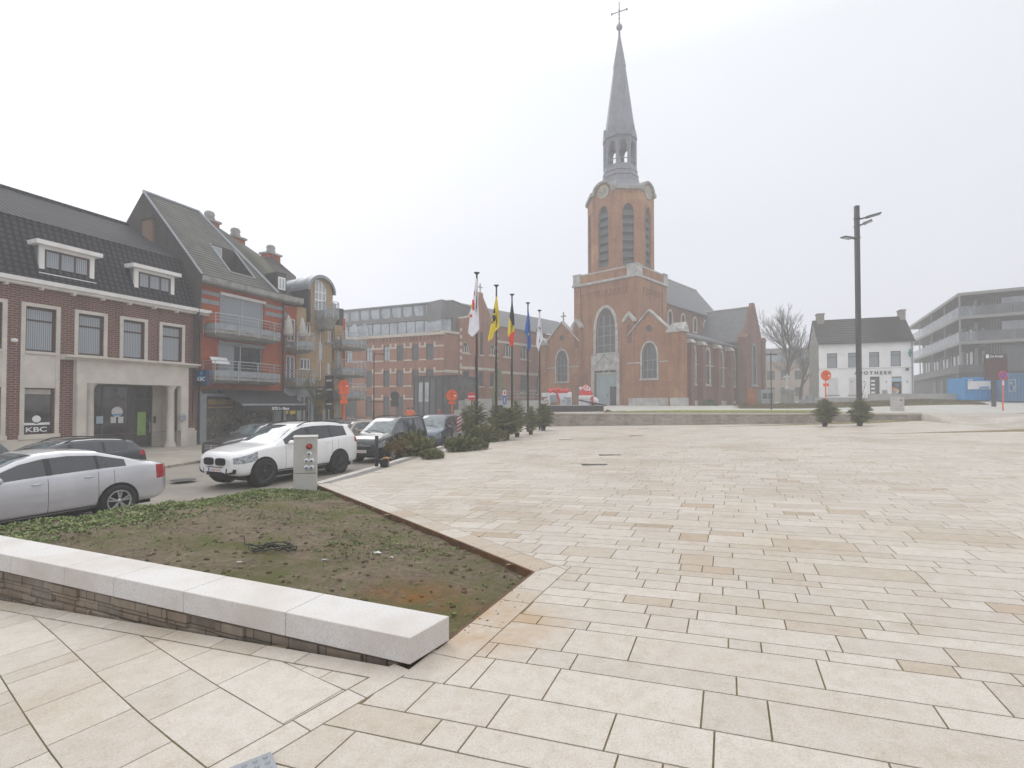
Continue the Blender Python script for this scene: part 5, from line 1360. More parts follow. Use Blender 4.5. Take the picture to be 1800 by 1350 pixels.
# spire
sp = MB()
def ring(prof, m=None): return MB().lathe([(r, z) for r, z in prof], 8, c=(cx_, cy_), sm=False, ph=.5)
M['spire'] = tilemat('spire_slate_fog_pale', (.26, .26, .30), (.22, .22, .25), (.17, .17, .20), .3, .2, .6, .02, .3)  # slate paled in its own colour to suggest fog round the spire
zA, zB, zC_, zD, zE = 27.0, zo(1090, 318), zo(1090, 302), zo(1090, 246), zo(1083, 50)
ring([(rc_+.1, zA+.2), (rc_*.86, zA+.75), (2.55, zB-.8), (2.35, zB), (2.45, zB+.1), (2.2, zC_-.5), (2.3, zC_-.45), (2.2, zC_)]).build('spire_skirt', M['spire'], chu)
lt = MB().prismz(octp(2.15), zC_, zC_+.35).prismz(octp(2.1), zD-.5, zD)
for p, q in zip(octp(1.95), octp(1.55)): lt.prismz([(p[0]-.17, p[1]-.17), (p[0]+.17, p[1]-.17), (p[0]+.17, p[1]+.17), (p[0]-.17, p[1]+.17)], zC_+.35, zD-.5)
lt.build('lantern', M['spire'], chu)
for k in range(8):
    fm_ = Matrix.Translation((cx_, cy_, 0)) @ Matrix.Rotation(2*math.pi*k/8+math.pi/2, 4, 'Z'); a_ = 1.86
    o_ = rect(-.78, .78, zD-2.2, zD-.4); h_ = gothic(-.45, .45, zD-2.21, zD-.75)
    poly_mb([(-.78, zD-.4), (-.78, zD-2.2), (-.45, zD-2.2)]+[p for p in gothic(-.45, .45, zD-2.2, zD-.75)[::-1] if p[1] > zD-2.15]+[(.45, zD-2.2), (.78, zD-2.2), (.78, zD-.4)], [], -a_-.05, .15).xf(fm_).build('lantern_arch', M['spire'], chu)
    MB().prism([(-.72, zD-.3), (.72, zD-.3), (0, zD+1.3)], -a_-.28, -a_+.4).xf(fm_).build('gablet', M['spire'], chu)
    MB().box(-.6, .6, -a_, -a_+.06, zC_+1.0, zC_+1.1).xf(fm_).build('lantern_rail', M['spire'], chu)
ring([(2.2, zD-.1), (2.05, zD+.4), (.80, zD+.4+(zE-zD)*.62), (.86, zD+.4+(zE-zD)*.625), (.16, zE-1.0), (.12, zE)]).build('spire', M['spire'], chu)
MB().sphere((cx_, cy_, zE+.25), .42).build('ball', M['spire'], chu)
zX = zo(1083, 6)
fin = MB().tube((cx_, cy_, zE+.4), (cx_, cy_, zX+.3), .07, n=6)
d_ = Vector((.95, .3, 0)).normalized(); zx_ = zX-1.0
for s_ in (-1, 1): fin.tube((cx_, cy_, zx_), (cx_+s_*d_.x*1.0, cy_+s_*d_.y, zx_+.0), .07, n=5).sphere((cx_+s_*d_.x*1.0, cy_+s_*d_.y, zx_), .15, 6, 5)
for i in range(4): fin.sphere((cx_, cy_, zE+.9+i*.55), .14, 6, 5)
fin.build('cross', M['spire'], chu)
# west gables of the aisles
def aisle_front(xm, side):
    x0, x1 = xm-2.75, xm+2.75; apx = 10.95; ze_ = 8.3; y0_ = -.5
    gw_ = gothic(xm-.95, xm+.95, 3.15, 7.35, 8, 5.55)
    ocu = [(xm+.38*math.cos(2*math.pi*i/16), 8.95+.38*math.sin(2*math.pi*i/16)) for i in range(16)]
    w_ = wall(chu, 'aisle_gable', [(x0, 0), (x1, 0), (x1, ze_), (xm, apx), (x0, ze_)], [gw_, ocu], M['churchbrick'], y0_, .5)
    MB().add([(x0-.1, y0_-.15, ze_-.02), (xm, y0_-.15, apx+.05), (xm, y0_+.6, apx+.05), (x0-.1, y0_+.6, ze_-.02), (x0-.1, y0_-.15, ze_+.18), (xm, y0_-.15, apx+.28), (xm, y0_+.6, apx+.28), (x0-.1, y0_+.6, ze_+.18)], [(0, 1, 5, 4), (4, 5, 6, 7), (2, 3, 7, 6), (3, 0, 4, 7)]).add([(x1+.1, y0_-.15, ze_-.02), (xm, y0_-.15, apx+.05), (xm, y0_+.6, apx+.05), (x1+.1, y0_+.6, ze_-.02), (x1+.1, y0_-.15, ze_+.18), (xm, y0_-.15, apx+.28), (xm, y0_+.6, apx+.28), (x1+.1, y0_+.6, ze_+.18)], [(0, 4, 5, 1), (4, 7, 6, 5), (2, 6, 7, 3), (3, 7, 4, 0)]).build('gable_coping', M['whitestone'], w_)
    f = poly_mb(grow(gw_, .2), [gw_], y0_-.06, .059).box(xm-1.25, xm+1.25, y0_-.16, y0_-.0, 2.98, 3.14).build('window_surround', M['whitestone'], w_)
    g = poly_mb(gw_, [grow(gw_, -.08)], y0_+.2, .1)
    for f_ in (-.32, .32): g.box(xm+f_-.03, xm+f_+.03, y0_+.205, y0_+.29, 3.2, 6.6)
    for zz in (4.2, 5.3): g.box(xm-.9, xm+.9, y0_+.21, y0_+.28, zz-.03, zz+.03)
    g = g.build('window', M['greystone'], chu); MB().prism(grow(gw_, -.03), y0_+.25, y0_+.27).build('pane', M['lead'], g)
    MB().prism(ocu, y0_+.2, y0_+.22).build('oculus', M['lead'], chu)
    MB().sphere((xm, y0_-.15, 7.75), .12, 6, 5).box(x0-.0, xm-1.15, y0_-.1, y0_-.001, 4.98, 5.12).box(xm+1.15, x1, y0_-.1, y0_-.001, 4.98, 5.12).build('string_course', M['whitestone'], w_)
    # corner pier with stone cap
    a, b = (x1-.25, x1+1.0) if side > 0 else (x0-1.0, x0+.25)
    MB().box(a, b, y0_-.45, y0_+.4, 0, 8.2).build('corner_pier', M['churchbrick'], chu)
    xp = (a+b)/2; MB().prism([(a-.15, 8.2), (b+.15, 8.2), (b+.15, 8.45), (xp, 9.25), (a-.15, 8.45)], y0_-.6, y0_+.5).build('pier_cap', M['whitestone'], chu)
    return w_
aisle_front(1.9, 1); aisle_front(-10.8, -1)
xs_ = 4.9
MB().prismx([(-.95, 8.2), (-.95, 8.45), (-.35, 9.2), (.3, 8.45), (.3, 8.2)], 5.2, 6.25).box(5.1, 6.1, -.85, .25, 0, 8.2).build('diagonal_pier', M['churchbrick'], chu)
MB().prismx([(-1.0, 8.21), (-1.0, 8.5), (-.35, 9.3), (.35, 8.5), (.35, 8.21)], 5.0, 6.3).build('pier_cap', M['whitestone'], chu)
MB().box(-.8, 4.64, -.62, -.501, 0, .9).box(4.64, 6.15, -1.0, -.955, 0, .9).box(6.101, 6.2, -1.0, .3, 0, .9).box(-8.0, -7.5, -.60, -.56, 0, .9).build('plinth', M['whitestone'], chu)
cr_ = MB().box(-10.8-.06, -10.8+.06, -.2, -.08, 11.2, 12.5).box(-10.8-.42, -10.8+.42, -.2, -.08, 11.85, 12.0).build('gable_cross', M['concrete'], chu)
# side aisle wall: built in y-z at x = xs_
yA = .5; yT = 18.8
sw_ = MB(); by = [C.yz(p_, 640, xs_+.7)[0]-.45 for p_ in (1221, 1241, 1268, 1289)]
wins = [(C.yz(a, 640, xs_+.1)[0], C.yz(b, 640, xs_+.3)[0]) for a, b in ((1216, 1227), (1241, 1252), (1265, 1275), (1286, 1296))]
mx = Matrix.Translation((xs_, 0, 0)) @ Matrix.Rotation(R(90), 4, 'Z')       # local x -> y, local -y -> +x
hw = [gothic(a, b, 2.6, 7.2, 7, 5.9) for a, b in wins]
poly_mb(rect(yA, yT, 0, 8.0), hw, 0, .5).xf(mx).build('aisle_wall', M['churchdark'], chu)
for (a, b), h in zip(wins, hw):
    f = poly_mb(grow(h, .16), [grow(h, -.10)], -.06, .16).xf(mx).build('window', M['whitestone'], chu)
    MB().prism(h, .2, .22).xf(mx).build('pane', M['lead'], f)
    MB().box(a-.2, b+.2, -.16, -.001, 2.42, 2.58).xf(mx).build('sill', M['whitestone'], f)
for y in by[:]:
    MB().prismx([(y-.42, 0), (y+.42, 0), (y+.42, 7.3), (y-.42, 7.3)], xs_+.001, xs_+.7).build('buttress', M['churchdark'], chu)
    MB().add([(xs_-.05, y-.6, 7.3), (xs_+.9, y-.6, 7.3), (xs_+.9, y+.6, 7.3), (xs_-.05, y+.6, 7.3), (xs_-.05, y-.6, 7.95), (xs_+.6, y-.6, 7.75), (xs_+.6, y+.6, 7.75), (xs_-.05, y+.6, 7.95)], [(0, 3, 2, 1), (0, 1, 5, 4), (1, 2, 6, 5), (2, 3, 7, 6), (4, 5, 6, 7)]).build('buttress_cap', M['whitestone'], chu)
MB().box(xs_+.001, xs_+.10, yA, yT, 4.95, 5.05).build('string_course', M['palestone'], chu)
MB().box(xs_, xs_+.06, yA, yT, 0, .6).build('plinth', M['whitestone'], chu)
MB().box(xs_, xs_+.35, yA, yT+.2, 8.0, 8.12).build('gutter', M['zinc'], chu)
MB().tube((xs_+.3, .95, 0), (xs_+.3, .95, 4.0), .22, n=8).build('white_pipe', M['whitestone'], chu)
MB().tube((xs_+.25, yT-.2, 0), (xs_+.25, yT-.2, 8), .07, n=6).build('downpipe', M['darkmetal'], chu)
# aisle roof, clerestory, nave roof
def quadroof(name, pts, m, par=chu, th=.12):
    n = len(pts); v = list(pts)+[(p[0], p[1], p[2]-th) for p in pts]
    return MB().add(v, [tuple(range(n)), tuple(range(2*n-1, n-1, -1))]+[(i, n+i, n+(i+1) % n, (i+1) % n) for i in range(n)]).build(name, m, par)
xn = -.35
quadroof('aisle_roof', [(xs_+.35, 0, 8.2), (xs_+.35, yT+.5, 8.2), (xn, yT+.5, 10.35), (xn, 0, 10.35)], M['roofslate'])
quadroof('aisle_roof', [(-13.9, 0, 8.2), (-8.55, 0, 10.35), (-8.55, 24, 10.35), (-13.9, 24, 8.2)], M['roofslate'])
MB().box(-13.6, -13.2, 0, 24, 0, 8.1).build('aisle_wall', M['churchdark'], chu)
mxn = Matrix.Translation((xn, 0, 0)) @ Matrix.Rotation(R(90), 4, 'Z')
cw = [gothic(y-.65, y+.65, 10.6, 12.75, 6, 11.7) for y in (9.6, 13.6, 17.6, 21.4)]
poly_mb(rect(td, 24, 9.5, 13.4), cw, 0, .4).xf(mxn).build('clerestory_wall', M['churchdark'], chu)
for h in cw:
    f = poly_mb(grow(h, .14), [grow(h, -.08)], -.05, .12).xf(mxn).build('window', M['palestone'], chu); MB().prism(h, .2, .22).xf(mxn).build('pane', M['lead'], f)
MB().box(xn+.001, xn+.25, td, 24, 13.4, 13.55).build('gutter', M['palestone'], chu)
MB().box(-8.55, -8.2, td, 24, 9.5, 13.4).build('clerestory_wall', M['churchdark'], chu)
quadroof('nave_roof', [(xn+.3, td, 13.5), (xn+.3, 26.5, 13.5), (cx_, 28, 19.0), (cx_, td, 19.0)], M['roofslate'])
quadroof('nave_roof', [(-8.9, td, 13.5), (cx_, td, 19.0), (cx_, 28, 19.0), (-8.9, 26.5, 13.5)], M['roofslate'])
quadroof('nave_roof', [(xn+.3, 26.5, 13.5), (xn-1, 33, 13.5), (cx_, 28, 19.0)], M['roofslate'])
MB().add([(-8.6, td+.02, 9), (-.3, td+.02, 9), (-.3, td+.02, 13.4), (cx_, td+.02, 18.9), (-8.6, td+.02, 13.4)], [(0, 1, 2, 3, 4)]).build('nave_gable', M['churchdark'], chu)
# transept
xT, y0t, y1t = 6.2, 18.8, 26.4; ym = (y0t+y1t)/2; zet, zrt = 8.9, 14.2
mxt = Matrix.Translation((xT, 0, 0)) @ Matrix.Rotation(R(90), 4, 'Z')
tw_ = gothic(ym-1.0, ym+1.0, 2.9, 8.8, 7, 7.2)
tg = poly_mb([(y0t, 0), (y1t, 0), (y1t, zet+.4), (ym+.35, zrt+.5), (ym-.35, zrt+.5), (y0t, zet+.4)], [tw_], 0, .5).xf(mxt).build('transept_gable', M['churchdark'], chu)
f = poly_mb(grow(tw_, .1), [grow(tw_, -.12)], -.04, .15).xf(mxt).build('window', M['greystone'], chu); MB().prism(tw_, .2, .22).xf(mxt).build('pane', M['lead'], f)
MB().box(ym-1.3, ym+1.3, -.15, -.001, 2.7, 2.88).xf(mxt).build('sill', M['whitestone'], chu)
MB().box(0, xT-.01, y0t, y0t+.4, 0, zet).box(0, xT-.01, y1t-.4, y1t, 0, zet).build('transept_wall', M['churchdark'], chu)
MB().box(xT-.9, xT+.35, y0t-.35, y0t+.75, 0, zet+.5).box(xT-.9, xT+.35, y1t-.7, y1t+.35, 0, zet+.5).build('corner_pier', M['churchdark'], chu)
for y in (y0t-.35, y1t-.7): MB().prismx([(y-.1, zet+.5), (y+.55, zet+1.1), (y+1.2, zet+.5)], xT-1.0, xT+.45).build('pier_cap', M['churchdark'], chu)
quadroof('transept_roof', [(-2, y0t-.2, zet), (xT-.1, y0t-.2, zet), (xT-.1, ym, zrt), (-4, ym, zrt)], M['roofslate'])
quadroof('transept_roof', [(-2, y1t+.2, zet), (-4, ym, zrt), (xT-.1, ym, zrt), (xT-.1, y1t+.2, zet)], M['roofslate'])
MB().tube((-3, ym, zrt+.02), (xT, ym, zrt+.02), .12, n=6).tube((cx_, td, 19.03), (cx_, 28, 19.03), .12, n=6).build('ridge', M['whitestone'], chu)
MB().box(-7.6, -.9, td, 34, 0, 13.3).build('nave_core', M['churchdark'], chu)
# half-hidden niche with white figure beside the gable
# ============================================================ TERRACE AND RIGHT-HAND SIDE
WD = (WR-WL).normalized(); WN = Vector((-WD.y, WD.x)); LW = (WR-WL).length
def tz(X_w, Y_w):
    p = Vector((X_w, Y_w))-WL; s, d = p.dot(WD), p.dot(WN)
    zw = -.86+.005*max(0, min(s, LW))
    zf = -.34+.60*sm01((s-20)/14)
    return zw+(zf-zw)*sm01(max(0, d-1)/17)
M['terrace'] = M['sidewalk']
M['palepath'] = mat('pale_path', (.50, .48, .44), (.42, .40, .37), .6, .8)
tb = MB(); S_ = fr(-1.0, 78, 79); D_ = [-4.0]+fr(0, 90, 60)
for j, d in enumerate(D_):
    for s in S_:
        p = WL+WD*s+WN*d; tb.v.append((p.x, p.y, tz(p.x, p.y) if d >= 0 else -.90))
ns = len(S_)
for j in range(len(D_)-1):
    for i in range(ns-1):
        p = WL+WD*(S_[i]+S_[i+1])/2+WN*(D_[j]+D_[j+1])/2
        if j == 0 and S_[i] < LW+2: continue
        if p.x < 109 and p.y < 124 and p.x > 1.5-(p.y-41)*.0: tb.f.append([j*ns+i, j*ns+i+1, (j+1)*ns+i+1, (j+1)*ns+i]); tb.sm.append(True)
tag(tb.build('terrace', M['palepath']), kind='structure')
# terrace wall
tw0 = empty('terrace_wall', (WL.x, WL.y, gz(WL.x, WL.y)), math.atan2(WD.y, WD.x), 'long low terrace wall of pale split stone below the church', 'wall')
zb_w = gz(WL.x, WL.y)
M['palerubble'] = brickmat('pale_split_stone', (.54, .50, .45), (.38, .35, .31), (.24, .22, .2), .38, .10, .008, stain=(.66, .60, .54), bmp=1.0, sz=2)
mb = MB(); cpb = MB(); nn = 26
for i in range(nn):
    s0, s1 = LW*i/nn, LW*(i+1)/nn
    z0 = lambda s: gz(*(WL+WD*s))-zb_w-.3
    z1 = lambda s: tz(*(WL+WD*s+WN*.3))-zb_w
    mb.add([(s0, 0, z0(s0)), (s1, 0, z0(s1)), (s1, .3, z0(s1)), (s0, .3, z0(s0)), (s0, 0, z1(s0)-.08), (s1, 0, z1(s1)-.08), (s1, .3, z1(s1)-.08), (s0, .3, z1(s0)-.08)], [(0, 1, 5, 4), (4, 5, 6, 7), (2, 3, 7, 6)])
    cpb.add([(s0+.006, -.06, z1(s0)-.075), (s1, -.06, z1(s1)-.075), (s1, .5, z1(s1)-.075), (s0+.006, .5, z1(s0)-.075), (s0+.006, -.06, z1(s0)+.06), (s1, -.06, z1(s1)+.06), (s1, .5, z1(s1)+.06), (s0+.006, .5, z1(s0)+.06)], [(0, 3, 2, 1), (4, 5, 6, 7), (0, 1, 5, 4), (1, 2, 6, 5), (2, 3, 7, 6), (3, 0, 4, 7)])
mb.add([(LW, 0, z0(LW)), (LW, .3, z0(LW)), (LW, .3, z1(LW)-.08), (LW, 0, z1(LW)-.08), (0, 0, z0(0)), (0, 8, z0(0)), (0, 8, z1(0)-.08), (0, 0, z1(0)-.08)], [(0, 1, 2, 3), (7, 6, 5, 4)])
mb.build('stone_face', M['palerubble'], tw0); cpb.build('coping', M['palestone'], tw0)
# apron right of the seam
SN2 = Vector((-SED.y, SED.x)); SN2 = SN2 if SN2.x > 0 else -SN2
apn = MB(); rd = MB(); K = fr(-3, 30, 33); U = [-.03, 0, .7, 1.5, 3, 4.5, 6, 8, 12, 30]
def apz(s, u):
    p = SEA+SED*s; q = p+SN2*u
    top = -.80+.004*u
    z = gz(p.x, p.y)+(top-gz(p.x, p.y))*sm01(u/4.5)
    k = sm01(s/4.5); z2 = tz(q.x, q.y)+.006 if s <= 0 else -.745+.004*u
    if u < -.01: return gz(p.x, p.y)-.06
    return z*k+z2*(1-k)
for s in K:
    for u in U: p = SEA+SED*s+SN2*u; apn.v.append((p.x, p.y, apz(s, u)))
nu = len(U)
for i in range(len(K)-1):
    for j in range(nu-1): apn.f.append([i*nu+j, i*nu+nu+j, i*nu+nu+j+1, i*nu+j+1]); apn.sm.append(True)
tag(apn.build('side_pavement', M['sidewalk']), kind='structure')
for s in fr(-2.6, 30, 30):
    for u in (4.6, 9.5): 
        u2 = u+max(0, 4-s*.6)*(.0 if u > 5 else .3); p = SEA+SED*s+SN2*u2; rd.v.append((p.x, p.y, apz(s, u2)+.03))
for i in range(30): rd.f.append([i*2, i*2+2, i*2+3, i*2+1]); rd.sm.append(True)
M['bluegrey'] = mat('blue_grey_asphalt', (.30, .305, .33), (.25, .255, .275), .7, .7)
tag(rd.build('side_road', M['bluegrey']), kind='structure')
# mown grass strip and dry grass bank
M['yellowgrass'] = mat('yellow_green_grass', (.26, .28, .045), (.20, .22, .04), .9, 1.5)
gs = MB()
for i in range(24):
    a, b = 4.5+i*.75, 4.5+(i+1)*.75
    for (s, d0, d1) in ((a, 1.2, 5.2),):
        w0, w1 = .6+1.9*sm01(i/8), .6+1.9*sm01((i+1)/8)
        v = [WL+WD*a+WN*2.6, WL+WD*b+WN*2.6, WL+WD*b+WN*(2.6+w1*1.5), WL+WD*a+WN*(2.6+w0*1.5)]
        gs.add([(p.x, p.y, tz(p.x, p.y)+.05) for p in v], [(0, 1, 2, 3)])
rg = random.Random(8)
for _ in range(2600):
    s = rg.uniform(4.6, 22); d = rg.uniform(2.6, 5.2); p = WL+WD*s+WN*d; z = tz(p.x, p.y)+.05; h = rg.uniform(.02, .07); a = rg.uniform(0, 6.3)
    gs.add([(p.x-.02*math.cos(a), p.y-.02*math.sin(a), z), (p.x+.02*math.cos(a), p.y+.02*math.sin(a), z), (p.x, p.y, z+h)], [(0, 1, 2)])
tag(gs.build('mown_grass', M['yellowgrass']), 'bright yellow green strip of short grass behind the terrace wall', 'grass', kind='stuff')
M['drygrass'] = mat('dry_grass', (.19, .155, .085), (.10, .095, .045), .95, 2.5, c3=(.23, .185, .11), s3=.6)
bk = MB(); prof = [(-.2, -.05), (.5, .22), (1.4, .46), (2.3, .58), (3.2, .58), (3.8, .2)]
pa = atz(1300, 718, -.5); pb = atz(1735, 716, -.42)
A0 = Vector((pa.x, 44.5*1.0)); A0 = atd(1300, 700, 46.5); A0 = Vector((A0.x, A0.y)); B0 = atd(1738, 700, 41.5); B0 = Vector((B0.x, B0.y))
BD = (B0-A0).normalized(); BN = Vector((-BD.y, BD.x)); LB_ = (B0-A0).length
def bkh(s): return .50-.06*sm01((s-5)/4)-.25*sm01((s-LB_+4)/4)
for i in range(61):
    s = LB_*i/60
    for (d, z) in prof: 
        p = A0+BD*s+BN*d; bk.v.append((p.x, p.y, tz(p.x, p.y)+z*bkh(s)+.04*noise.noise(Vector((s*.8, d*1.3, 0)))))
for i in range(60):
    for j in range(5): a = i*6+j; bk.f.append([a, a+6, a+7, a+1]); bk.sm.append(True)
tag(bk.build('grass_bank', M['drygrass']), kind='structure')
gb_ = MB()
for _ in range(16000):
    s = rg.uniform(0, LB_); d = rg.uniform(-.2, 2.8); k = next(i for i in range(5) if d <= prof[i+1][0]); t = (d-prof[k][0])/(prof[k+1][0]-prof[k][0])
    z = (prof[k][1]+(prof[k+1][1]-prof[k][1])*t)*bkh(s); p = A0+BD*s+BN*d; zz = tz(p.x, p.y)+z; h = rg.uniform(.05, .16); lx, ly = rg.uniform(-.06, .06), rg.uniform(-.06, .06)
    gb_.add([(p.x-.018, p.y, zz-.02), (p.x+.018, p.y, zz-.02), (p.x+lx, p.y+ly, zz+h)], [(0, 1, 2)])
tag(gb_.build('dry_grass', M['drygrass']), 'dry brownish grass covering the low bank before the white pharmacy', 'grass', kind='stuff')
# grey retaining wall behind the bank
a = atd(1432, 700, 49.5); b = atd(1733, 700, 45.5)
dvec = Vector((b.x-a.x, b.y-a.y)); gw = empty('grey_wall', (a.x, a.y, -.3), math.atan2(dvec.y, dvec.x), 'low smooth grey concrete wall between the grass bank and the buildings', 'wall')
LWg = dvec.length; m = MB(); n_ = 9
for i in range(n_): m.box(LWg*i/n_+.01, LWg*(i+1)/n_-.01, 0, .25, -.3, 1.15 if i > 2 else .8)
m.build('wall_panel', mat('smooth_grey_concrete', (.40, .39, .38), (.34, .33, .32), .8, .8), gw)

# ---------------------------------------------------------- white pharmacy
pW = atd(1440, 700, 54); Wf = Fr(pW.x, pW.y, R(-21), .30)
ph = Wf.root('white_pharmacy', 'white two-storey pharmacy house with dark tiled roof, beside the modern flats', 'house')
wxr = Wf.xz(1606, 650)[0]; zew = Wf.xz(1520, 601)[1]
M['whitewall'] = mat('white_render', (.88, .87, .86), (.80, .79, .78), .7, 1.2)
M['darktile'] = pantilemat('dark_house_tile', (.10, .095, .095), (.02, .02, .02), 9., .30)
def WR_(x0, y0, x1, y1): return (Wf.xz(x0, 650)[0], Wf.xz(x1, 650)[0], Wf.xz((x0+x1)/2, y1)[1], Wf.xz((x0+x1)/2, y0)[1])
wu = [WR_(1454, 621, 1472, 647), WR_(1491, 620, 1508, 646), WR_(1528, 619, 1546, 645), WR_(1566, 617, 1584, 644)]
wl = [WR_(1454, 664, 1473, 694), WR_(1492, 664, 1508, 694)]; dr_ = WR_(1529, 662, 1546, 700); sh = WR_(1567, 662, 1585, 694)
wall(ph, 'wall', rect(0, wxr, -1.5, zew), [rect(*w_) for w_ in wu]+[rect(*dr_), rect(*sh)], M['whitewall'], 0, .35)
for w_ in wu: window(ph, *w_, .1, M['darkmetal'], M['curtain'], .06, rows=(.74,))
for w_ in wl:
    f = MB().box(w_[0], w_[1], -.012, -.001, w_[2], w_[3]).build('closed_shutter', mat('shutter_white', (.68, .66, .64)), ph)
    MB().box(w_[0]-.1, w_[1]+.1, -.1, -.001, w_[2]-.12, w_[2]-.003).build('sill', M['greystone'], f)
d_ = window(ph, *dr_, .1, M['darkmetal'], M['darkglass'], .08, cols=(.0001,), name='shop_door')
for i in range(4): MB().box(dr_[0]+.12, dr_[0]+.45, .09, .096, dr_[2]+.5+i*.4, dr_[2]+.7+i*.4).build('notice', M['signwhite'], d_)
s_ = window(ph, *sh, .1, M['darkmetal'], M['shopglass'], .07, rows=(.72,), name='shop_window')
rp = random.Random(4)
for i, (c_) in enumerate(((.7, .25, .05), (.75, .72, .7), (.6, .12, .05), (.1, .12, .2), (.75, .7, .6), (.65, .4, .1), (.3, .32, .36))):
    x_ = sh[0]+.15+rp.random()*(sh[1]-sh[0]-.5); z_ = sh[2]+.15+rp.random()*1.0
    MB().prism([(x_+.2*math.cos(k*1.05+i), z_+.25*math.sin(k*1.05+i)) for k in range(6)], .085-i*.004, .09-i*.004).build('window_poster', mat('poster_%d' % i, c_), s_)
MB().box(sh[0]-.1, sh[1]+.1, .08, .09, sh[3]-.5, sh[3]-.1).build('blue_banner', mat('pale_blue', (.4, .55, .65)), s_)
MB().box(sh[0]-.15, sh[1]+.2, -.18, -.001, sh[2]-.15, sh[2]-.003).box(0, wxr, -.03, -.001, Wf.xz(1520, 648)[1], Wf.xz(1520, 647)[1]).build('sill', M['palestone'], ph)
tx, tzz = Wf.xz(1508, 658)
lab = text_mb('A P O T H E E K', 1.0, 0, 0, 0, .06, off=.02); wA = max(v[0] for v in lab.v)
x0_ = Wf.xz(1502, 655)[0]; x1_ = Wf.xz(1568, 655)[0]
sc_ = (x1_-x0_)/wA*1.0; lab.v = [(x0_+v[0]*sc_, v[1]-.04, Wf.xz(1540, 658)[1]+v[2]*sc_*1.0) for v in lab.v]
lab.build('lettering', M['darkmetal'], ph)
xk, zk = Wf.xz(1597, 621); MB().box(xk-.06, xk+.06, -.7, -.1, zk-.12, zk+.12).box(xk-.06, xk+.06, -.5, -.3, zk-.4, zk+.4).build('pharmacy_cross', mat('cross_green', (.06, .22, .15)), ph)
MB().tube((xk, -.1, zk), (xk, 0, zk), .03).build('bracket', M['black'], ph)
xk, zk = Wf.xz(1594, 649); MB().sphere((xk, -.15, zk), .16, 8, 6).build('wall_lamp', M['darkmetal'], ph)
for px in (1497, 1519, 1558, 1595): xk, zk = Wf.xz(px, 671); MB().sphere((xk, -.03, zk), .08, 6, 5).build('wall_spotlight', M['greystone'], ph)
xk, zk = Wf.xz(1555, 691); MB().box(xk-.2, xk+.2, -.12, -.001, zk-.3, zk+.3).build('letterbox', M['concrete'], ph)
dpx = wxr-.12; MB().tube((dpx, -.1, -1), (dpx, -.1, zew), .06).build('downpipe', M['zinc'], ph)
yrw = 2.7; zrw = Wf.xz(1520, 559, yrw)[1]
MB().add([(-.1, -.25, zew-.05), (wxr+.1, -.25, zew-.05), (wxr+.1, yrw, zrw), (-.1, yrw, zrw), (-.1, 2*yrw+.25, zew-.05), (wxr+.1, 2*yrw+.25, zew-.05)], [(0, 1, 2, 3), (3, 2, 5, 4)]).build('roof', M['darktile'], ph)
MB().box(-.1, wxr+.1, -.36, -.22, zew-.16, zew+.0).build('gutter', M['darkmetal'], ph)
for xx in (0, wxr-.02): MB().prismx([(0.01, -1.5), (2*yrw, -1.5), (2*yrw, zew), (yrw, zrw-.08), (0.01, zew)], xx, xx+.02).build('gable', M['concrete'], ph)
MB().box(.05, wxr-.05, .4, 2*yrw, -1.5, zew-.1).build('core_wall', M['whitewall'], ph)
for (p0, p1, pt, xx) in ((1437, 1449, 553, 0), (1583, 1592, 546, 1)):
    a, b = Wf.xz(p0, 560, yrw-.5)[0], Wf.xz(p1, 560, yrw-.5)[0]; zt_ = Wf.xz(p0, pt, yrw-.5)[1]
    MB().box(a, b, yrw-.5, yrw+.5, zrw-1.3, zt_).box(a-.06, b+.06, yrw-.56, yrw+.56, zt_, zt_+.12).build('chimney', mat('grey_chimney_%d' % xx, (.30, .27, .25), (.22, .2, .18), .9, 3), ph)
# ---------------------------------------------------------- modern flats on the right
pR = atd(1687, 700, 58); B1 = Fr(pR.x, pR.y, R(-119.5), -.1); B2 = Fr(pR.x, pR.y, R(-36.4), -.1)
M['anthracite'] = mat('anthracite_cladding', (.022, .02, .023), (.016, .014, .017), .6, .4)
M['fascia'] = mat('dark_grey_fascia', (.045, .05, .05), (.035, .038, .038), .5, .4)
M['slabedge'] = mat('slab_edge', (.27, .265, .25), (.22, .215, .205), .7, .5)
def balglass(name, c):
    m, t, b = nodes(name); b.inputs['Roughness'].default_value = .08; b.inputs['Base Color'].default_value = (*c, 1); b.inputs['Alpha'].default_value = .55; b.inputs['Specular IOR Level'].default_value = 1; return m
M['balglass'] = balglass('balcony_glass', (.16, .18, .21))
mf = B1.root('modern_flats', 'modern four-storey dark block with pale slab edges and glass balconies, far right', 'building')
M2_ = Matrix.Rotation(B2.a-B1.a, 4, 'Z')
za_ = lambda py: B1.xz(1687, py)[1]
zr0, zr1 = za_(518), za_(513); s1a, s1b = za_(560), za_(555); s2a, s2b = za_(605), za_(600); f0, f1 = za_(655), za_(641)
XL_ = -31.0; XR_ = 14.0; DP = 2.0
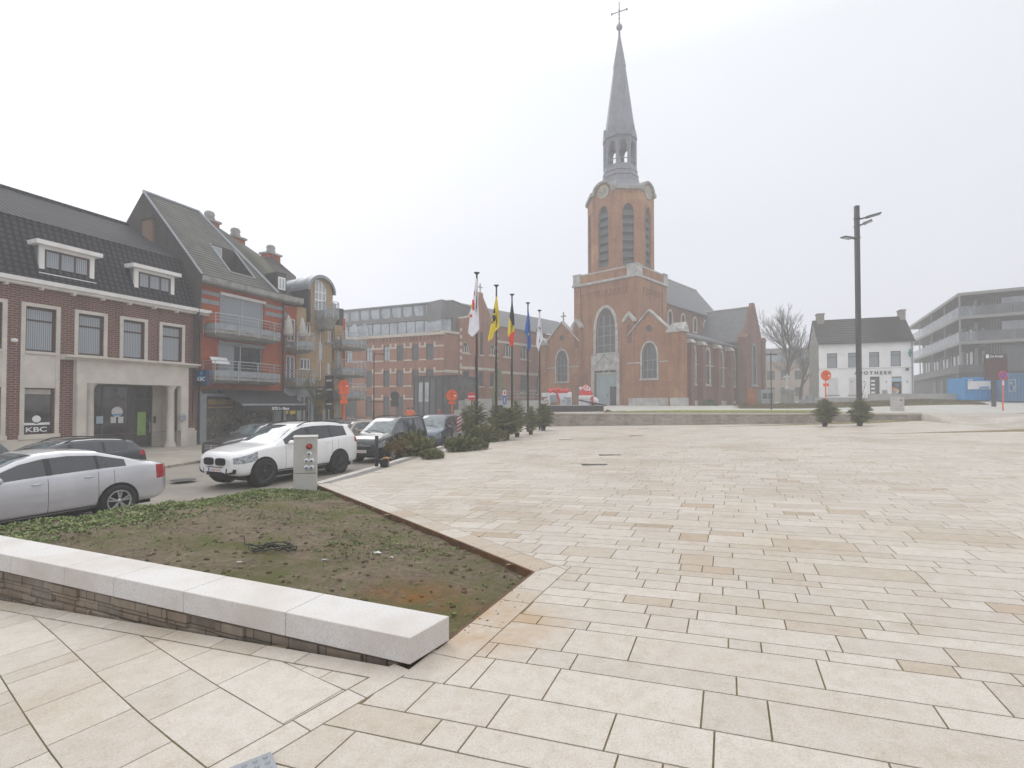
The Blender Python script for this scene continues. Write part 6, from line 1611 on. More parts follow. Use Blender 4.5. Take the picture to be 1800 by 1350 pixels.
for sgn, (xa, xb, T) in enumerate(((XL_, 0, None), (0, XR_, M2_))):
    def put_(m, name, mt): 
        if T is not None: m.xf(T)
        return m.build(name, mt, mf)
    k = -1 if sgn == 0 else 1
    x0_, x1_ = (xa, -DP*.9) if sgn == 0 else (DP*.9, xb)
    put_(MB().box(x0_, x1_, DP, DP+9, 0, zr0), 'recessed_wall', M['anthracite'])
    put_(MB().box(xa, xb, 0, DP+8, zr0, zr1), 'roof_slab', M['slabedge'])
    put_(MB().box(xa, xb, .0, DP+.01, s1a, s1b), 'floor_slab', M['slabedge']); put_(MB().box(xa, xb, .001, DP+.011, s2a, s2b), 'floor_slab', M['slabedge'])
    put_(MB().box(xa, xb, .02, DP+.02, f0, f1), 'fascia', M['fascia'])
    put_(MB().box(xa, xb, .6, DP+.1, -.5, f0), 'ground_floor_wall', M['anthracite'])
    # underside panels dark
    for zz in (s1a, s2a, zr0): put_(MB().box(xa+.1, xb-.1, .15, DP, zz-.05, zz-.001), 'soffit', M['anthracite'])
    for zz in (s1b, s2b):
        n_ = 24 if sgn == 0 else 9; w_ = (xb-xa)/n_
        for i in range(n_): put_(MB().box(xa+i*w_+.03, xa+(i+1)*w_-.03, .03, .05, zz+.02, zz+1.1), 'balcony_glass', M['balglass'] if sgn == 0 or i < 1 else M['darkglass'])
    cm = MB()
    for zz0, zz1 in ((f1, s2a), (s2b, s1a), (s1b, zr0)):
        for xx in ((-.12, -7, -14, -22) if sgn == 0 else (.12, 9.6)): cm.tube((xx, .16, zz0), (xx, .16, zz1), .08, n=6)
        if sgn == 1:
            for q in range(4): cm.tube((3.0+q*.22, DP-.08, zz0), (3.0+q*.22, DP-.08, zz1), .035, n=5)
            for q in range(3): cm.tube((9.9+q*.22, DP-.08, zz0), (9.9+q*.22, DP-.08, zz1), .035, n=5)
    put_(cm, 'balcony_column', M['slabedge'])
    for fi, (zz0, zz1) in enumerate(((f1, s2a), (s2b, s1a), (s1b, zr0))):
        if sgn == 1:
            for (a, b) in ((3.9, 6.0), (6.1, 8.3)):
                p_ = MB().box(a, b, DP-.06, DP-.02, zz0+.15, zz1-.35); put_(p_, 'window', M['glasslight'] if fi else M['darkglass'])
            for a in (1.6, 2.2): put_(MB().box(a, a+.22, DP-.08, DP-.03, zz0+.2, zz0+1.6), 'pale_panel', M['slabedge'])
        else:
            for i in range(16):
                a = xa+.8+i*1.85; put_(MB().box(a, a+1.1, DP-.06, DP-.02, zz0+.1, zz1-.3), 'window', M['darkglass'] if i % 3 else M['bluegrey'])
put_2 = MB(); 
for i in range(4): put_2.box(-16+i*4.2, -14.2+i*4.2, .52, .599, .2, f0-.4)
put_2.build('ground_floor_panel', M['fascia'], mf)
# distant beige building behind the bare trees
bb = Fr(*atd(1338, 700, 92)[:2], R(-14), -.2); be = bb.root('distant_beige_building', 'pale beige institutional building in the mist behind the bare trees', 'building')
bx1 = bb.xz(1450, 650)[0]; bz1 = bb.xz(1390, 612)[1]; bz0 = bb.xz(1390, 636)[1]
hsb = []
for k in range(5):
    for j in range(2): hsb.append(rect(1.0+k*2.3, 2.3+k*2.3, 1.4+j*3.0, 3.0+j*3.0))
hsb = [h for h in hsb if h[1][0] < bx1]
wall(be, 'wall', rect(-3, bx1, 0, bz0), hsb, mat('beige_render', (.44, .36, .30), (.38, .31, .26), .8, .3), 0, .3)
for h in hsb: MB().box(h[0][0], h[1][0], .1, .15, h[0][1], h[2][1]).build('window', M['darkglass'], be)
MB().box(-3, bx1, .35, 8, 0, bz0-.05).build('core_wall', M['concrete'], be)
MB().box(-3, bx1, .4, 7, bz0, bz0+1.6).build('upper_strip', M['glasslight'], be)
MB().box(-3.2, bx1, -.2, 8, bz0+1.6, bz1).build('flat_roof', M['concrete'], be)
# small annex roof left of pharmacy
# ---------------------------------------------------------- containers
def container(px0, px1, ptop, D, w, h, dep, ang, lab, mt):
    p = atd(px0, 700, D); f = Fr(p.x, p.y, ang, tz(p.x, p.y)+.1); t = f.root('site_container', lab, 'container', 'blue site containers')
    ztop = f.xz(px0, ptop)[1]; 
    m = MB(); n = int(w/.22)
    m.box(.02, w-.02, .04, dep, .0, ztop)
    for i in range(n): m.box(i*w/n+.03, (i+.55)*w/n+.03, 0, .039, .1, ztop-.1)
    m.build('body', mt, t); fr_ = MB().box(-.03, .09, -.03, .09, 0, ztop+.03).box(w-.09, w+.03, -.03, .09, 0, ztop+.03).box(.09, w-.09, -.03, .05, ztop-.12, ztop+.03).box(.09, w-.09, -.03, .05, 0, .12).build('frame', mt, t)
    return t, f, ztop
M['contblue'] = mat('container_blue', (.05, .30, .62), (.04, .25, .54), .5, 1); M['contdark'] = mat('container_dull_blue', (.07, .19, .34), (.06, .16, .29), .55, 1)
t, f, zt_ = container(1695, 1745, 664, 45, 2.9, 2.3, 2.4, R(-12), 'bright blue site container with a wide white board, left of the brown totem', M['contblue'])
MB().box(.25, 2.6, -.07, -.035, zt_*.48, zt_*.84).build('white_board', M['signwhite'], t)
MB().box(.25, .65, -.075, -.071, zt_*.88, zt_*.92).build('small_lettering', M['signwhite'], t)
ls = MB()
for x_ in (1.15, 1.75): ls.tube((x_, -.12, zt_*.58), (x_+(-.2 if x_ < 1.4 else .2), -.5, .05), .03)
ls.box(1.15, 1.75, -.14, -.10, zt_*.53, zt_*.6); ls.build('trestle', M['contblue'], t)
t, f, zt_ = container(1764, 1800, 657, 43, 6.0, 2.3, 2.4, R(-26), 'dull blue site container with a pale pasted logo, cut by the right edge', M['contdark'])
lg = MB().box(.35, .40, -.012, -.001, zt_*.35, zt_*.8).box(.75, .80, -.012, -.001, zt_*.35, zt_*.8).box(.4, .75, -.012, -.001, zt_*.35, zt_*.38).box(.4, .75, -.012, -.001, zt_*.77, zt_*.8)
lg.box(.45, .58, -.012, -.001, zt_*.62, zt_*.7).box(.6, .72, -.012, -.001, zt_*.42, zt_*.55); lg.build('logo', M['glasslight'], t)
MB().box(.42, .56, -.014, -.001, zt_*.4, zt_*.55).build('logo_square', M['blue'], t); MB().box(1.5, 2.4, -.02, -.001, .3, zt_*.75).build('pale_panel', M['greystone'], t)
# rubble heap by container
# ============================================================ CARS
def lin(tab, x):
    if x <= tab[0][0]: return tab[0][1]
    for (a, b), (c, d) in zip(tab, tab[1:]):
        if x <= c: return b+(d-b)*(x-a)/(c-a)
    return tab[-1][1]
def paint(name, c, rough=.28, metal=.0):
    m, t, b = nodes(name); b.inputs['Base Color'].default_value = (*c, 1); b.inputs['Roughness'].default_value = rough
    b.inputs['Metallic'].default_value = metal; b.inputs['Coat Weight'].default_value = .8; b.inputs['Coat Roughness'].default_value = .06
    f = noisef(t, wcoord(t), 2.5, 4, .6); t.links.new(mixc(t, f, c, tuple(x*.90 for x in c)), b.inputs['Base Color']); return m
M['tyre'] = mat('tyre_rubber', (.018, .018, .019), (.03, .03, .03), .85, 9)
M['archblack'] = mat('wheel_arch_black', (.006, .006, .007), (.01, .01, .01), .9, 5)
M['plastic'] = mat('black_plastic', (.02, .02, .022), (.03, .03, .032), .6, 6)
M['rimsilver'] = mat('silver_alloy', (.50, .51, .53), (.42, .43, .45), .3, 6, metal=.7)
M['rimblack'] = mat('black_alloy', (.09, .09, .10), (.07, .07, .08), .25, 6, metal=.5)
M['carglass'] = glassmat('car_glass', (.055, .07, .08), c2=(.03, .04, .05), rough=.03, spec=1.0)
M['tint'] = glassmat('tinted_car_glass', (.03, .034, .045), c2=(.02, .022, .03), rough=.04, spec=.8)
M['screen'] = glassmat('windscreen_glass', (.14, .18, .19), c2=(.035, .045, .05), rough=.03, spec=1.0, scale=1.6)
M['lamp'] = glassmat('headlamp_glass', (.42, .45, .48), c2=(.10, .11, .12), rough=.08, spec=1.0, scale=14)
M['tail'] = glassmat('tail_lamp_red', (.45, .012, .02), c2=(.25, .01, .015), rough=.12, spec=.8, scale=9)
M['chrome'] = mat('chrome', (.6, .61, .62), (.5, .5, .52), .15, 5, metal=.9)
M['plate'] = mat('number_plate_white', (.72, .72, .72), (.66, .66, .66), .4, 5)
M['seam'] = mat('panel_gap', (.02, .02, .02), (.03, .03, .03), .8, 5)

def make_car(lab, top, belt, Lc, Wc, wf, wr, Rw, paintm, rimm, glass_t, sides, ws_x, rw_x, org, ang, group='cars in the street', low=.24, style='sedan', plate=None, spokes=5, rails=None, lampz=(.14, .34)):
    """profile cars: front at x=0, rear at x=Lc; near side is -y"""
    t = empty('parked_car', org, ang, lab, 'car', group)
    xs = sorted(set([0, .02, .06, .14, .28, .45, .7, Lc-.02, Lc-.07, Lc-.16, Lc-.32, Lc-.55]+[x for a in sides for x in a[:2]]+list(ws_x)+list(rw_x)+[p[0] for p in top]+[Lc*i/22 for i in range(1, 22)]))
    xs = [x for i, x in enumerate(xs) if i == 0 or x-xs[i-1] > .012 or x == Lc]
    if xs[-1] != Lc: xs.append(Lc)
    def plan(x):
        f = 1-.30*max(0, 1-x/.62)**2.6-.22*max(0, 1-(Lc-x)/.5)**2.8
        return f*(1-.02*abs(x/Lc-.5)*2)
    def section(x):
        hw = Wc/2*plan(x); zt = lin(top, x); zb = min(lin(belt, x), zt-.035)
        e = max(0, 1-x/.35)**2*.12+max(0, 1-(Lc-x)/.35)**2*.10
        zl = low+e; H = zb-zl
        hg = max(0, zt-zb-.05); tum = .24*min(1, hg/.5)*hw*(.72 if style in ('van',) else 1)
        y5 = .955*hw; y6 = y5-.03-tum; z6 = zt-.045-.03*min(1, hg/.3)
        if z6 < zb+.012: z6 = zb+.012
        def L_(t): return (y5+(y6-y5)*t, zb+(z6-zb)*t)
        pts = [(0, zl), (.80*hw, zl), (.955*hw, zl+.05), (.985*hw, zl+.14*H+.03), (1.0*hw, zl+.38*H), (.998*hw, zl+.60*H), (.985*hw, zl+.80*H), (.970*hw, zb-.05*H), L_(0), L_(.10), L_(.90), L_(1), (y6*.90, z6+(zt-z6)*.55), (y6*.80, z6+(zt-z6)*.78), (y6*.45, zt-.006), (0, zt)]
        return pts
    S = [section(x) for x in xs]; n = len(S[0])
    body, side, ws, rw, hl, tl, ro = MB(), MB(), MB(), MB(), MB(), MB(), MB()
    for sgn in (-1, 1):
        for i in range(len(xs)-1):
            xa, xb = xs[i], xs[i+1]; xm = (xa+xb)/2
            for j in range(n-1):
                q = [(xa, sgn*S[i][j][0], S[i][j][1]), (xb, sgn*S[i+1][j][0], S[i+1][j][1]), (xb, sgn*S[i+1][j+1][0], S[i+1][j+1][1]), (xa, sgn*S[i][j+1][0], S[i][j+1][1])]
                tgt = body
                if j == 9 and any(a <= xm <= b for a, b in [s[:2] for s in sides]) : tgt = side
                elif j >= 12 and ws_x[0] <= xm <= ws_x[1]: tgt = ws
                elif j >= 12 and rw_x[0] <= xm <= rw_x[1]: tgt = rw
                elif j in (5, 6) and .05 < xm < (.62 if style != 'van' else .42) and lin(top, xm) > lin(top, .06)-.1: tgt = hl
                elif j in (5, 6, 7) and xm > Lc-.34 and style != 'van': tgt = tl if j != 5 or style == 'sedan' else body
                elif j in (5, 6, 7) and xm > Lc-.12: tgt = tl
                if sgn > 0: q = q[::-1]
                tgt.add(q, [(0, 1, 2, 3)], True)
        for i, x in ((0, xs[0]), (-1, xs[-1])):
            body.add([(x, sgn*p[0], p[1]) for p in S[i]], [tuple(range(n))])
    def bld(m, nm, mt, par=t):
        if not m.v: return None
        # weld duplicate vertices for smooth shading
        used = sorted({i for f in m.f for i in f}); rm_ = {i: k for k, i in enumerate(used)}; m.v = [m.v[i] for i in used]; m.f = [[rm_[i] for i in f] for f in m.f]
        if not m.f: return None
        key = {}; vs = []; mp = []
        for v in m.v:
            k = (round(v[0], 4), round(v[1], 4), round(v[2], 4))
            if k not in key: key[k] = len(vs); vs.append(v)
            mp.append(key[k])
        fs, sm = [], []
        for f, s_ in zip(m.f, m.sm):
            g = []; 
            for i in f:
                if mp[i] not in g: g.append(mp[i])
            if len(g) > 2: fs.append(g); sm.append(s_)
        m.v, m.f, m.sm = vs, fs, sm; return m.build(nm, mt, par)
    bo = bld(body, 'body', paintm); sd = bld(side, 'side_window', glass_t)
    w_ = bld(ws, 'windscreen', M['screen']); bld(rw, 'rear_window', glass_t)
    for s_ in (-1, 1):
        h2 = MB(); h2.v = hl.v; h2.f = [f for f in hl.f if all(hl.v[i][1]*s_ >= 0 for i in f)]; h2.sm = [True]*len(h2.f); bld(h2, 'headlight', M['lamp'])
        h2 = MB(); h2.v = tl.v; h2.f = [f for f in tl.f if all(tl.v[i][1]*s_ >= 0 for i in f)]; h2.sm = [True]*len(h2.f); bld(h2, 'tail_light', M['tail'])
    def ysec(x, z):
        p = section(x)
        for a, b in zip(p[1:], p[2:]):
            if a[1] <= z <= b[1]: return a[0]+(b[0]-a[0])*(z-a[1])/max(1e-6, b[1]-a[1])
        return p[8][0]
    # pillars between the side windows (dark)
    pl = MB()
    for a, b in zip(sides, sides[1:]):
        for s_ in (-1, 1):
            x0, x1 = a[1]-.005, b[0]+.005; p0, p1 = section(x0), section(x1)
            pl.add([(x0, s_*(p0[9][0]+.004), p0[9][1]), (x1, s_*(p1[9][0]+.004), p1[9][1]), (x1, s_*(p1[10][0]+.004), p1[10][1]), (x0, s_*(p0[10][0]+.004), p0[10][1])], [(0, 1, 2, 3) if s_ < 0 else (3, 2, 1, 0)])
    pl.build('window_pillar', M['plastic'], bo)
    # door gaps, handles, sill strip
    gp_ = MB(); hd = MB()
    doors = [sides[0][0]-.0]+[a[1] for a in sides[:-1]][:2]+[sides[-1][0]+.25 if len(sides) > 2 else sides[-1][1]-.1]
    for x in doors[:]:
        zs = [low+.06+k*(lin(belt, x)-low-.08)/8 for k in range(9)]
        for s_ in (-1, 1): gp_.path([(x, s_*(ysec(x, z)+.001), z) for z in zs], .004, 4)
    for s_ in (-1, 1):
        for x in doors[1:3]:
            z = lin(belt, x)-.10; y = ysec(x-.2, z); hd.sphere((x-.17, s_*(y+.012), z), .09, 8, 5, (1, .22, .16))
        gp_.path([(x, s_*(ysec(x, low+.07)+.003), low+.07) for x in fr(wf+Rw+.08, wr-Rw-.08, 6)], .018, 4)
    gp_.build('panel_gap', M['seam'], bo); hd.build('door_handle', paintm, bo)
    # mirrors
    for s_ in (-1, 1):
        x = sides[0][0]+.12; z = lin(belt, x)+.07; y = section(x)[8][0]
        mr_ = MB().sphere((x, s_*(y+.13), z), .12, 10, 7, (.75, .95, .62)).tube((x+.02, s_*(y-.02), z-.06), (x, s_*(y+.08), z-.03), .025, n=6).build('wing_mirror', paintm if style != 'vanb' else M['plastic'], t)
    # wheels
    for x in (wf, wr):
        for s_ in (-1, 1):
            yb = max(ysec(x+q_, z_) for q_ in (-.3, 0, .3) for z_ in (low+.1, low+.25, low+.4))+.002; 
            MB().add([(x+(Rw+.055)*math.cos(math.pi*2*i/28), s_*(yb+.0035), Rw+(Rw+.055)*math.sin(math.pi*2*i/28)) for i in range(28) if True]+[(x+(Rw+.055)*math.cos(math.pi*2*i/28), s_*(yb-.30), Rw+(Rw+.055)*math.sin(math.pi*2*i/28)) for i in range(28)],
                     [tuple(range(28)) if s_ < 0 else tuple(range(27, -1, -1))]+[(i, (i+1) % 28, 28+(i+1) % 28, 28+i) for i in range(28)]).build('wheel_arch_shade', M['archblack'], bo)  # black disc stands in for the shaded arch gap; the body is uncut
            w = MB(); yo = yb+.034; prof = [(Rw*.68, yo-.012), (Rw*.72, yo+.0), (Rw*.93, yo), (Rw, yo-.03), (Rw, yo-.19), (Rw*.9, yo-.22), (Rw*.6, yo-.22)]
            wl = MB().lathe([(r, y) for r, y in prof], 28)
            RT = Matrix.Translation((x, 0, Rw)) @ Matrix.Rotation(R(90) if s_ < 0 else R(-90), 4, 'X')
            wl.xf(RT); wh = wl.build('wheel', M['tyre'], t)
            rm = MB().lathe([(Rw*.70, yo-.010), (Rw*.66, yo-.002), (Rw*.62, yo-.012), (Rw*.60, yo-.026)], 28).lathe([(Rw*.15, yo-.025), (Rw*.13, yo-.006), (.001, yo-.010)], 16)
            for k in range(spokes):
                for dl in (-.10, .10):
                    a = 2*math.pi*k/spokes+.3; c, s = math.cos(a+dl*.6), math.sin(a+dl*.6); c2, s2 = math.cos(a+dl*1.7), math.sin(a+dl*1.7)
                    px, py_ = Rw*.12*c, Rw*.12*s; qx, qy = Rw*.66*c2, Rw*.66*s2; nx, ny = -s*.017, c*.017
                    rm.add([(px-nx, py_-ny, yo-.010), (px+nx, py_+ny, yo-.010), (qx+nx, qy+ny, yo-.004), (qx-nx, qy-ny, yo-.004), (px-nx, py_-ny, yo-.025), (px+nx, py_+ny, yo-.025), (qx+nx, qy+ny, yo-.025), (qx-nx, qy-ny, yo-.025)], [(0, 1, 2, 3), (0, 3, 7, 4), (1, 5, 6, 2)])
            rm.xf(RT).build('rim', rimm, wh)
            MB().lathe([(Rw*.64, yo-.0255), (.001, yo-.0255)], 20).xf(RT).build('wheel_disc', M['archblack'], wh)
    MB().box(.35, Lc-.35, -Wc*.40, Wc*.40, .18, low+.10).build('underbody', M['archblack'], bo)
    if rails:
        r_ = MB()
        for s_ in (-1, 1): r_.path([(x, s_*(section(x)[11][0]-.03), section(x)[12][1]+(.055 if .0 < k < 6 else .0)) for k, x in enumerate(fr(rails[0], rails[1], 6))], .018, 6)
        r_.build('roof_rail', M['plastic'], t)
    return t, section, ysec
def org_from(pf, pr, zg, wf, Wc):
    """front near wheel and rear near wheel pixels -> car origin and angle"""
    a, b = atz(*pf, zg), atz(*pr, zg); d = (b-a); d.z = 0; d.normalize(); n = Vector((-d.y, d.x, 0))
    o = a-d*wf+n*(Wc/2-.02); return (o.x, o.y, zg), math.atan2(d.y, d.x)
def numplate(par, x, z, txt, w=.52, y=0, eu=True):
    p = MB().box(x-.012, x, y-w/2, y+w/2, z-.055, z+.055).build('number_plate', M['plate'], par)
    tm = text_mb(txt, .085, 0, 0, 0, .002, 'CENTER', 1.0); tm.xf(Matrix.Translation((x-.014, y-.02, z-.032)) @ Matrix.Rotation(R(-90), 4, 'Z')).build('plate_lettering', M['red'], p)
    if eu: MB().box(x-.015, x-.012, y+w/2-.05, y+w/2-.002, z-.052, z+.052).build('plate_band', M['blue'], p)
    return p
P_sil, P_wht, P_dk, P_bk, P_slate, P_gold = paint('silver_paint', (.56, .56, .59), .28, .35), paint('white_car_paint', (.86, .86, .86)), paint('dark_blue_grey_paint', (.045, .052, .065), .3, .3), paint('black_grey_paint', (.022, .024, .03), .3, .3), paint('slate_blue_paint', (.10, .13, .17), .3, .3), paint('champagne_paint', (.30, .26, .21), .3, .4)
# silver saloon, nearest
a = atz(222, 906, -2.40); dS = Vector((math.sin(R(23.5)), math.cos(R(23.5)), 0)); nS = Vector((-dS.y, dS.x, 0)); Wc = 1.86
o = a-dS*3.97+nS*(Wc/2-.02)
t, sec, ys = make_car('silver saloon parked beside the soil bed, its front cut by the left edge',
    [(0, .62), (.06, .72), (.3, .82), (.9, .93), (1.5, 1.0), (2.25, 1.36), (2.6, 1.44), (3.0, 1.46), (3.5, 1.42), (3.95, 1.28), (4.35, 1.13), (4.6, 1.10), (4.85, 1.05), (4.9, .96)],
    [(0, .66), (.9, .88), (1.5, .94), (3.0, .99), (4.3, 1.05), (4.9, 1.0)], 4.9, Wc, .85, 3.82, .335, P_sil, M['rimsilver'], M['tint'], [(1.72, 2.62), (2.70, 3.45), (3.49, 3.98)], (1.55, 2.5), (3.55, 4.28), (o.x, o.y, -2.40), math.atan2(dS.y, dS.x), style='sedan', spokes=5)
# white SUV
og, an = org_from((465, 852), (591, 831), -2.40, .88, 1.94)
t, sec, ys = make_car('white SUV with black wheels parked by the grey power cabinet',
    [(0, .80), (.05, .90), (.2, .99), (.7, 1.09), (1.30, 1.17), (2.05, 1.60), (2.4, 1.72), (2.9, 1.765), (3.6, 1.755), (4.2, 1.70), (4.38, 1.66), (4.62, 1.38), (4.80, 1.12), (4.86, .98), (4.89, .85)],
    [(0, .84), (.7, 1.03), (1.3, 1.09), (3.0, 1.15), (4.5, 1.24), (4.89, 1.1)], 4.89, 1.94, .88, 3.82, .385, P_wht, M['rimblack'], M['tint'], [(1.62, 2.55), (2.63, 3.50), (3.54, 4.22)], (1.38, 2.3), (4.40, 4.74), og, an, low=.30, style='suv', rails=(2.3, 4.2))
k = MB()
for s_ in (-1, 1):
    ce = lambda v: math.copysign(abs(v)**.55, v)
    pts = [(s_*(.255+.205*ce(math.cos(q))), .725+.105*ce(math.sin(q))) for q in [2*math.pi*i/16 for i in range(16)]]
    pts = [(max(-.5, min(.5, s_*.03 if abs(p[0]) < .03 else p[0])), p[1]) for p in pts]
    k.add([(-.035, p[0], p[1]) for p in pts]+[(.10, p[0], p[1]) for p in pts], [tuple(range(16)) if s_ > 0 else tuple(range(15, -1, -1))]+[(i, (i+1) % 16, 16+(i+1) % 16, 16+i) for i in range(16)])
k.build('kidney_grille', M['archblack'], t)
b_ = MB().box(-.012, .12, -.36, .36, .33, .43).box(-.01, .12, -.34, .34, .555, .575)
for s_ in (-1, 1): b_.add([(-.012, s_*.46, .36), (.075, s_*.80, .40), (.075, s_*.82, .52), (-.012, s_*.50, .54), (.12, s_*.48, .34), (.3, s_*.80, .36), (.3, s_*.82, .52), (.12, s_*.50, .50)], [(0, 1, 2, 3), (3, 2, 1, 0)])
b_.build('air_intake', M['archblack'], t); numplate(t, -.02, .495, '1-AGK-129', .50)
for s_ in (-1, 1): MB().lathe([(.045, 0), (.04, .03), (.001, .035)], 12).xf(Matrix.Translation((.06, s_*.62, .60)) @ Matrix.Rotation(R(-90), 4, 'Y')).build('fog_lamp', M['lamp'], t)
# black van
a = atz(688, 811, -2.42); dV = Vector((math.sin(R(17)), math.cos(R(17)), 0)); nV = Vector((-dV.y, dV.x, 0)); o = a-dV*.82+nV*.88
vt = [(0, .72), (.05, .84), (.18, .95), (.5, 1.06), (.95, 1.14), (1.65, 1.62), (1.95, 1.76), (2.4, 1.80), (3.6, 1.80), (4.15, 1.76), (4.28, 1.60), (4.34, 1.1), (4.38, .85)]
vb = [(0, .76), (.5, 1.0), (1.0, 1.07), (2.5, 1.10), (4.38, 1.1)]
def van(lab, org, ang, pm, txt, rails, gap):
    t, sec, ys = make_car(lab, vt, vb, 4.38, 1.81, .85, 3.58, .325, pm, M['rimsilver'], M['carglass'], [(1.30, 2.05), (2.14, 2.95), (3.05, 3.85)], (1.0, 1.85), (4.2, 4.33), org, ang, low=.26, style='van', rails=rails)
    MB().box(-.02, .1, -.46, .46, .60, .66).build('grille', M['plastic'], t)
    MB().box(-.035, .1, -.60, .60, .34, .56).build('bumper', M['plastic'], t)
    c = MB().tube((-.03, -.42, .69), (-.045, -.10, .69), .010, n=5).tube((-.045, .10, .69), (-.03, .42, .69), .010, n=5)
    for z in (.68, .73):
        for s_ in (-1, 1): c.tube((-.05, s_*.08, z-.03), (-.05, 0, z+.02), .010, n=5)
    c.build('chrome_badge', M['chrome'], t); numplate(t, -.042, .46, txt, .50)
    MB().tube((1.98, 0, 1.77), (2.12, 0, 1.97), .006, n=4).build('aerial', M['plastic'], t)
    MB().path([(.96, -.5, 1.155), (1.1, .1, 1.25), (1.12, .35, 1.27)], .008, 4).path([(.96, .2, 1.155), (1.08, .6, 1.24)], .008, 4).build('wiper', M['plastic'], t)
    return t
van('black van with roof rails parked behind the white SUV', (o.x, o.y, -2.42), math.atan2(dV.y, dV.x), P_bk, '1-SBN-864', (1.9, 4.0), 0)
a = atz(781, 791, -2.42); dV = Vector((math.sin(R(11)), math.cos(R(11)), 0)); nV = Vector((-dV.y, dV.x, 0)); o = a-dV*.82+nV*.88
van('slate blue van parked behind the black van, beside the felled firs', (o.x, o.y, -2.42), math.atan2(dV.y, dV.x), P_slate, '1-KDP-517', None, 0)
# far side of the street
def far_car(lab, rear_px, Yr, pm, tops, belts, Lc, Wc, H_, style, sides, wsx, rwx, ang, zg, rails=None, wf=.85, wr=3.5, Rw=.33, gt=None):
    X_r = ray(rear_px, 750)[0]*Yr; d = Vector((math.sin(ang), math.cos(ang), 0)); n = Vector((-d.y, d.x, 0))
    near_rear = Vector((X_r, Yr, 0)); o = near_rear-d*Lc+n*(Wc/2)
    return make_car(lab, tops, belts, Lc, Wc, wf, wr, Rw, pm, M['rimsilver'], gt or M['tint'], sides, wsx, rwx, (o.x, o.y, zg), math.atan2(d.y, d.x), style=style, rails=rails)
wt_ = [(0, .62), (.06, .72), (.3, .82), (.85, .93), (1.4, 1.0), (2.1, 1.36), (2.5, 1.46), (3.2, 1.48), (3.9, 1.43), (4.2, 1.36), (4.5, 1.05), (4.58, .9), (4.62, .8)]
wb_ = [(0, .66), (.9, .88), (1.4, .94), (3.0, .99), (4.2, 1.05), (4.62, 1.0)]
far_car('dark blue estate car behind the silver saloon, in front of the bank', 266, 16.6, P_dk, wt_, wb_, 4.62, 1.81, 1.48, 'suv', [(1.6, 2.45), (2.53, 3.3), (3.35, 4.0)], (1.45, 2.35), (4.22, 4.48), R(23), -2.56, rails=(2.4, 4.0))
ht_ = [(0, .64), (.06, .74), (.3, .84), (.8, .95), (1.3, 1.02), (1.95, 1.40), (2.3, 1.50), (3.0, 1.52), (3.75, 1.47), (3.95, 1.42), (4.15, 1.15), (4.25, .95), (4.3, .8)]
hb2 = [(0, .68), (.8, .9), (1.3, .96), (3.0, 1.0), (4.0, 1.05), (4.3, 1.0)]
hs2 = [(1.5, 2.35), (2.43, 3.15), (3.2, 3.75)]
far_car('dark hatchback with roof spoiler cut by the left edge, before the bank', 40, 14.6, P_dk, ht_, hb2, 4.3, 1.8, 1.5, 'suv', hs2, (1.35, 2.15), (3.98, 4.14), R(23), -2.56, wr=3.4)
st_ = [(0, .78), (.06, .90), (.3, .98), (.85, 1.07), (1.35, 1.13), (2.0, 1.52), (2.4, 1.63), (3.2, 1.66), (4.1, 1.60), (4.3, 1.5), (4.55, 1.15), (4.65, .95), (4.7, .85)]
sb2 = [(0, .82), (.9, 1.0), (1.4, 1.06), (3.0, 1.1), (4.3, 1.16), (4.7, 1.1)]
t, sec, ys = far_car('dark grey SUV half hidden behind the white one, before the shop', 548, 25.4, P_bk, st_, sb2, 4.7, 1.86, 1.66, 'suv', [(1.6, 2.5), (2.58, 3.4), (3.45, 4.1)], (1.42, 2.25), (4.32, 4.54), R(22), -2.58, rails=(2.3, 4.1), Rw=.36)
g = MB()
for z in (.60, .68, .76): g.box(-.04, .05, -.42, .42, z, z+.035)
g.box(-.05, .05, -.05, .05, .6, .8).build('grille', M['chrome'], t)
t, sec, ys = far_car('champagne coloured compact car seen behind the black van', 668, 31.0, P_gold, ht_, hb2, 4.3, 1.8, 1.5, 'suv', hs2, (1.35, 2.15), (3.98, 4.14), R(16), -2.56, gt=M['carglass'])
MB().box(-.03, .06, -.45, .45, .34, .44).build('grille', M['plastic'], t); numplate(t, -.035, .53, '1-VRF-302', .5)
t, sec, ys = far_car('black car at the far end of the row, beyond the champagne car', 640, 36.0, P_bk, ht_, hb2, 4.3, 1.8, 1.5, 'suv', hs2, (1.35, 2.15), (3.98, 4.14), R(14), -2.56)
# ============================================================ STREET FURNITURE
def gpt(px, py, f=gz, z=-1.9):
    """where the sight line through a photo point meets the ground height f"""
    a, b = ray(px, py); Y = 6.0
    while Y < 110 and b*Y > f(a*Y, Y): Y += .2
    lo, hi = Y-.2, Y
    for _ in range(12):
        m = (lo+hi)/2
        if b*m > f(a*m, m): lo = m
        else: hi = m
    return Vector((a*hi, hi, f(a*hi, hi)))
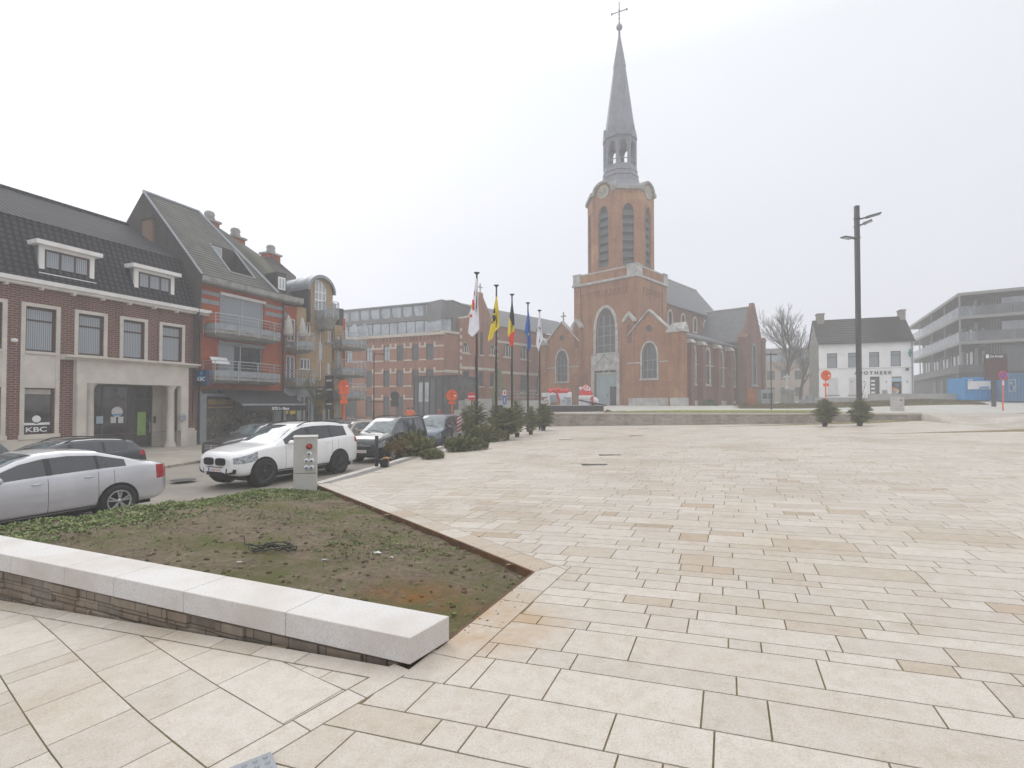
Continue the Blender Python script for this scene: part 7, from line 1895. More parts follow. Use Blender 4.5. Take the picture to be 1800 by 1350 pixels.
# flagpoles and flags
PD = [25.3, 28.0, 30.3, 32.8, 35.2]
FPX = [838.2, 872.6, 900, 928, 948.4]; FTY = [479, 501, 517, 532, 545]
mflag = {}
def cloth(name, left, right, mt, D, par=None, off=0, rows=16, lay=0):
    """hanging cloth between two pixel outlines (y -> x), at distance D, folded in depth"""
    y0, y1 = max(left[0][0], right[0][0]), min(left[-1][0], right[-1][0]); m = MB(); nc = 9; th = .012
    for side in (0, 1):
        for i in range(rows+1):
            y = y0+(y1-y0)*i/rows; a, b = lin(left, y), lin(right, y)
            for j in range(nc):
                t = j/(nc-1); px = a+(b-a)*t; wv = .07*math.sin(t*9+i*.25)*min(1, i/4+.15)
                p = atd(px, y, D); m.v.append((p.x, p.y-.09-lay+wv+side*th, p.z))
    k = (rows+1)*nc
    for i in range(rows):
        for j in range(nc-1):
            a = i*nc+j; m.f.append([a, a+nc, a+nc+1, a+1]); m.sm.append(True); m.f.append([k+a, k+a+1, k+a+nc+1, k+a+nc]); m.sm.append(True)
    for i in range(rows):
        for a in (i*nc, i*nc+nc-1): m.f.append([a, k+a, k+a+nc, a+nc]); m.sm.append(False)
    for j in range(nc-1): m.f.append([rows*nc+j, rows*nc+j+1, k+rows*nc+j+1, k+rows*nc+j]); m.sm.append(False)
    return m.build(name, mt, par)
M['fwhite'] = mat('flag_white', (.88, .88, .92), (.8, .8, .84), .8, 3); M['fyellow'] = mat('flag_yellow', (.92, .72, .02), (.82, .64, .02), .8, 3)
M['fblack'] = mat('flag_black', (.015, .015, .015), (.03, .03, .03), .8, 3); M['fred'] = mat('flag_red', (.85, .04, .03), (.75, .04, .03), .8, 3); M['fblue'] = mat('flag_blue', (.02, .15, .52), (.015, .12, .42), .8, 3)
plabs = ['tallest looking flagpole, nearest, with the white and red flag', 'second flagpole, carrying the yellow flag with a black lion', 'middle flagpole, carrying the black yellow and red flag', 'fourth flagpole, carrying the blue flag', 'farthest flagpole, carrying the small white flag']
for i in range(5):
    D = PD[i]; tp = atd(FPX[i], FTY[i], D); zb = gz(tp.x, D)
    t = empty('flagpole', (tp.x, D, zb), 0, plabs[i], 'flagpole', 'row of black flagpoles'); h = tp.z-zb
    MB().tube((0, 0, 0), (0, 0, h-.1), .075, .045, n=12).build('pole', M['black'], t)
    MB().lathe([(.05, h-.12), (.10, h-.05), (.15, h-.03), (.15, h), (.001, h+.02)], 14).build('cap', M['black'], t)
    MB().tube((-.06, -.06, h*.42), (-.06, -.10, h*.5), .02).build('cleat', M['black'], t)
def flag(left, right, mt, D, lab, *extra):
    t = empty('flag', tuple(atd((left[0][1]+right[0][1])/2, left[0][0], D)), 0, lab, 'flag', 'flags on the flagpoles')
    def under(o):
        o.location = -Vector(t.location)
    f = cloth('cloth', left, right, mt, D, t); under(f)
    for nm, l, r, m2, lay in extra:
        e = cloth(nm, l, r, m2, D, f, lay=lay, rows=5)
    return t
flag([(490, 836.5), (514, 833.5), (530, 830.5), (545, 827.5), (558, 826), (575, 824), (586, 823), (592, 829)], [(490, 839), (530, 841), (560, 842.5), (580, 843), (586, 838), (592, 832)], M['fwhite'], PD[0], 'white flag with red emblem on the nearest pole',
     ('red_emblem', [(513, 834), (521, 833)], [(513, 835.5), (521, 835)], M['fred'], .13), ('red_emblem', [(528, 831), (537, 830), (546, 831)], [(528, 833.5), (537, 834.5), (546, 835)], M['fred'], .13),
     ('yellow_emblem', [(536, 829.3), (543, 829.2)], [(536, 831.8), (543, 831.8)], M['fyellow'], .15), ('red_emblem', [(554, 827), (558.5, 826.5)], [(554, 831), (558.5, 830.5)], M['fred'], .13))
flag([(522, 872), (540, 868), (555, 866), (570, 863), (585, 860), (597, 857.5), (599.5, 858)], [(522, 874), (545, 876.5), (560, 878), (577, 878.5), (580, 874), (585, 868.5), (597, 866), (599.5, 860)], M['fyellow'], PD[1], 'yellow flag with black lion on the second pole',
     ('black_lion', [(542, 869), (548, 867.3), (552, 867)], [(542, 869.8), (548, 871), (552, 871.3)], M['fblack'], .13), ('black_lion', [(555, 866.2), (560, 865.5), (563, 866.5), (566, 865)], [(555, 871.5), (560, 872), (563, 872), (566, 870)], M['fblack'], .13), ('black_lion', [(566.5, 864), (569, 864)], [(566.5, 866), (569, 867)], M['fblack'], .13))
flag([(533, 899.2), (550, 897), (562, 895), (575, 893), (592, 892), (593, 894.5), (608, 896)], [(533, 901), (542, 902), (560, 904), (575, 904), (594, 903), (608, 902)], M['fyellow'], PD[2], 'black, yellow and red striped flag hanging on the middle pole',
     ('black_stripe', [(533, 899), (550, 896.8), (562, 894.8), (563, 896), (568, 899.5), (574, 903)], [(533, 901.2), (542, 902.2), (560, 904.2), (574, 904.2)], M['fblack'], .16), ('red_stripe', [(584, 902), (587, 898), (592, 894.3), (600, 895.3), (608.4, 896)], [(584, 904.1), (592, 903.5), (600, 902.8), (608.4, 902.1)], M['fred'], .16))
flag([(546, 927.8), (556, 926.5), (575, 923), (586, 921.8), (588, 926), (612, 926.5), (616, 930)], [(546, 929), (556, 930.5), (575, 932), (590, 933), (610, 932.8), (616, 931)], M['fblue'], PD[3], 'blue flag with a small yellow star on the fourth pole',
     ('yellow_star', [(586, 928.8), (588, 927.8), (590, 928.8)], [(586, 929.4), (588, 930.4), (590, 929.4)], M['fyellow'], .14))
tf_ = flag([(548, 947.9), (560, 946.5), (575, 945), (590, 943.5), (605, 942.3), (612, 944), (618, 946.5)], [(548, 948.8), (560, 950), (580, 952), (597, 955), (604, 950), (618, 947.4)], M['fwhite'], PD[4], 'small white flag with black curl mark on the farthest pole')
p = atd(948, 580, PD[4]); q = text_mb('19', .38, 0, 0, 0, .01, 'CENTER', 1.1).xf(Matrix.Translation(Vector((p.x, p.y-.235, p.z-.1))-Vector(tf_.location)) @ Matrix.Rotation(R(-38), 4, 'Y')).build('black_mark', M['fblack'], tf_)
# tall light mast
p = gpt(1511, 748); D = p.y; t = empty('light_mast', tuple(p), 0, 'very tall dark light mast with three flat lamp heads, standing by a potted fir', 'lamp mast')
h = atd(1507, 362, D).z-p.z
MB().box(-.11, .11, -.11, .11, 0, h).build('mast', M['darkmetal'], t)
kx = D/885
for (dx0, dy, dx1, dy1, rot) in ((3, 386, 33, 379, 0), (3, 397, 18, 391, 0), (-2, 420, -33, 420, 0)):
    z0 = atd(1507, dy, D).z-p.z; z1 = atd(1507, dy1, D).z-p.z
    a = (dx0*kx, 0, z0); b = ((dx0+(dx1-dx0)*.35)*kx, -.15, z0+(z1-z0)*.35); c = (dx1*kx, -.45, z1)
    ar = MB().tube(a, b, .05).tube((0, 0, z0), a, .06).build('lamp_arm', M['darkmetal'], t)
    d = Vector(c)-Vector(b); u = d.normalized(); w = Vector((-u.y, u.x, 0)).normalized()*.20; nrm = u.cross(w).normalized()*.05
    if nrm.z < 0: nrm = -nrm
    B_, C_ = Vector(b), Vector(c)
    MB().add([B_-w-nrm, B_+w-nrm, C_+w-nrm, C_-w-nrm, B_-w*.7+nrm, B_+w*.7+nrm, C_+w*.8+nrm*.4, C_-w*.8+nrm*.4], [(0, 1, 2, 3), (7, 6, 5, 4), (0, 4, 5, 1), (1, 5, 6, 2), (2, 6, 7, 3), (3, 7, 4, 0)]).build('lamp_head', M['darkmetal'], ar)
    mB, mC = B_+(C_-B_)*.25, B_+(C_-B_)*.92
    MB().add([mB-w*.7-nrm*1.15, mB+w*.7-nrm*1.15, mC+w*.7-nrm*1.15, mC-w*.7-nrm*1.15], [(0, 1, 2, 3), (3, 2, 1, 0)]).build('lamp_glass', M['glasslight'], ar)
for z in (h*.94, h*.905, h*.85): MB().box(-.14, .14, -.14, .14, z, z+.06).build('collar', M['darkmetal'], t)
# small lamps
def lamp(px, ptop, D, zb, lab, arms, mid=None):
    tp = atd(px, ptop, D); t = empty('street_lamp', (tp.x, D, zb), 0, lab, 'street lamp', 'smaller street lamps'); h = tp.z-zb
    MB().tube((0, 0, 0), (0, 0, h*.25), .07, n=10).tube((0, 0, h*.25), (0, 0, h), .045, n=10).build('pole', M['black'], t)
    for s_, l in arms:
        z = h-.12; a = MB().box(min(0, s_*l), max(0, s_*l), -.04, .04, z, z+.05).build('lamp_arm', M['black'], t)
        MB().box(s_*l-.2, s_*l+.2, -.10, .10, z-.04, z+.03).build('lamp_head', M['darkmetal'], a)
    if mid: MB().box(-.35, .75, -.05, .05, h*mid, h*mid+.07).build('cross_bar', M['black'], t)
lamp(657.5, 620, 42, -2.3, 'thin dark street lamp with one arm before the old school', ((1, .7),), .36)
p = gpt(1356.5, 720, tz, -.5); lamp(1355, 621, p.y, p.z, 'dark street lamp with two arms beside the rust brown totem', ((1, .36), (-1, .22)))
# orange temporary signs seen from behind, and others
def sign(px, D, zb, disc, plates, lab, poleM='orange', discM='orange', r=.35, extra=None, poletop=None, group='orange backed temporary signs', rot=0):
    c = atd(px, disc, D); t = empty('road_sign', (c.x, D, zb), rot, lab, 'road sign', group); zc = c.z-zb
    MB().tube((0, 0, 0), (0, 0, zc+.2 if poletop is None else poletop), .04, n=8).build('post', M[poleM], t)
    dc = MB().prism([(r*math.cos(math.pi*i/16), zc+r*math.sin(math.pi*i/16)) for i in range(32)], -.065, -.045).build('disc', M[discM], t)
    if discM == 'orange':
        MB().box(-r*.9, r*.9, -.075, -.066, zc+.08, zc+.12).box(-.02, .02, -.08, -.066, zc-r*.9, zc+r*.9).build('stiffener', mat('orange_dark', (.55, .07, .01)), dc)
        MB().box(r*.45, r*.75, -.07, -.066, zc-.06, zc+.02).build('sticker', M['signwhite'], dc)
    for (y0, y1, w) in plates:
        z1, z0 = atd(px, y0, D).z-zb, atd(px, y1, D).z-zb
        MB().box(-w/2, w/2, -.06, -.045, z0, z1).build('plate', M['orange' if discM == 'orange' else 'signwhite'], t)
    return t, zc
sign(605, 30, -2.55, 678, ((687, 693, .62), (695, 700, .34), (701, 709.5, .44)), 'orange backed round sign with several plates, behind the white SUV', r=.33)
sign(794.5, 30, -2.3, 695, ((705.5, 710, .42),), 'orange backed round sign above the slate blue van', r=.34)
p = gpt(1451, 745); sign(1451, p.y, p.z, 660, ((674, 679, .40),), 'orange backed round sign in front of the white pharmacy', r=.36)
t, zc = sign(829, 40, -2.1, 697, (), 'red no-entry sign with white bar by the nearest flagpole', 'darkmetal', 'red', r=.34, group='other road signs')
MB().box(-.26, .26, -.072, -.066, zc-.05, zc+.05).build('white_bar', M['signwhite'], t)
p = gpt(1762, 722, lambda x, y: -.55, -.55); t, zc = sign(1762, p.y, p.z, 660, (), 'red and blue no-parking sign on an orange post near the containers', 'orange', 'red', r=.33, group='other road signs')
MB().prism([(.235*math.cos(math.pi*i/12), zc+.235*math.sin(math.pi*i/12)) for i in range(24)], -.070, -.066).build('blue_field', M['blue'], t)
MB().prism([(-.20, zc+.13), (-.13, zc+.20), (.20, zc-.13), (.13, zc-.20)], -.076, -.071).build('red_slash', M['red'], t)
MB().box(-.045, .045, -.06, -.045, zc-.68, zc-.35).build('sticker', M['signwhite'], t)
# parking sign with small plates
c = atd(887, 700, 42); t = empty('parking_sign', (c.x, 42, -2.0), 0, 'narrow blue and white parking sign panel between the second and third flagpole', 'road sign')
zt = atd(887, 686, 42).z+2.0; MB().tube((0, 0, 0), (0, 0, zt), .03).build('post', M['grey'], t)
MB().box(-.13, .13, -.05, -.035, zt-.42, zt).build('white_plate', M['signwhite'], t); MB().box(-.07, .07, -.054, -.0505, zt-.34, zt-.08).build('red_mark', M['red'], t)
MB().box(-.14, .14, -.05, -.035, zt-1.15, zt-.43).build('blue_plate', M['blue'], t); MB().box(-.06, .04, -.054, -.0505, zt-1.05, zt-.6).build('pale_mark', M['glasslight'], t)
# grey sign seen from behind
c = atd(694, 700, 46); t = empty('sign_back', (c.x, 46, -2.2), 0, 'round grey back of a road sign in front of the old school', 'road sign'); zc = c.z+2.2
MB().tube((0, 0, 0), (0, 0, zc), .035).build('post', M['grey'], t); MB().prism([(.42*math.cos(math.pi*i/12), zc+.2+.42*math.sin(math.pi*i/12)) for i in range(24)], -.05, -.035).box(-.36, .36, -.05, -.035, zc-.75, zc-.23).build('plates', M['darkmetal'], t)
# red and white hazard marker
p = atd(807, 759, 27.6); t = empty('hazard_marker', (p.x, 27.6, -2.35), 0, 'upright red and white striped hazard marker beside the slate blue van', 'hazard marker')
z0, z1 = atd(807, 761, 27.6).z+2.35, atd(807, 729, 27.6).z+2.35; MB().box(-.11, .11, 0, .03, z0, z1).build('board', M['signwhite'], t)
st_m = MB(); n_ = 5
for i in range(n_):
    z = z0+(z1-z0)*i/n_; st_m.prism([(-.105, max(z0, z)), (.105, z+.16), (.105, min(z1, z+.27)), (-.105, z+.11)], -.006, -.001)
st_m.build('red_stripe', M['red'], t); MB().box(-.2, .2, -.15, .2, 0, .12).box(-.02, .02, .0, .03, .1, z0).build('foot', M['plastic'], t)
# bollards
for px, py, pt, D, lab in ((662, 820, 766, None, 'black bollard at the kerb beside the black plant pot'), (794, 777, 752, None, 'black bollard between the slate blue van and the felled firs'), (737, 783, 758, None, 'black bollard in front of the flank of the black van')):
    p = gpt(px, py); h = atd(px, pt, p.y).z-p.z
    t = empty('bollard', tuple(p), 0, lab, 'bollard', 'black bollards along the kerb')
    MB().lathe([(.055, 0), (.055, h-.01), (.045, h), (.001, h)], 14).build('post', M['black'], t); MB().lathe([(.058, h-.14), (.058, h-.10)], 14).build('band', M['darkmetal'], t)
# power cabinets
def cabinet(px, py, ptop, wpx, rot, lab, f=gz):
    p = gpt(px, py, f); h = atd(px, ptop, p.y).z-p.z; w = wpx/885*p.y
    t = empty('power_cabinet', tuple(p), rot, lab, 'power cabinet', 'grey power cabinets'); d = w*.62
    MB().box(-w/2, w/2, 0, d, -.2, h*.30-.006).build('base', M['cabinet'], t, bevel=.006)
    MB().box(-w/2, w/2, 0, d, h*.30+.006, h*.965).build('housing', M['cabinet'], t, bevel=.008)
    MB().add([(-w/2-.015, -.015, h*.965), (w/2+.015, -.015, h*.965), (w/2+.015, d+.015, h*.965), (-w/2-.015, d+.015, h*.965), (-w/2-.015, -.015, h*.98), (w/2+.015, -.015, h*.98), (w/2+.015, d+.015, h), (-w/2-.015, d+.015, h)], [(0, 3, 2, 1), (4, 5, 6, 7), (0, 1, 5, 4), (1, 2, 6, 5), (2, 3, 7, 6), (3, 0, 4, 7)]).build('lid', M['cabinet'], t)
    k = h/1.3
    RX = Matrix.Rotation(R(90), 4, 'X')
    def sock(x, z, r, m1, m2):
        s_ = MB().lathe([(r*1.15, 0), (r*1.15, .02), (r, .03), (r*.95, .06), (r*.6, .065)], 16).xf(Matrix.Translation((x, 0, z)) @ RX).build('socket', m1, t)
        MB().lathe([(r*.62, .064), (r*.55, .075), (.001, .075)], 14).xf(Matrix.Translation((x, 0, z)) @ RX).build('socket_cap', m2, s_)
    sock(w*.17, h*.80, .062*k, M['darkred'], M['red']); sock(w*.17, h*.665, .05*k, M['signwhite'], M['sockblue'])
    for z in (.535, .41):
        for x in (.06, .28): sock(w*x, h*z, .05*k, M['signwhite'], M['sockblue'])
M['cabinet'] = mat('cabinet_grey', (.50, .49, .46), (.44, .43, .40), .55, 2); M['darkred'] = mat('dark_red_plastic', (.22, .01, .012)); M['sockblue'] = mat('socket_blue', (.10, .16, .24))
cabinet(536, 861, 766, 38, R(18), 'pale grey power cabinet with a red socket on the corner of the soil bed')
cabinet(1581, 724, 698, 17, R(-5), 'small pale grey power cabinet behind the right end of the terrace wall', lambda x, y: -.70)
# rusty totem, banner, statue, booth, blocks
p = gpt(1321.5, 717, tz, -.5); w = 13/885*p.y; h = atd(1321, 683, p.y).z-p.z; t = empty('rusty_totem', tuple(p), R(-8), 'upright rust brown steel slab between the church and the bare trees', 'information totem')
MB().box(-w/2, w/2, 0, .12, 0, h).build('slab', mat('corten_steel', (.36, .14, .06), (.26, .10, .05), .85, 2.5), t, bevel=.01); MB().box(-w/2-.05, w/2+.05, -.05, .17, -.02, .04).build('foot', M['darkmetal'], t)
p = gpt(1215, 713, tz, -.4); h = atd(1215, 677, p.y).z-p.z; t = empty('beach_flag', tuple(p), R(-20), 'slim white and teal standing banner before the church side', 'banner')
MB().prism([(-.20, .1), (.22, .1), (.10, h*.6), (.05, h), (-.08, h*.98), (-.12, h*.5)], -.01, .01).build('banner_cloth', M['signwhite'], t); MB().prism([(-.1, h*.3), (.08, h*.3), (.06, h*.42), (-.08, h*.42)], -.016, -.011).prism([(-.08, h*.55), (.06, h*.55), (.05, h*.62), (-.06, h*.62)], -.016, -.011).build('teal_mark', mat('teal', (.05, .32, .38)), t)
MB().tube((.12, .02, 0), (.06, .02, h), .02).box(-.25, .25, -.2, .2, 0, .03).build('stand', M['darkmetal'], t); MB().sphere((.15, .0, h*.72), .16, 8, 6, (1, .5, 1.6)).build('dark_bag', M['darkmetal'], t)
# statue
p = atd(1384, 700, 58); zb = tz(p.x, 58)-.1; t = empty('statue', (p.x, 58, zb), R(10), 'white robed statue with spread arms on a stone pedestal before the bare trees', 'statue')
zs = atd(1384, 685.5, 58).z-zb; zt = atd(1384, 656, 58).z-zb; H = zt-zs
MB().box(-.75, .75, -.5, .5, 0, zs*.25).box(-.55, .55, -.4, .4, zs*.25, zs*.9).box(-.65, .65, -.48, .48, zs*.9, zs).build('pedestal', M['concrete'], t)
def skinned(name, joints, edges, mt, par, lv=2, root=0):
    me = bpy.data.meshes.new(name); me.from_pydata([j[0] for j in joints], edges, []); o = bpy.data.objects.new(name, me); COL.objects.link(o)
    md = o.modifiers.new('skin', 'SKIN'); md.use_smooth_shade = True
    for i, j in enumerate(joints):
        r = j[1]; r = r if isinstance(r, tuple) else (r, r); me.skin_vertices[0].data[i].radius = r
    me.skin_vertices[0].data[root].use_root = True
    o.modifiers.new('sub', 'SUBSURF').levels = lv; o.modifiers['sub'].render_levels = lv
    dg = bpy.context.evaluated_depsgraph_get(); dg.update(); m2 = bpy.data.meshes.new_from_object(o.evaluated_get(dg)); bpy.data.objects.remove(o)
    m2.materials.clear(); m2.materials.append(mt); m2.polygons.foreach_set('use_smooth', [True]*len(m2.polygons))
    r = bpy.data.objects.new(name, m2); link(r, par); return r
J = [((0, 0, zs+.02*H), (.20*H, .15*H)), ((0, 0, zs+.12*H), (.15*H, .12*H)), ((0, 0, zs+.35*H), (.115*H, .10*H)), ((0, 0, zs+.55*H), (.11*H, .085*H)), ((0, 0, zs+.72*H), (.12*H, .075*H)), ((0, 0, zs+.82*H), (.07*H, .06*H)), ((0, 0, zs+.87*H), .035*H), ((0, 0, zs+.94*H), .055*H), ((0, 0, zs+.985*H), .03*H),
     ((-.13*H, 0, zs+.80*H), .045*H), ((-.24*H, -.03, zs+.72*H), .045*H), ((-.36*H, -.08, zs+.74*H), .03*H), ((-.42*H, -.1, zs+.755*H), .015*H), ((.13*H, 0, zs+.80*H), .045*H), ((.22*H, -.03, zs+.73*H), .045*H), ((.32*H, -.1, zs+.72*H), .03*H), ((.38*H, -.14, zs+.73*H), .015*H)]
skinned('figure', J, [(0, 1), (1, 2), (2, 3), (3, 4), (4, 5), (5, 6), (6, 7), (7, 8), (5, 9), (9, 10), (10, 11), (11, 12), (5, 13), (13, 14), (14, 15), (15, 16)], mat('statue_white', (.62, .61, .58), (.52, .51, .48), .7, 2), t, root=2)
# grey booth and pale blocks
p = atd(1350, 704, 62); t = empty('grey_booth', (p.x, 62, tz(p.x, 62)), R(-10), 'small grey booth with windows beside the church transept', 'booth')
MB().box(-.75, .75, 0, 1.2, 0, .8).box(-.75, .75, 0, 1.2, 1.5, 1.95).box(-.75, -.6, 0, 1.2, .8, 1.5).box(.6, .75, 0, 1.2, .8, 1.5).box(-.06, .06, 0, .1, .8, 1.5).build('frame', M['grey'], t); MB().box(-.6, .6, .1, .12, .8, 1.5).build('pane', M['darkglass'], t)
p = atd(1417, 707, 50); t = empty('stone_blocks', (p.x, 50, tz(p.x, 50)+.25), R(-10), 'stepped pale grey concrete blocks left of the pharmacy', 'concrete blocks'); MB().box(-.55, .1, 0, .5, 0, .35).build('low_block', M['greystone'], t); MB().box(.11, .6, 0, .5, 0, .8).build('high_block', M['greystone'], t)
# brown totem with lettering
p = atd(1748, 717, 40); zb = tz(p.x, 40); t = empty('brown_totem', (p.x, 40, zb), R(-20), 'dark brown flag-shaped site totem with a white panel logo between the containers', 'sign totem')
w1 = 5.5/885*40; zt = atd(1748, 622, 40).z-zb; zb2 = atd(1748, 668, 40).z-zb; xr_ = 20/885*40; M['maroon'] = mat('maroon', (.075, .022, .028), (.06, .02, .025), .6, 1)
MB().box(-w1/2, w1/2, .0, .16, -.2, zb2).build('post', M['darkmetal'], t)
bd = MB().box(-xr_*.62, xr_*.95, -.02, .18, zb2, zt-.36).build('board', M['maroon'], t); MB().box(-xr_*.62, xr_*.95, -.03, .19, zt-.36, zt).build('board_head', M['darkmetal'], t)
MB().box(-xr_*.55, -xr_*.34, -.04, -.031, zt-.34, zt-.04).build('logo', M['signwhite'], t); text_mb('De Rotsje', .20, -xr_*.25, zt-.27, -.035, .008, 'LEFT', 1.0, off=.004).build('lettering', M['signwhite'], t)
# black stage with decorations
D = 45.0; st0 = atd(956, 722, D); t = empty('stage', (st0.x, D, tz(st0.x+3, D)), R(-4), 'low black stage platform at the foot of the church, carrying Christmas decorations', 'stage')
Wst = (1060-956)/885*D; hs = atd(1000, 712.5, D).z-tz(st0.x+3, D)
MB().box(0, Wst, 0, .06, 0, hs-.05).box(.02, Wst-.02, .07, 4.5, 0, hs-.06).build('skirt', mat('black_skirt', (.03, .022, .02), (.045, .035, .03), .8, 1.5), t); MB().box(-.03, Wst+.03, -.03, 4.6, hs-.05, hs).build('deck', M['grey'], t)
stz = tz(st0.x+3, D)+hs
M['decowhite'] = mat('decoration_white', (.72, .72, .74), (.58, .58, .60), .7, 3); M['decored'] = mat('decoration_red', (.62, .03, .03), (.5, .02, .02), .6, 4)
# Christmas carriage/train
c0 = atd(952, 712, D+1.3); c1 = atd(1006, 712, D+1.3); t = empty('christmas_carriage', (c0.x, D+1.3, stz+.002), R(-4), 'white decorative carriage with spoked wheels and red bows on the black stage', 'decoration'); Wd = c1.x-c0.x; k = Wd/54; yz_ = lambda py: (712-py)*k+.0
MB().prism([(0, yz_(697)), (0, yz_(690)), (.22*Wd, yz_(690)), (.22*Wd, yz_(697))], .2, .9).box(.20*Wd, .62*Wd, .1, 1.0, yz_(706), yz_(690.5)).box(.62*Wd, .98*Wd, .1, 1.0, yz_(711), yz_(690.5)).sphere((.80*Wd, .55, yz_(691)), .20*Wd, 12, 8, (1, .7, .3)).sphere((.33*Wd, .55, yz_(692)), .18*Wd, 12, 8, (1, .7, .4)).build('carriage_body', M['decowhite'], t)
MB().box(.27*Wd, .56*Wd, .06, .099, yz_(705), yz_(694)).box(.70*Wd, .96*Wd, .06, .099, yz_(709), yz_(698)).build('side_panel', M['greystone'], t)
for fx in (.17, .70):
    w_ = MB(); r = 5.6*k; cz = yz_(706.5)
    for i in range(20):
        a, b = 2*math.pi*i/20, 2*math.pi*(i+1)/20; w_.tube((fx*Wd+r*math.cos(a), -.02, cz+r*math.sin(a)), (fx*Wd+r*math.cos(b), -.02, cz+r*math.sin(b)), .055, n=5)
    for i in range(4): a = math.pi*i/4; w_.tube((fx*Wd-r*math.cos(a), -.02, cz-r*math.sin(a)), (fx*Wd+r*math.cos(a), -.02, cz+r*math.sin(a)), .025, n=5)
    w_.build('wheel', M['decowhite'], t)
rb = MB(); rr_ = random.Random(6)
for i in range(26):
    x = (.26+.60*i/26)*Wd; rb.sphere((x, .5+rr_.uniform(-.2, .2), yz_(687.2)+rr_.uniform(-.08, .08)), rr_.uniform(.16, .26), 7, 5)
for i in range(8): rb.sphere((.50*Wd+.012*i*Wd, .0, yz_(691)-.11*i), .10, 6, 5)
rb.build('red_garland', M['decored'], t)
# big red and white hat
h0 = atd(1030, 712, D+.9); t = empty('christmas_hat', (h0.x, D+.9, stz+.002), 0, 'tall red hat-shaped decoration with white trim and pompom beside the church door', 'decoration'); k = D/885; Z3 = lambda py: (713-py)*k
MB().lathe([(13.0*k, .0), (12.8*k, Z3(704)), (12.5*k, Z3(703.5))], 18).build('drum', M['decowhite'], t)
MB().lathe([(12.2*k, Z3(704)), (13.4*k, Z3(702)), (13.2*k, Z3(697)), (11.8*k, Z3(695.5))], 18).build('white_trim', mat('fur_white', (.7, .7, .7), (.55, .55, .57), .95, 14), t)
MB().lathe([(11.8*k, Z3(696)), (11.5*k, Z3(690)), (9*k, Z3(686)), (6*k, Z3(680)), (1.5*k, Z3(676.5)), (.001, Z3(676))], 18).build('red_cone', M['decored'], t)
MB().sphere((-9.5*k, -.1, Z3(683)), 3.0*k, 10, 7).sphere((0, 0, Z3(675.8)), .9*k).build('pompom', M['decowhite'], t)
sn = MB(); rr_ = random.Random(3)
for i in range(26): a = rr_.uniform(3.4, 6.0); z = rr_.uniform(679, 687); rad = (1.5+(z-676)*.85)*k; sn.sphere((rad*math.cos(a), rad*math.sin(a), Z3(z)), .07, 5, 4)
sn.build('snow_dots', M['decowhite'], t); MB().box(8.5*k, 11*k, -.75, -.45, 0, Z3(697)).build('red_scarf', M['decored'], t); MB().sphere((14*k, -.3, .35), .4, 8, 6, (1, .8, 1)).sphere((16*k, -.2, .2), .25, 8, 6).build('snow_lump', M['decowhite'], t)
a_, b_ = atd(1018, 703.5, D+.0), atd(1066, 713, D+.2); t = empty('black_rail', (a_.x, a_.y, a_.z), 0, 'slanting black rail leaning from the hat down to the stage edge', 'rail')
MB().tube((0, 0, 0), (b_.x-a_.x, .2, b_.z-a_.z), .07, n=6).build('bar', M['black'], t); MB().tube(((b_.x-a_.x)*.5, .1, (b_.z-a_.z)*.5), ((b_.x-a_.x)*.55, .1, -.5), .03).build('leg', M['black'], t)
# concrete ramp walls between the school and the church
t = empty('ramp_wall', tuple(atd(810, 738, 47)), R(-10), 'pale concrete ramp walls with a metal railing behind the flagpoles', 'wall')
zb = Vector(t.location).z; k = 47/885
def rz(py): return (738-py)*k
M['paleconc'] = mat('pale_concrete', (.46, .45, .42), (.38, .37, .35), .85, .7)
MB().box(7*k, 55*k, 0, .3, -.5, rz(701)).build('upper_wall', M['paleconc'], t); MB().box(0, 60*k, -2.2, -1.9, -.5, rz(720)).build('lower_wall', M['paleconc'], t); MB().box(-2*k, 7*k, -.5, 2, -.5, rz(704)).build('pier', M['concrete'], t)
MB().box(67*k, 150*k, -.6, -.3, -.5, rz(704)).build('upper_wall', M['paleconc'], t); MB().box(68*k, 78*k, -.62, -.601, 0, rz(712)).build('dark_opening', M['darkmetal'], t)
rl = MB()
for py in (688, 693, 699): rl.tube((67*k, -.45, rz(py)), (138*k, -.45, rz(py)+.0), .03, n=5)
for x in range(67, 140, 9): rl.tube((x*k, -.45, rz(704)), (x*k, -.45, rz(688)), .025, n=5)
rl.build('railing', M['grey'], t)
# pot beside the bollard
p = gpt(676, 821); t = empty('plant_pot', tuple(p), 0, 'small square black pot holding a dry orange twig by the lying fir', 'plant pot')
MB().add([(-.10, -.10, 0), (.10, -.10, 0), (.10, .10, 0), (-.10, .10, 0), (-.13, -.13, .24), (.13, -.13, .24), (.13, .13, .24), (-.13, .13, .24)], [(0, 3, 2, 1), (4, 5, 6, 7), (0, 1, 5, 4), (1, 2, 6, 5), (2, 3, 7, 6), (3, 0, 4, 7)]).build('pot', M['black'], t); MB().sphere((.05, 0, .27), .09, 7, 5, (1.6, 1, .5)).build('dry_soil', mat('dry_orange', (.42, .24, .10), (.3, .17, .08), .9, 12), t)
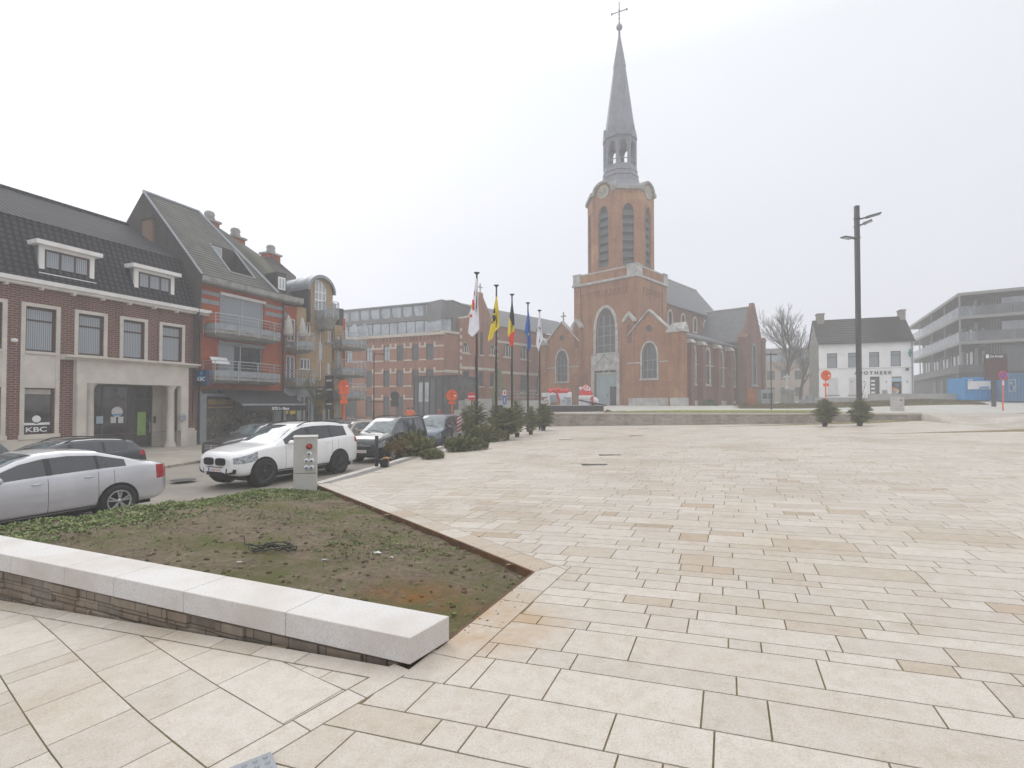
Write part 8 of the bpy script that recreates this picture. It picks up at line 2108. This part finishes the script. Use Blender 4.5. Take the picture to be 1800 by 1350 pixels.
# ============================================================ TREES
M['bark'] = mat('grey_bark', (.115, .10, .088), (.075, .066, .058), .9, 6); M['fir'] = mat('fir_green', (.24, .27, .11), (.12, .15, .06), .8, 3, c3=(.33, .27, .13), s3=1.5)
M['firbrown'] = mat('withered_fir', (.40, .24, .10), (.20, .16, .07), .85, 4); M['trunk'] = mat('fir_trunk', (.13, .085, .05), (.09, .06, .04), .9, 8)
def fir_parts(h, r, seed, dens=1.0, lean=0, sparse_top=.0, start=.14):
    rn = random.Random(seed); tr, cr = MB(), MB()
    tr.tube((0, 0, 0), (0, 0, h*.97), .032*h/1.8, .006, n=7)
    z = h*start
    while z < h*.97:
        f = 1-(z-h*start)/(h*(1-start)); nb = max(3, int((4+5*f)*dens))
        for i in range(nb):
            a = rn.uniform(0, 2*math.pi); L = r*(min(1, f*1.25)**.62)*min(1, .55+(1-f)*1.8)*rn.uniform(.5, 1.25)+.04; up = rn.uniform(.25, .75)+.35*(1-f); zz = z+rn.uniform(-.03, .03)
            dx, dy = math.cos(a), math.sin(a); pts = [Vector((dx*L*t, dy*L*t, zz+L*(up*t-.35*t*t))) for t in (0, .35, .7, 1)]
            tr.path(pts, .006, 3)
            ns = max(4, int(L/.055))
            for k in range(ns):
                t = .18+.82*k/ns; b = pts[0].lerp(pts[3], t); b.z = zz+L*(up*t-.35*t*t)
                for s_ in (-1, 1):
                    l = (.16*(1-t*.6)+.05)*rn.uniform(.7, 1.2)*(L/.5+.6)*.75; sa = a+s_*rn.uniform(.5, 1.1); e = b+Vector((math.cos(sa)*l, math.sin(sa)*l, rn.uniform(-.03, .05)))
                    # a twig with bristling needles: crossed slivers
                    d = (e-b); side = Vector((-d.y, d.x, 0)).normalized()*.020; upv = Vector((0, 0, .018))
                    m_ = b.lerp(e, .55)
                    cr.add([b, m_+side, e, m_-side], [(0, 1, 2, 3)]); cr.add([b, m_+upv, e, m_-upv], [(0, 1, 2, 3)])
                    for q in range(2):
                        c0 = b.lerp(e, rn.uniform(.2, .9)); w = Vector((rn.uniform(-1, 1), rn.uniform(-1, 1), rn.uniform(-.4, .9))).normalized()*.045
                        cr.add([c0-side*.4, c0+side*.4, c0+w+d*.15], [(0, 1, 2)])
        z += h*.045*rn.uniform(.7, 1.25)
    return tr, cr
FB = {}
for key, args in {'a': (2.0, .62, 1, 1.1), 'b': (1.7, .66, 2, 1.9), 'c': (2.3, .68, 3, 1.0)}.items():
    tr, cr = fir_parts(*args)
    o = empty('potted_fir', (0, 0, -3.6)); tr.build('trunk', M['trunk'], o); cr.build('crown', M['fir'], o)
    MB().lathe([(.12, 0), (.16, .20), (.17, .26), (.15, .26), (.001, .24)], 12).build('pot', M['black'], o); FB[key] = [o, False]
def place_fir(key, px, py, ptop, lab, group='potted firs around the square', rz=0, f=gz, cat='potted fir tree', hh=None):
    src = FB[key]; p = gpt(px, py, f); H = atd(px, ptop, p.y).z-p.z; o = src[0] if not src[1] else copy_tree(src[0]); src[1] = True
    s = H/{'a': 2.0, 'b': 1.7, 'c': 2.3}[key]; o.location = p; o.scale = (s, s, s); o.rotation_euler = (0, 0, rz); tag(o, lab, cat, group); return o
o = place_fir('b', 1450, 750, 701, 'bushy potted fir in front of the orange backed sign by the terrace wall', rz=.5); pass
o = place_fir('b', 1512, 749, 702, 'bushy potted fir hiding the foot of the tall light mast', rz=2.2); pass
place_fir('c', 838, 776, 702, 'spiky fir at the foot of the nearest flagpole', rz=1)
place_fir('a', 824, 772, 712, 'low thin fir left of the nearest flagpole', rz=3)
place_fir('a', 872, 769, 712, 'fir standing at the foot of the second flagpole', rz=4)
place_fir('b', 891, 773, 716, 'fir in a low dark pot between the second and third flagpole', rz=5)
place_fir('c', 909, 768, 702, 'tall potted fir just right of the middle flagpole', rz=.2)
place_fir('a', 933, 764, 714, 'potted fir just right of the fourth flagpole', rz=1.7)
place_fir('b', 955, 757, 709, 'dense potted fir just right of the farthest flagpole', rz=2.9)
# felled firs lying on the ground
def lying(px, py, L_, r, seed, az, lab, brown=False, squash=.62):
    p = gpt(px, py); tr, cr = fir_parts(L_, r, seed, 2.1, start=.08); rn = random.Random(seed)
    Mx = Matrix.Rotation(az, 4, 'Z') @ Matrix.Translation((0, 0, r*squash*.55)) @ Matrix.Diagonal((1, 1, squash, 1)) @ Matrix.Rotation(R(90), 4, 'Y') @ Matrix.Translation((0, 0, -L_*.5))
    t = empty('felled_fir', tuple(p), 0, lab, 'fir tree', 'felled firs lying by the kerb')
    for m in (tr, cr):
        m.xf(Mx); m.v = [(v[0], v[1], max(v[2], .01+rn.random()*.03)) for v in m.v]
    tr.build('trunk', M['trunk'], t)
    if brown:
        g, b = MB(), MB(); g.v = cr.v; b.v = list(cr.v)
        for f in cr.f:
            c = cr.v[f[0]]; lx = c[0]*math.cos(-az)-c[1]*math.sin(-az)
            (b if (lx > L_*.02 and c[2] < .75 and noise.noise(Vector(c)*2.5) > -.15) else g).f.append(f)
        g.sm = [False]*len(g.f); b.sm = [False]*len(b.f); g.build('crown', M['fir'], t); b.build('withered_twigs', M['firbrown'], t)
    else: cr.build('crown', M['fir'], t)
lying(722, 800, 2.0, .72, 31, R(172), 'felled fir with brown withered side lying next to the black plant pot', True, .78)
lying(760, 806, .9, .3, 35, R(160), 'small broken fir branch at the right tip of the withered fir', False, .7)
lying(817, 792, 1.9, .62, 32, R(10), 'felled dark green fir lying flat, second from the bollard with the pot', False, .62)
lying(852, 777, 2.4, .72, 33, R(12), 'felled fir heaped at the foot of the nearest flagpole', False, .75)
# scattered needles
nd = MB(); rn = random.Random(12)
for _ in range(500):
    px, py = rn.gauss(850, 60), rn.gauss(790, 12)
    if py < 765 or px < 700 or px > 990: continue
    p = gpt(px, py); a = rn.uniform(0, 6.3); l = rn.uniform(.03, .12); nd.add([(p.x, p.y, p.z+.006), (p.x+l*math.cos(a), p.y+l*math.sin(a), p.z+.012), (p.x+l*math.cos(a+.2)*.5, p.y+l*math.sin(a+.2)*.5, p.z+.01)], [(0, 1, 2)])
tag(nd.build('fallen_needles', M['firbrown']), 'scattered fir twigs and needles on the paving near the felled firs', 'needles', kind='stuff')
# bare trees
def bare_tree(px, pbase, ptop, D, seed, lab, spread=.42, zb=None, r0=.2, depth=6, name='bare_tree', twig=None, tilt=0):
    p = atd(px, pbase, D); zb = p.z if zb is None else zb; H = atd(px, ptop, D).z-zb; t = empty(name, (p.x, D, zb), 0, lab, 'bare tree', 'leafless trees'); rn = random.Random(seed)
    tm, cm = MB(), MB()
    def grow_(pos, d, L, r, lev):
        m = tm if lev < 2 else cm; segs_ = 3 if lev < 3 else 2; q = pos
        for k in range(segs_):
            d2 = (d+Vector((rn.uniform(-1, 1), rn.uniform(-1, 1), rn.uniform(-.3, .6)))*.12).normalized(); e = q+d2*L/segs_; m.tube(q, e, r*(1-.25*k/segs_), r*(1-.25*(k+1)/segs_), n=7 if lev < 2 else 4 if lev < 4 else 3, cap=False); q, d = e, d2
            if lev < depth and (lev > 0 or k > 0):
                for _ in range(1 if lev < 2 else 2 if rn.random() < .6 else 1):
                    a = rn.uniform(0, 6.3); o_ = d.orthogonal().normalized(); o_.rotate(Matrix.Rotation(a, 3, d)); nd_ = (d*(1-spread*.55)+o_*spread*1.35+Vector((0, 0, .22))).normalized()
                    grow_(q, nd_, L*rn.uniform(.50, .72), r*.50, lev+1)
        if lev < depth: grow_(q, (d+Vector((rn.uniform(-.2, .2), rn.uniform(-.2, .2), .1))).normalized(), L*rn.uniform(.62, .8), r*.68, lev+1)
    grow_(Vector((0, 0, 0)), Vector((tilt, 0, 1)).normalized(), H*.34, r0, 0)
    zmax = max(v[2] for v in cm.v); s = H/zmax
    for m in (tm, cm): m.v = [(v[0]*s, v[1]*s, v[2]*s) for v in m.v]
    tm.build('trunk', M['bark'], t); cm.build('crown', twig or M['bark'], t)
bare_tree(1383, 700, 527, 66, 5, 'larger bare tree behind the white statue', zb=-.3, depth=6, r0=.26)
bare_tree(1407, 700, 585, 70, 9, 'smaller bare tree right of the statue, against the beige building', zb=-.3, depth=5, r0=.2)
bare_tree(1430, 702, 655, 58, 14, 'small bare sapling at the left corner of the pharmacy', zb=0, depth=4, r0=.07)
bare_tree(566, 742, 652, 32, 21, 'young street tree with mossy twigs in front of the corner building', spread=.26, zb=-2.45, depth=5, r0=.07, twig=mat('mossy_twig', (.17, .155, .085), (.11, .105, .05), .9, 6), name='young_tree')
bare_tree(1512, 750, 672, 31, 23, 'thin leafless shoots rising beside the tall light mast', spread=.2, depth=3, r0=.02)
# conifer at the school wing
tr, cr = fir_parts(6.2, 1.75, 41, 1.6, start=.05); p = atd(877, 716, 64); t = empty('conifer', (p.x, 64, -1.2), 0, 'dark green conical conifer against the old school wing', 'conifer tree')
cr.v = [(v[0]*1.0, v[1]*1.0, v[2]) for v in cr.v]; H = atd(877, 647, 64).z+1.2; s = H/6.2
big_ = MB(); rn = random.Random(2)
for _ in range(5200):
    z = rn.random()**.8*H; f = 1-z/H; rr_ = 1.35*(f**.7)*rn.uniform(.55, 1.05)+.05; a = rn.uniform(0, 6.3); c = Vector((rr_*math.cos(a), rr_*math.sin(a), z)); u = Vector((rn.uniform(-1, 1), rn.uniform(-1, 1), rn.uniform(-1, .6))).normalized()*.16; w = u.orthogonal().normalized()*.05
    big_.add([c-w, c+w, c+u], [(0, 1, 2)])
MB().tube((0, 0, 0), (0, 0, H*.95), .12, .02).build('trunk', M['trunk'], t); big_.build('crown', M['fir'], t)
# shrub at the church side
def shrub(px, py, D, w, h, n, lab, mt, f=tz):
    p = atd(px, py, D); t = empty('shrub', (p.x, D, f(p.x, D)), 0, lab, 'shrub'); rn = random.Random(px); m = MB(); s_ = MB()
    for _ in range(n):
        a = rn.uniform(0, 6.3); e = rn.uniform(0, 1.5); r_ = rn.uniform(.5, 1); c = Vector((w*r_*math.cos(a)*math.cos(e), w*.6*r_*math.sin(a)*math.cos(e), h*r_*math.sin(e))); u = Vector((rn.uniform(-1, 1), rn.uniform(-1, 1), rn.uniform(-1, 1))).normalized()*.08; v = u.orthogonal().normalized()*.04
        m.add([c-v, c+u, c+v, c-u], [(0, 1, 2, 3)])
    for _ in range(8): a = rn.uniform(0, 6.3); s_.tube((0, 0, 0), (w*.6*math.cos(a), w*.4*math.sin(a), h*.7), .02, n=4)
    m.build('foliage', mt, t); s_.build('stems', M['bark'], t)
M['shrubm'] = mat('shrub_green', (.07, .09, .04), (.04, .055, .025), .8, 4)
shrub(1247, 713, 55.5, 1.1, .75, 900, 'low dark shrub at the foot of the church side wall', M['shrubm'])
shrub(1068, 722, 42, .35, .25, 200, 'small brown heap of twigs beside the stage end', M['firbrown'])
# ============================================================ PEOPLE (far away, seen from behind)
M['skin'] = mat('skin', (.45, .28, .20)); M['hivis'] = mat('hi_vis_orange', (.85, .20, .02), (.75, .15, .02), .7, 4); M['trouser'] = mat('dark_trousers', (.03, .035, .05)); M['hair'] = mat('dark_hair', (.04, .03, .02)); M['redcoat'] = mat('dull_red_coat', (.35, .05, .04), (.28, .04, .035))
def person(px, ptop, D, zb, coat, lab, face, arm=.12):
    c = atd(px, ptop, D); H = 1.76; t = empty('person', (c.x, D, zb), face, lab, 'person', 'people by the old school'); h = H
    jt = [((0, 0, .53*h), .085), ((0, 0, .62*h), (.10, .085)), ((0, 0, .75*h), (.13, .09)), ((0, 0, .82*h), (.075, .06)), ((0, .0, .87*h), .042), ((0, -.01, .915*h), .07), ((0, -.01, .96*h), .075),
          ((.17, 0, .80*h), .05), ((.21, .02, .64*h), .042), ((.19, -.08-arm, .52*h), .032), ((.18, -.14-arm, .47*h), .024), ((-.17, 0, .80*h), .05), ((-.22, .02, .64*h), .042), ((-.2, -.06, .51*h), .032), ((-.2, -.09, .46*h), .024),
          ((.09, 0, .50*h), .08), ((.10, -.02, .28*h), .06), ((.10, .02, .06*h), .04), ((.10, -.12, .02*h), .035), ((-.09, 0, .50*h), .08), ((-.10, .02, .28*h), .06), ((-.11, .06, .06*h), .04), ((-.11, -.07, .02*h), .035)]
    E = [(0, 1), (1, 2), (2, 3), (3, 4), (4, 5), (5, 6), (3, 7), (7, 8), (8, 9), (9, 10), (3, 11), (11, 12), (12, 13), (13, 14), (0, 15), (15, 16), (16, 17), (17, 18), (0, 19), (19, 20), (20, 21), (21, 22)]
    skinned('body', jt, E, M['skin'], t, 1)
    def grow2(idx, e): 
        m_ = {i: k for k, i in enumerate(idx)}; J_ = []
        for i in idx:
            r = jt[i][1]; r = tuple(x+e for x in r) if isinstance(r, tuple) else r+e; J_.append((jt[i][0], r))
        return J_, [(m_[a], m_[b]) for a, b in E if a in m_ and b in m_]
    a, b = grow2([0, 1, 2, 3, 7, 8, 9, 11, 12, 13], .022); skinned('jacket', a, b, coat, t, 1)
    a, b = grow2([0, 15, 16, 17, 19, 20, 21], .016); skinned('trousers', a, b, M['trouser'], t, 1)
    MB().sphere((0, .012, .955*h), .092, 10, 7, (1, 1.05, 1.02)).build('hair', M['hair'], t)
    for x in (.10, -.11): MB().sphere((x, -.05, .03), .075, 8, 5, (.6, 1.8, .6)).build('shoe', M['black'], t)
    f = MB()
    for x in (-.03, .03): f.sphere((x, -.084, .915*h), .009, 6, 4)
    f.sphere((0, -.098, .895*h), .014, 6, 4, (.8, 1, 1.2)).build('facial_features', M['hair'], t)
person(717.5, 718, 47, -2.20, M['hivis'], 'person in an orange work jacket, left one of the two standing before the school', R(165))
person(724.5, 720, 48, -2.20, M['hivis'], 'person in an orange work jacket, right one of the two standing before the school', R(200))
person(772.5, 715, 48, -2.18, M['redcoat'], 'person in a dull red coat by the dark glass entrance box', R(150), .2)
# bicycles by the gateway
def bicycle(px, D, zb, ang, lab):
    p = atd(px, 740, D); t = empty('bicycle', (p.x, D, zb), ang, lab, 'bicycle', 'bicycles parked by the school gateway')
    for x in (-.52, .52):
        w = MB()
        for i in range(18):
            a, b = 2*math.pi*i/18, 2*math.pi*(i+1)/18; w.tube((x+.33*math.cos(a), 0, .34+.33*math.sin(a)), (x+.33*math.cos(b), 0, .34+.33*math.sin(b)), .02, n=4)
        for i in range(5): a = math.pi*i/5; w.tube((x-.32*math.cos(a), 0, .34-.32*math.sin(a)), (x+.32*math.cos(a), 0, .34+.32*math.sin(a)), .004, n=3)
        w.build('wheel', M['black'], t)
    f = MB(); f.path([(.52, 0, .34), (.05, 0, .34), (.18, 0, .82), (-.36, 0, .80), (.05, 0, .34)], .018, 5).path([(.52, 0, .34), (.18, 0, .82)], .012, 4).path([(-.52, 0, .34), (-.40, 0, .66), (-.34, 0, .95)], .018, 5); f.build('frame', M['grey'], t)
    MB().tube((.18, 0, .82), (.2, 0, .92), .014).sphere((.22, 0, .94), .12, 8, 5, (1, .6, .3)).build('saddle', M['black'], t); MB().path([(-.34, 0, .95), (-.30, 0, 1.02), (-.28, .25, 1.02), (-.18, .28, 1.02)], .014, 5).path([(-.30, 0, 1.02), (-.28, -.25, 1.02), (-.18, -.28, 1.02)], .014, 5).build('handlebar', M['darkmetal'], t)
bicycle(606, 50, -2.28, R(60), 'dark bicycle, leftmost before the school gateway'); bicycle(614, 50.5, -2.28, R(75), 'dark bicycle, middle one before the school gateway'); bicycle(621, 51, -2.28, R(50), 'dark bicycle, rightmost before the school gateway')
# ============================================================ HAZE (even fog round everything)
hz = MB().box(-70, 110, -14, 125, -3.9, 56).build('haze', bpy.data.materials.new('fog'))
tag(hz, 'pale grey winter fog filling the air over the square', 'fog', kind='stuff')
hm = hz.data.materials[0]; hm.use_nodes = True; ht = hm.node_tree
for n in list(ht.nodes): ht.nodes.remove(n)
ho = ht.nodes.new('ShaderNodeOutputMaterial'); pv = ht.nodes.new('ShaderNodeVolumePrincipled')
pv.inputs['Color'].default_value = (.99, .995, 1.0, 1); pv.inputs['Density'].default_value = .0038; pv.inputs['Anisotropy'].default_value = .0
ht.links.new(pv.outputs[0], ho.inputs['Volume'])
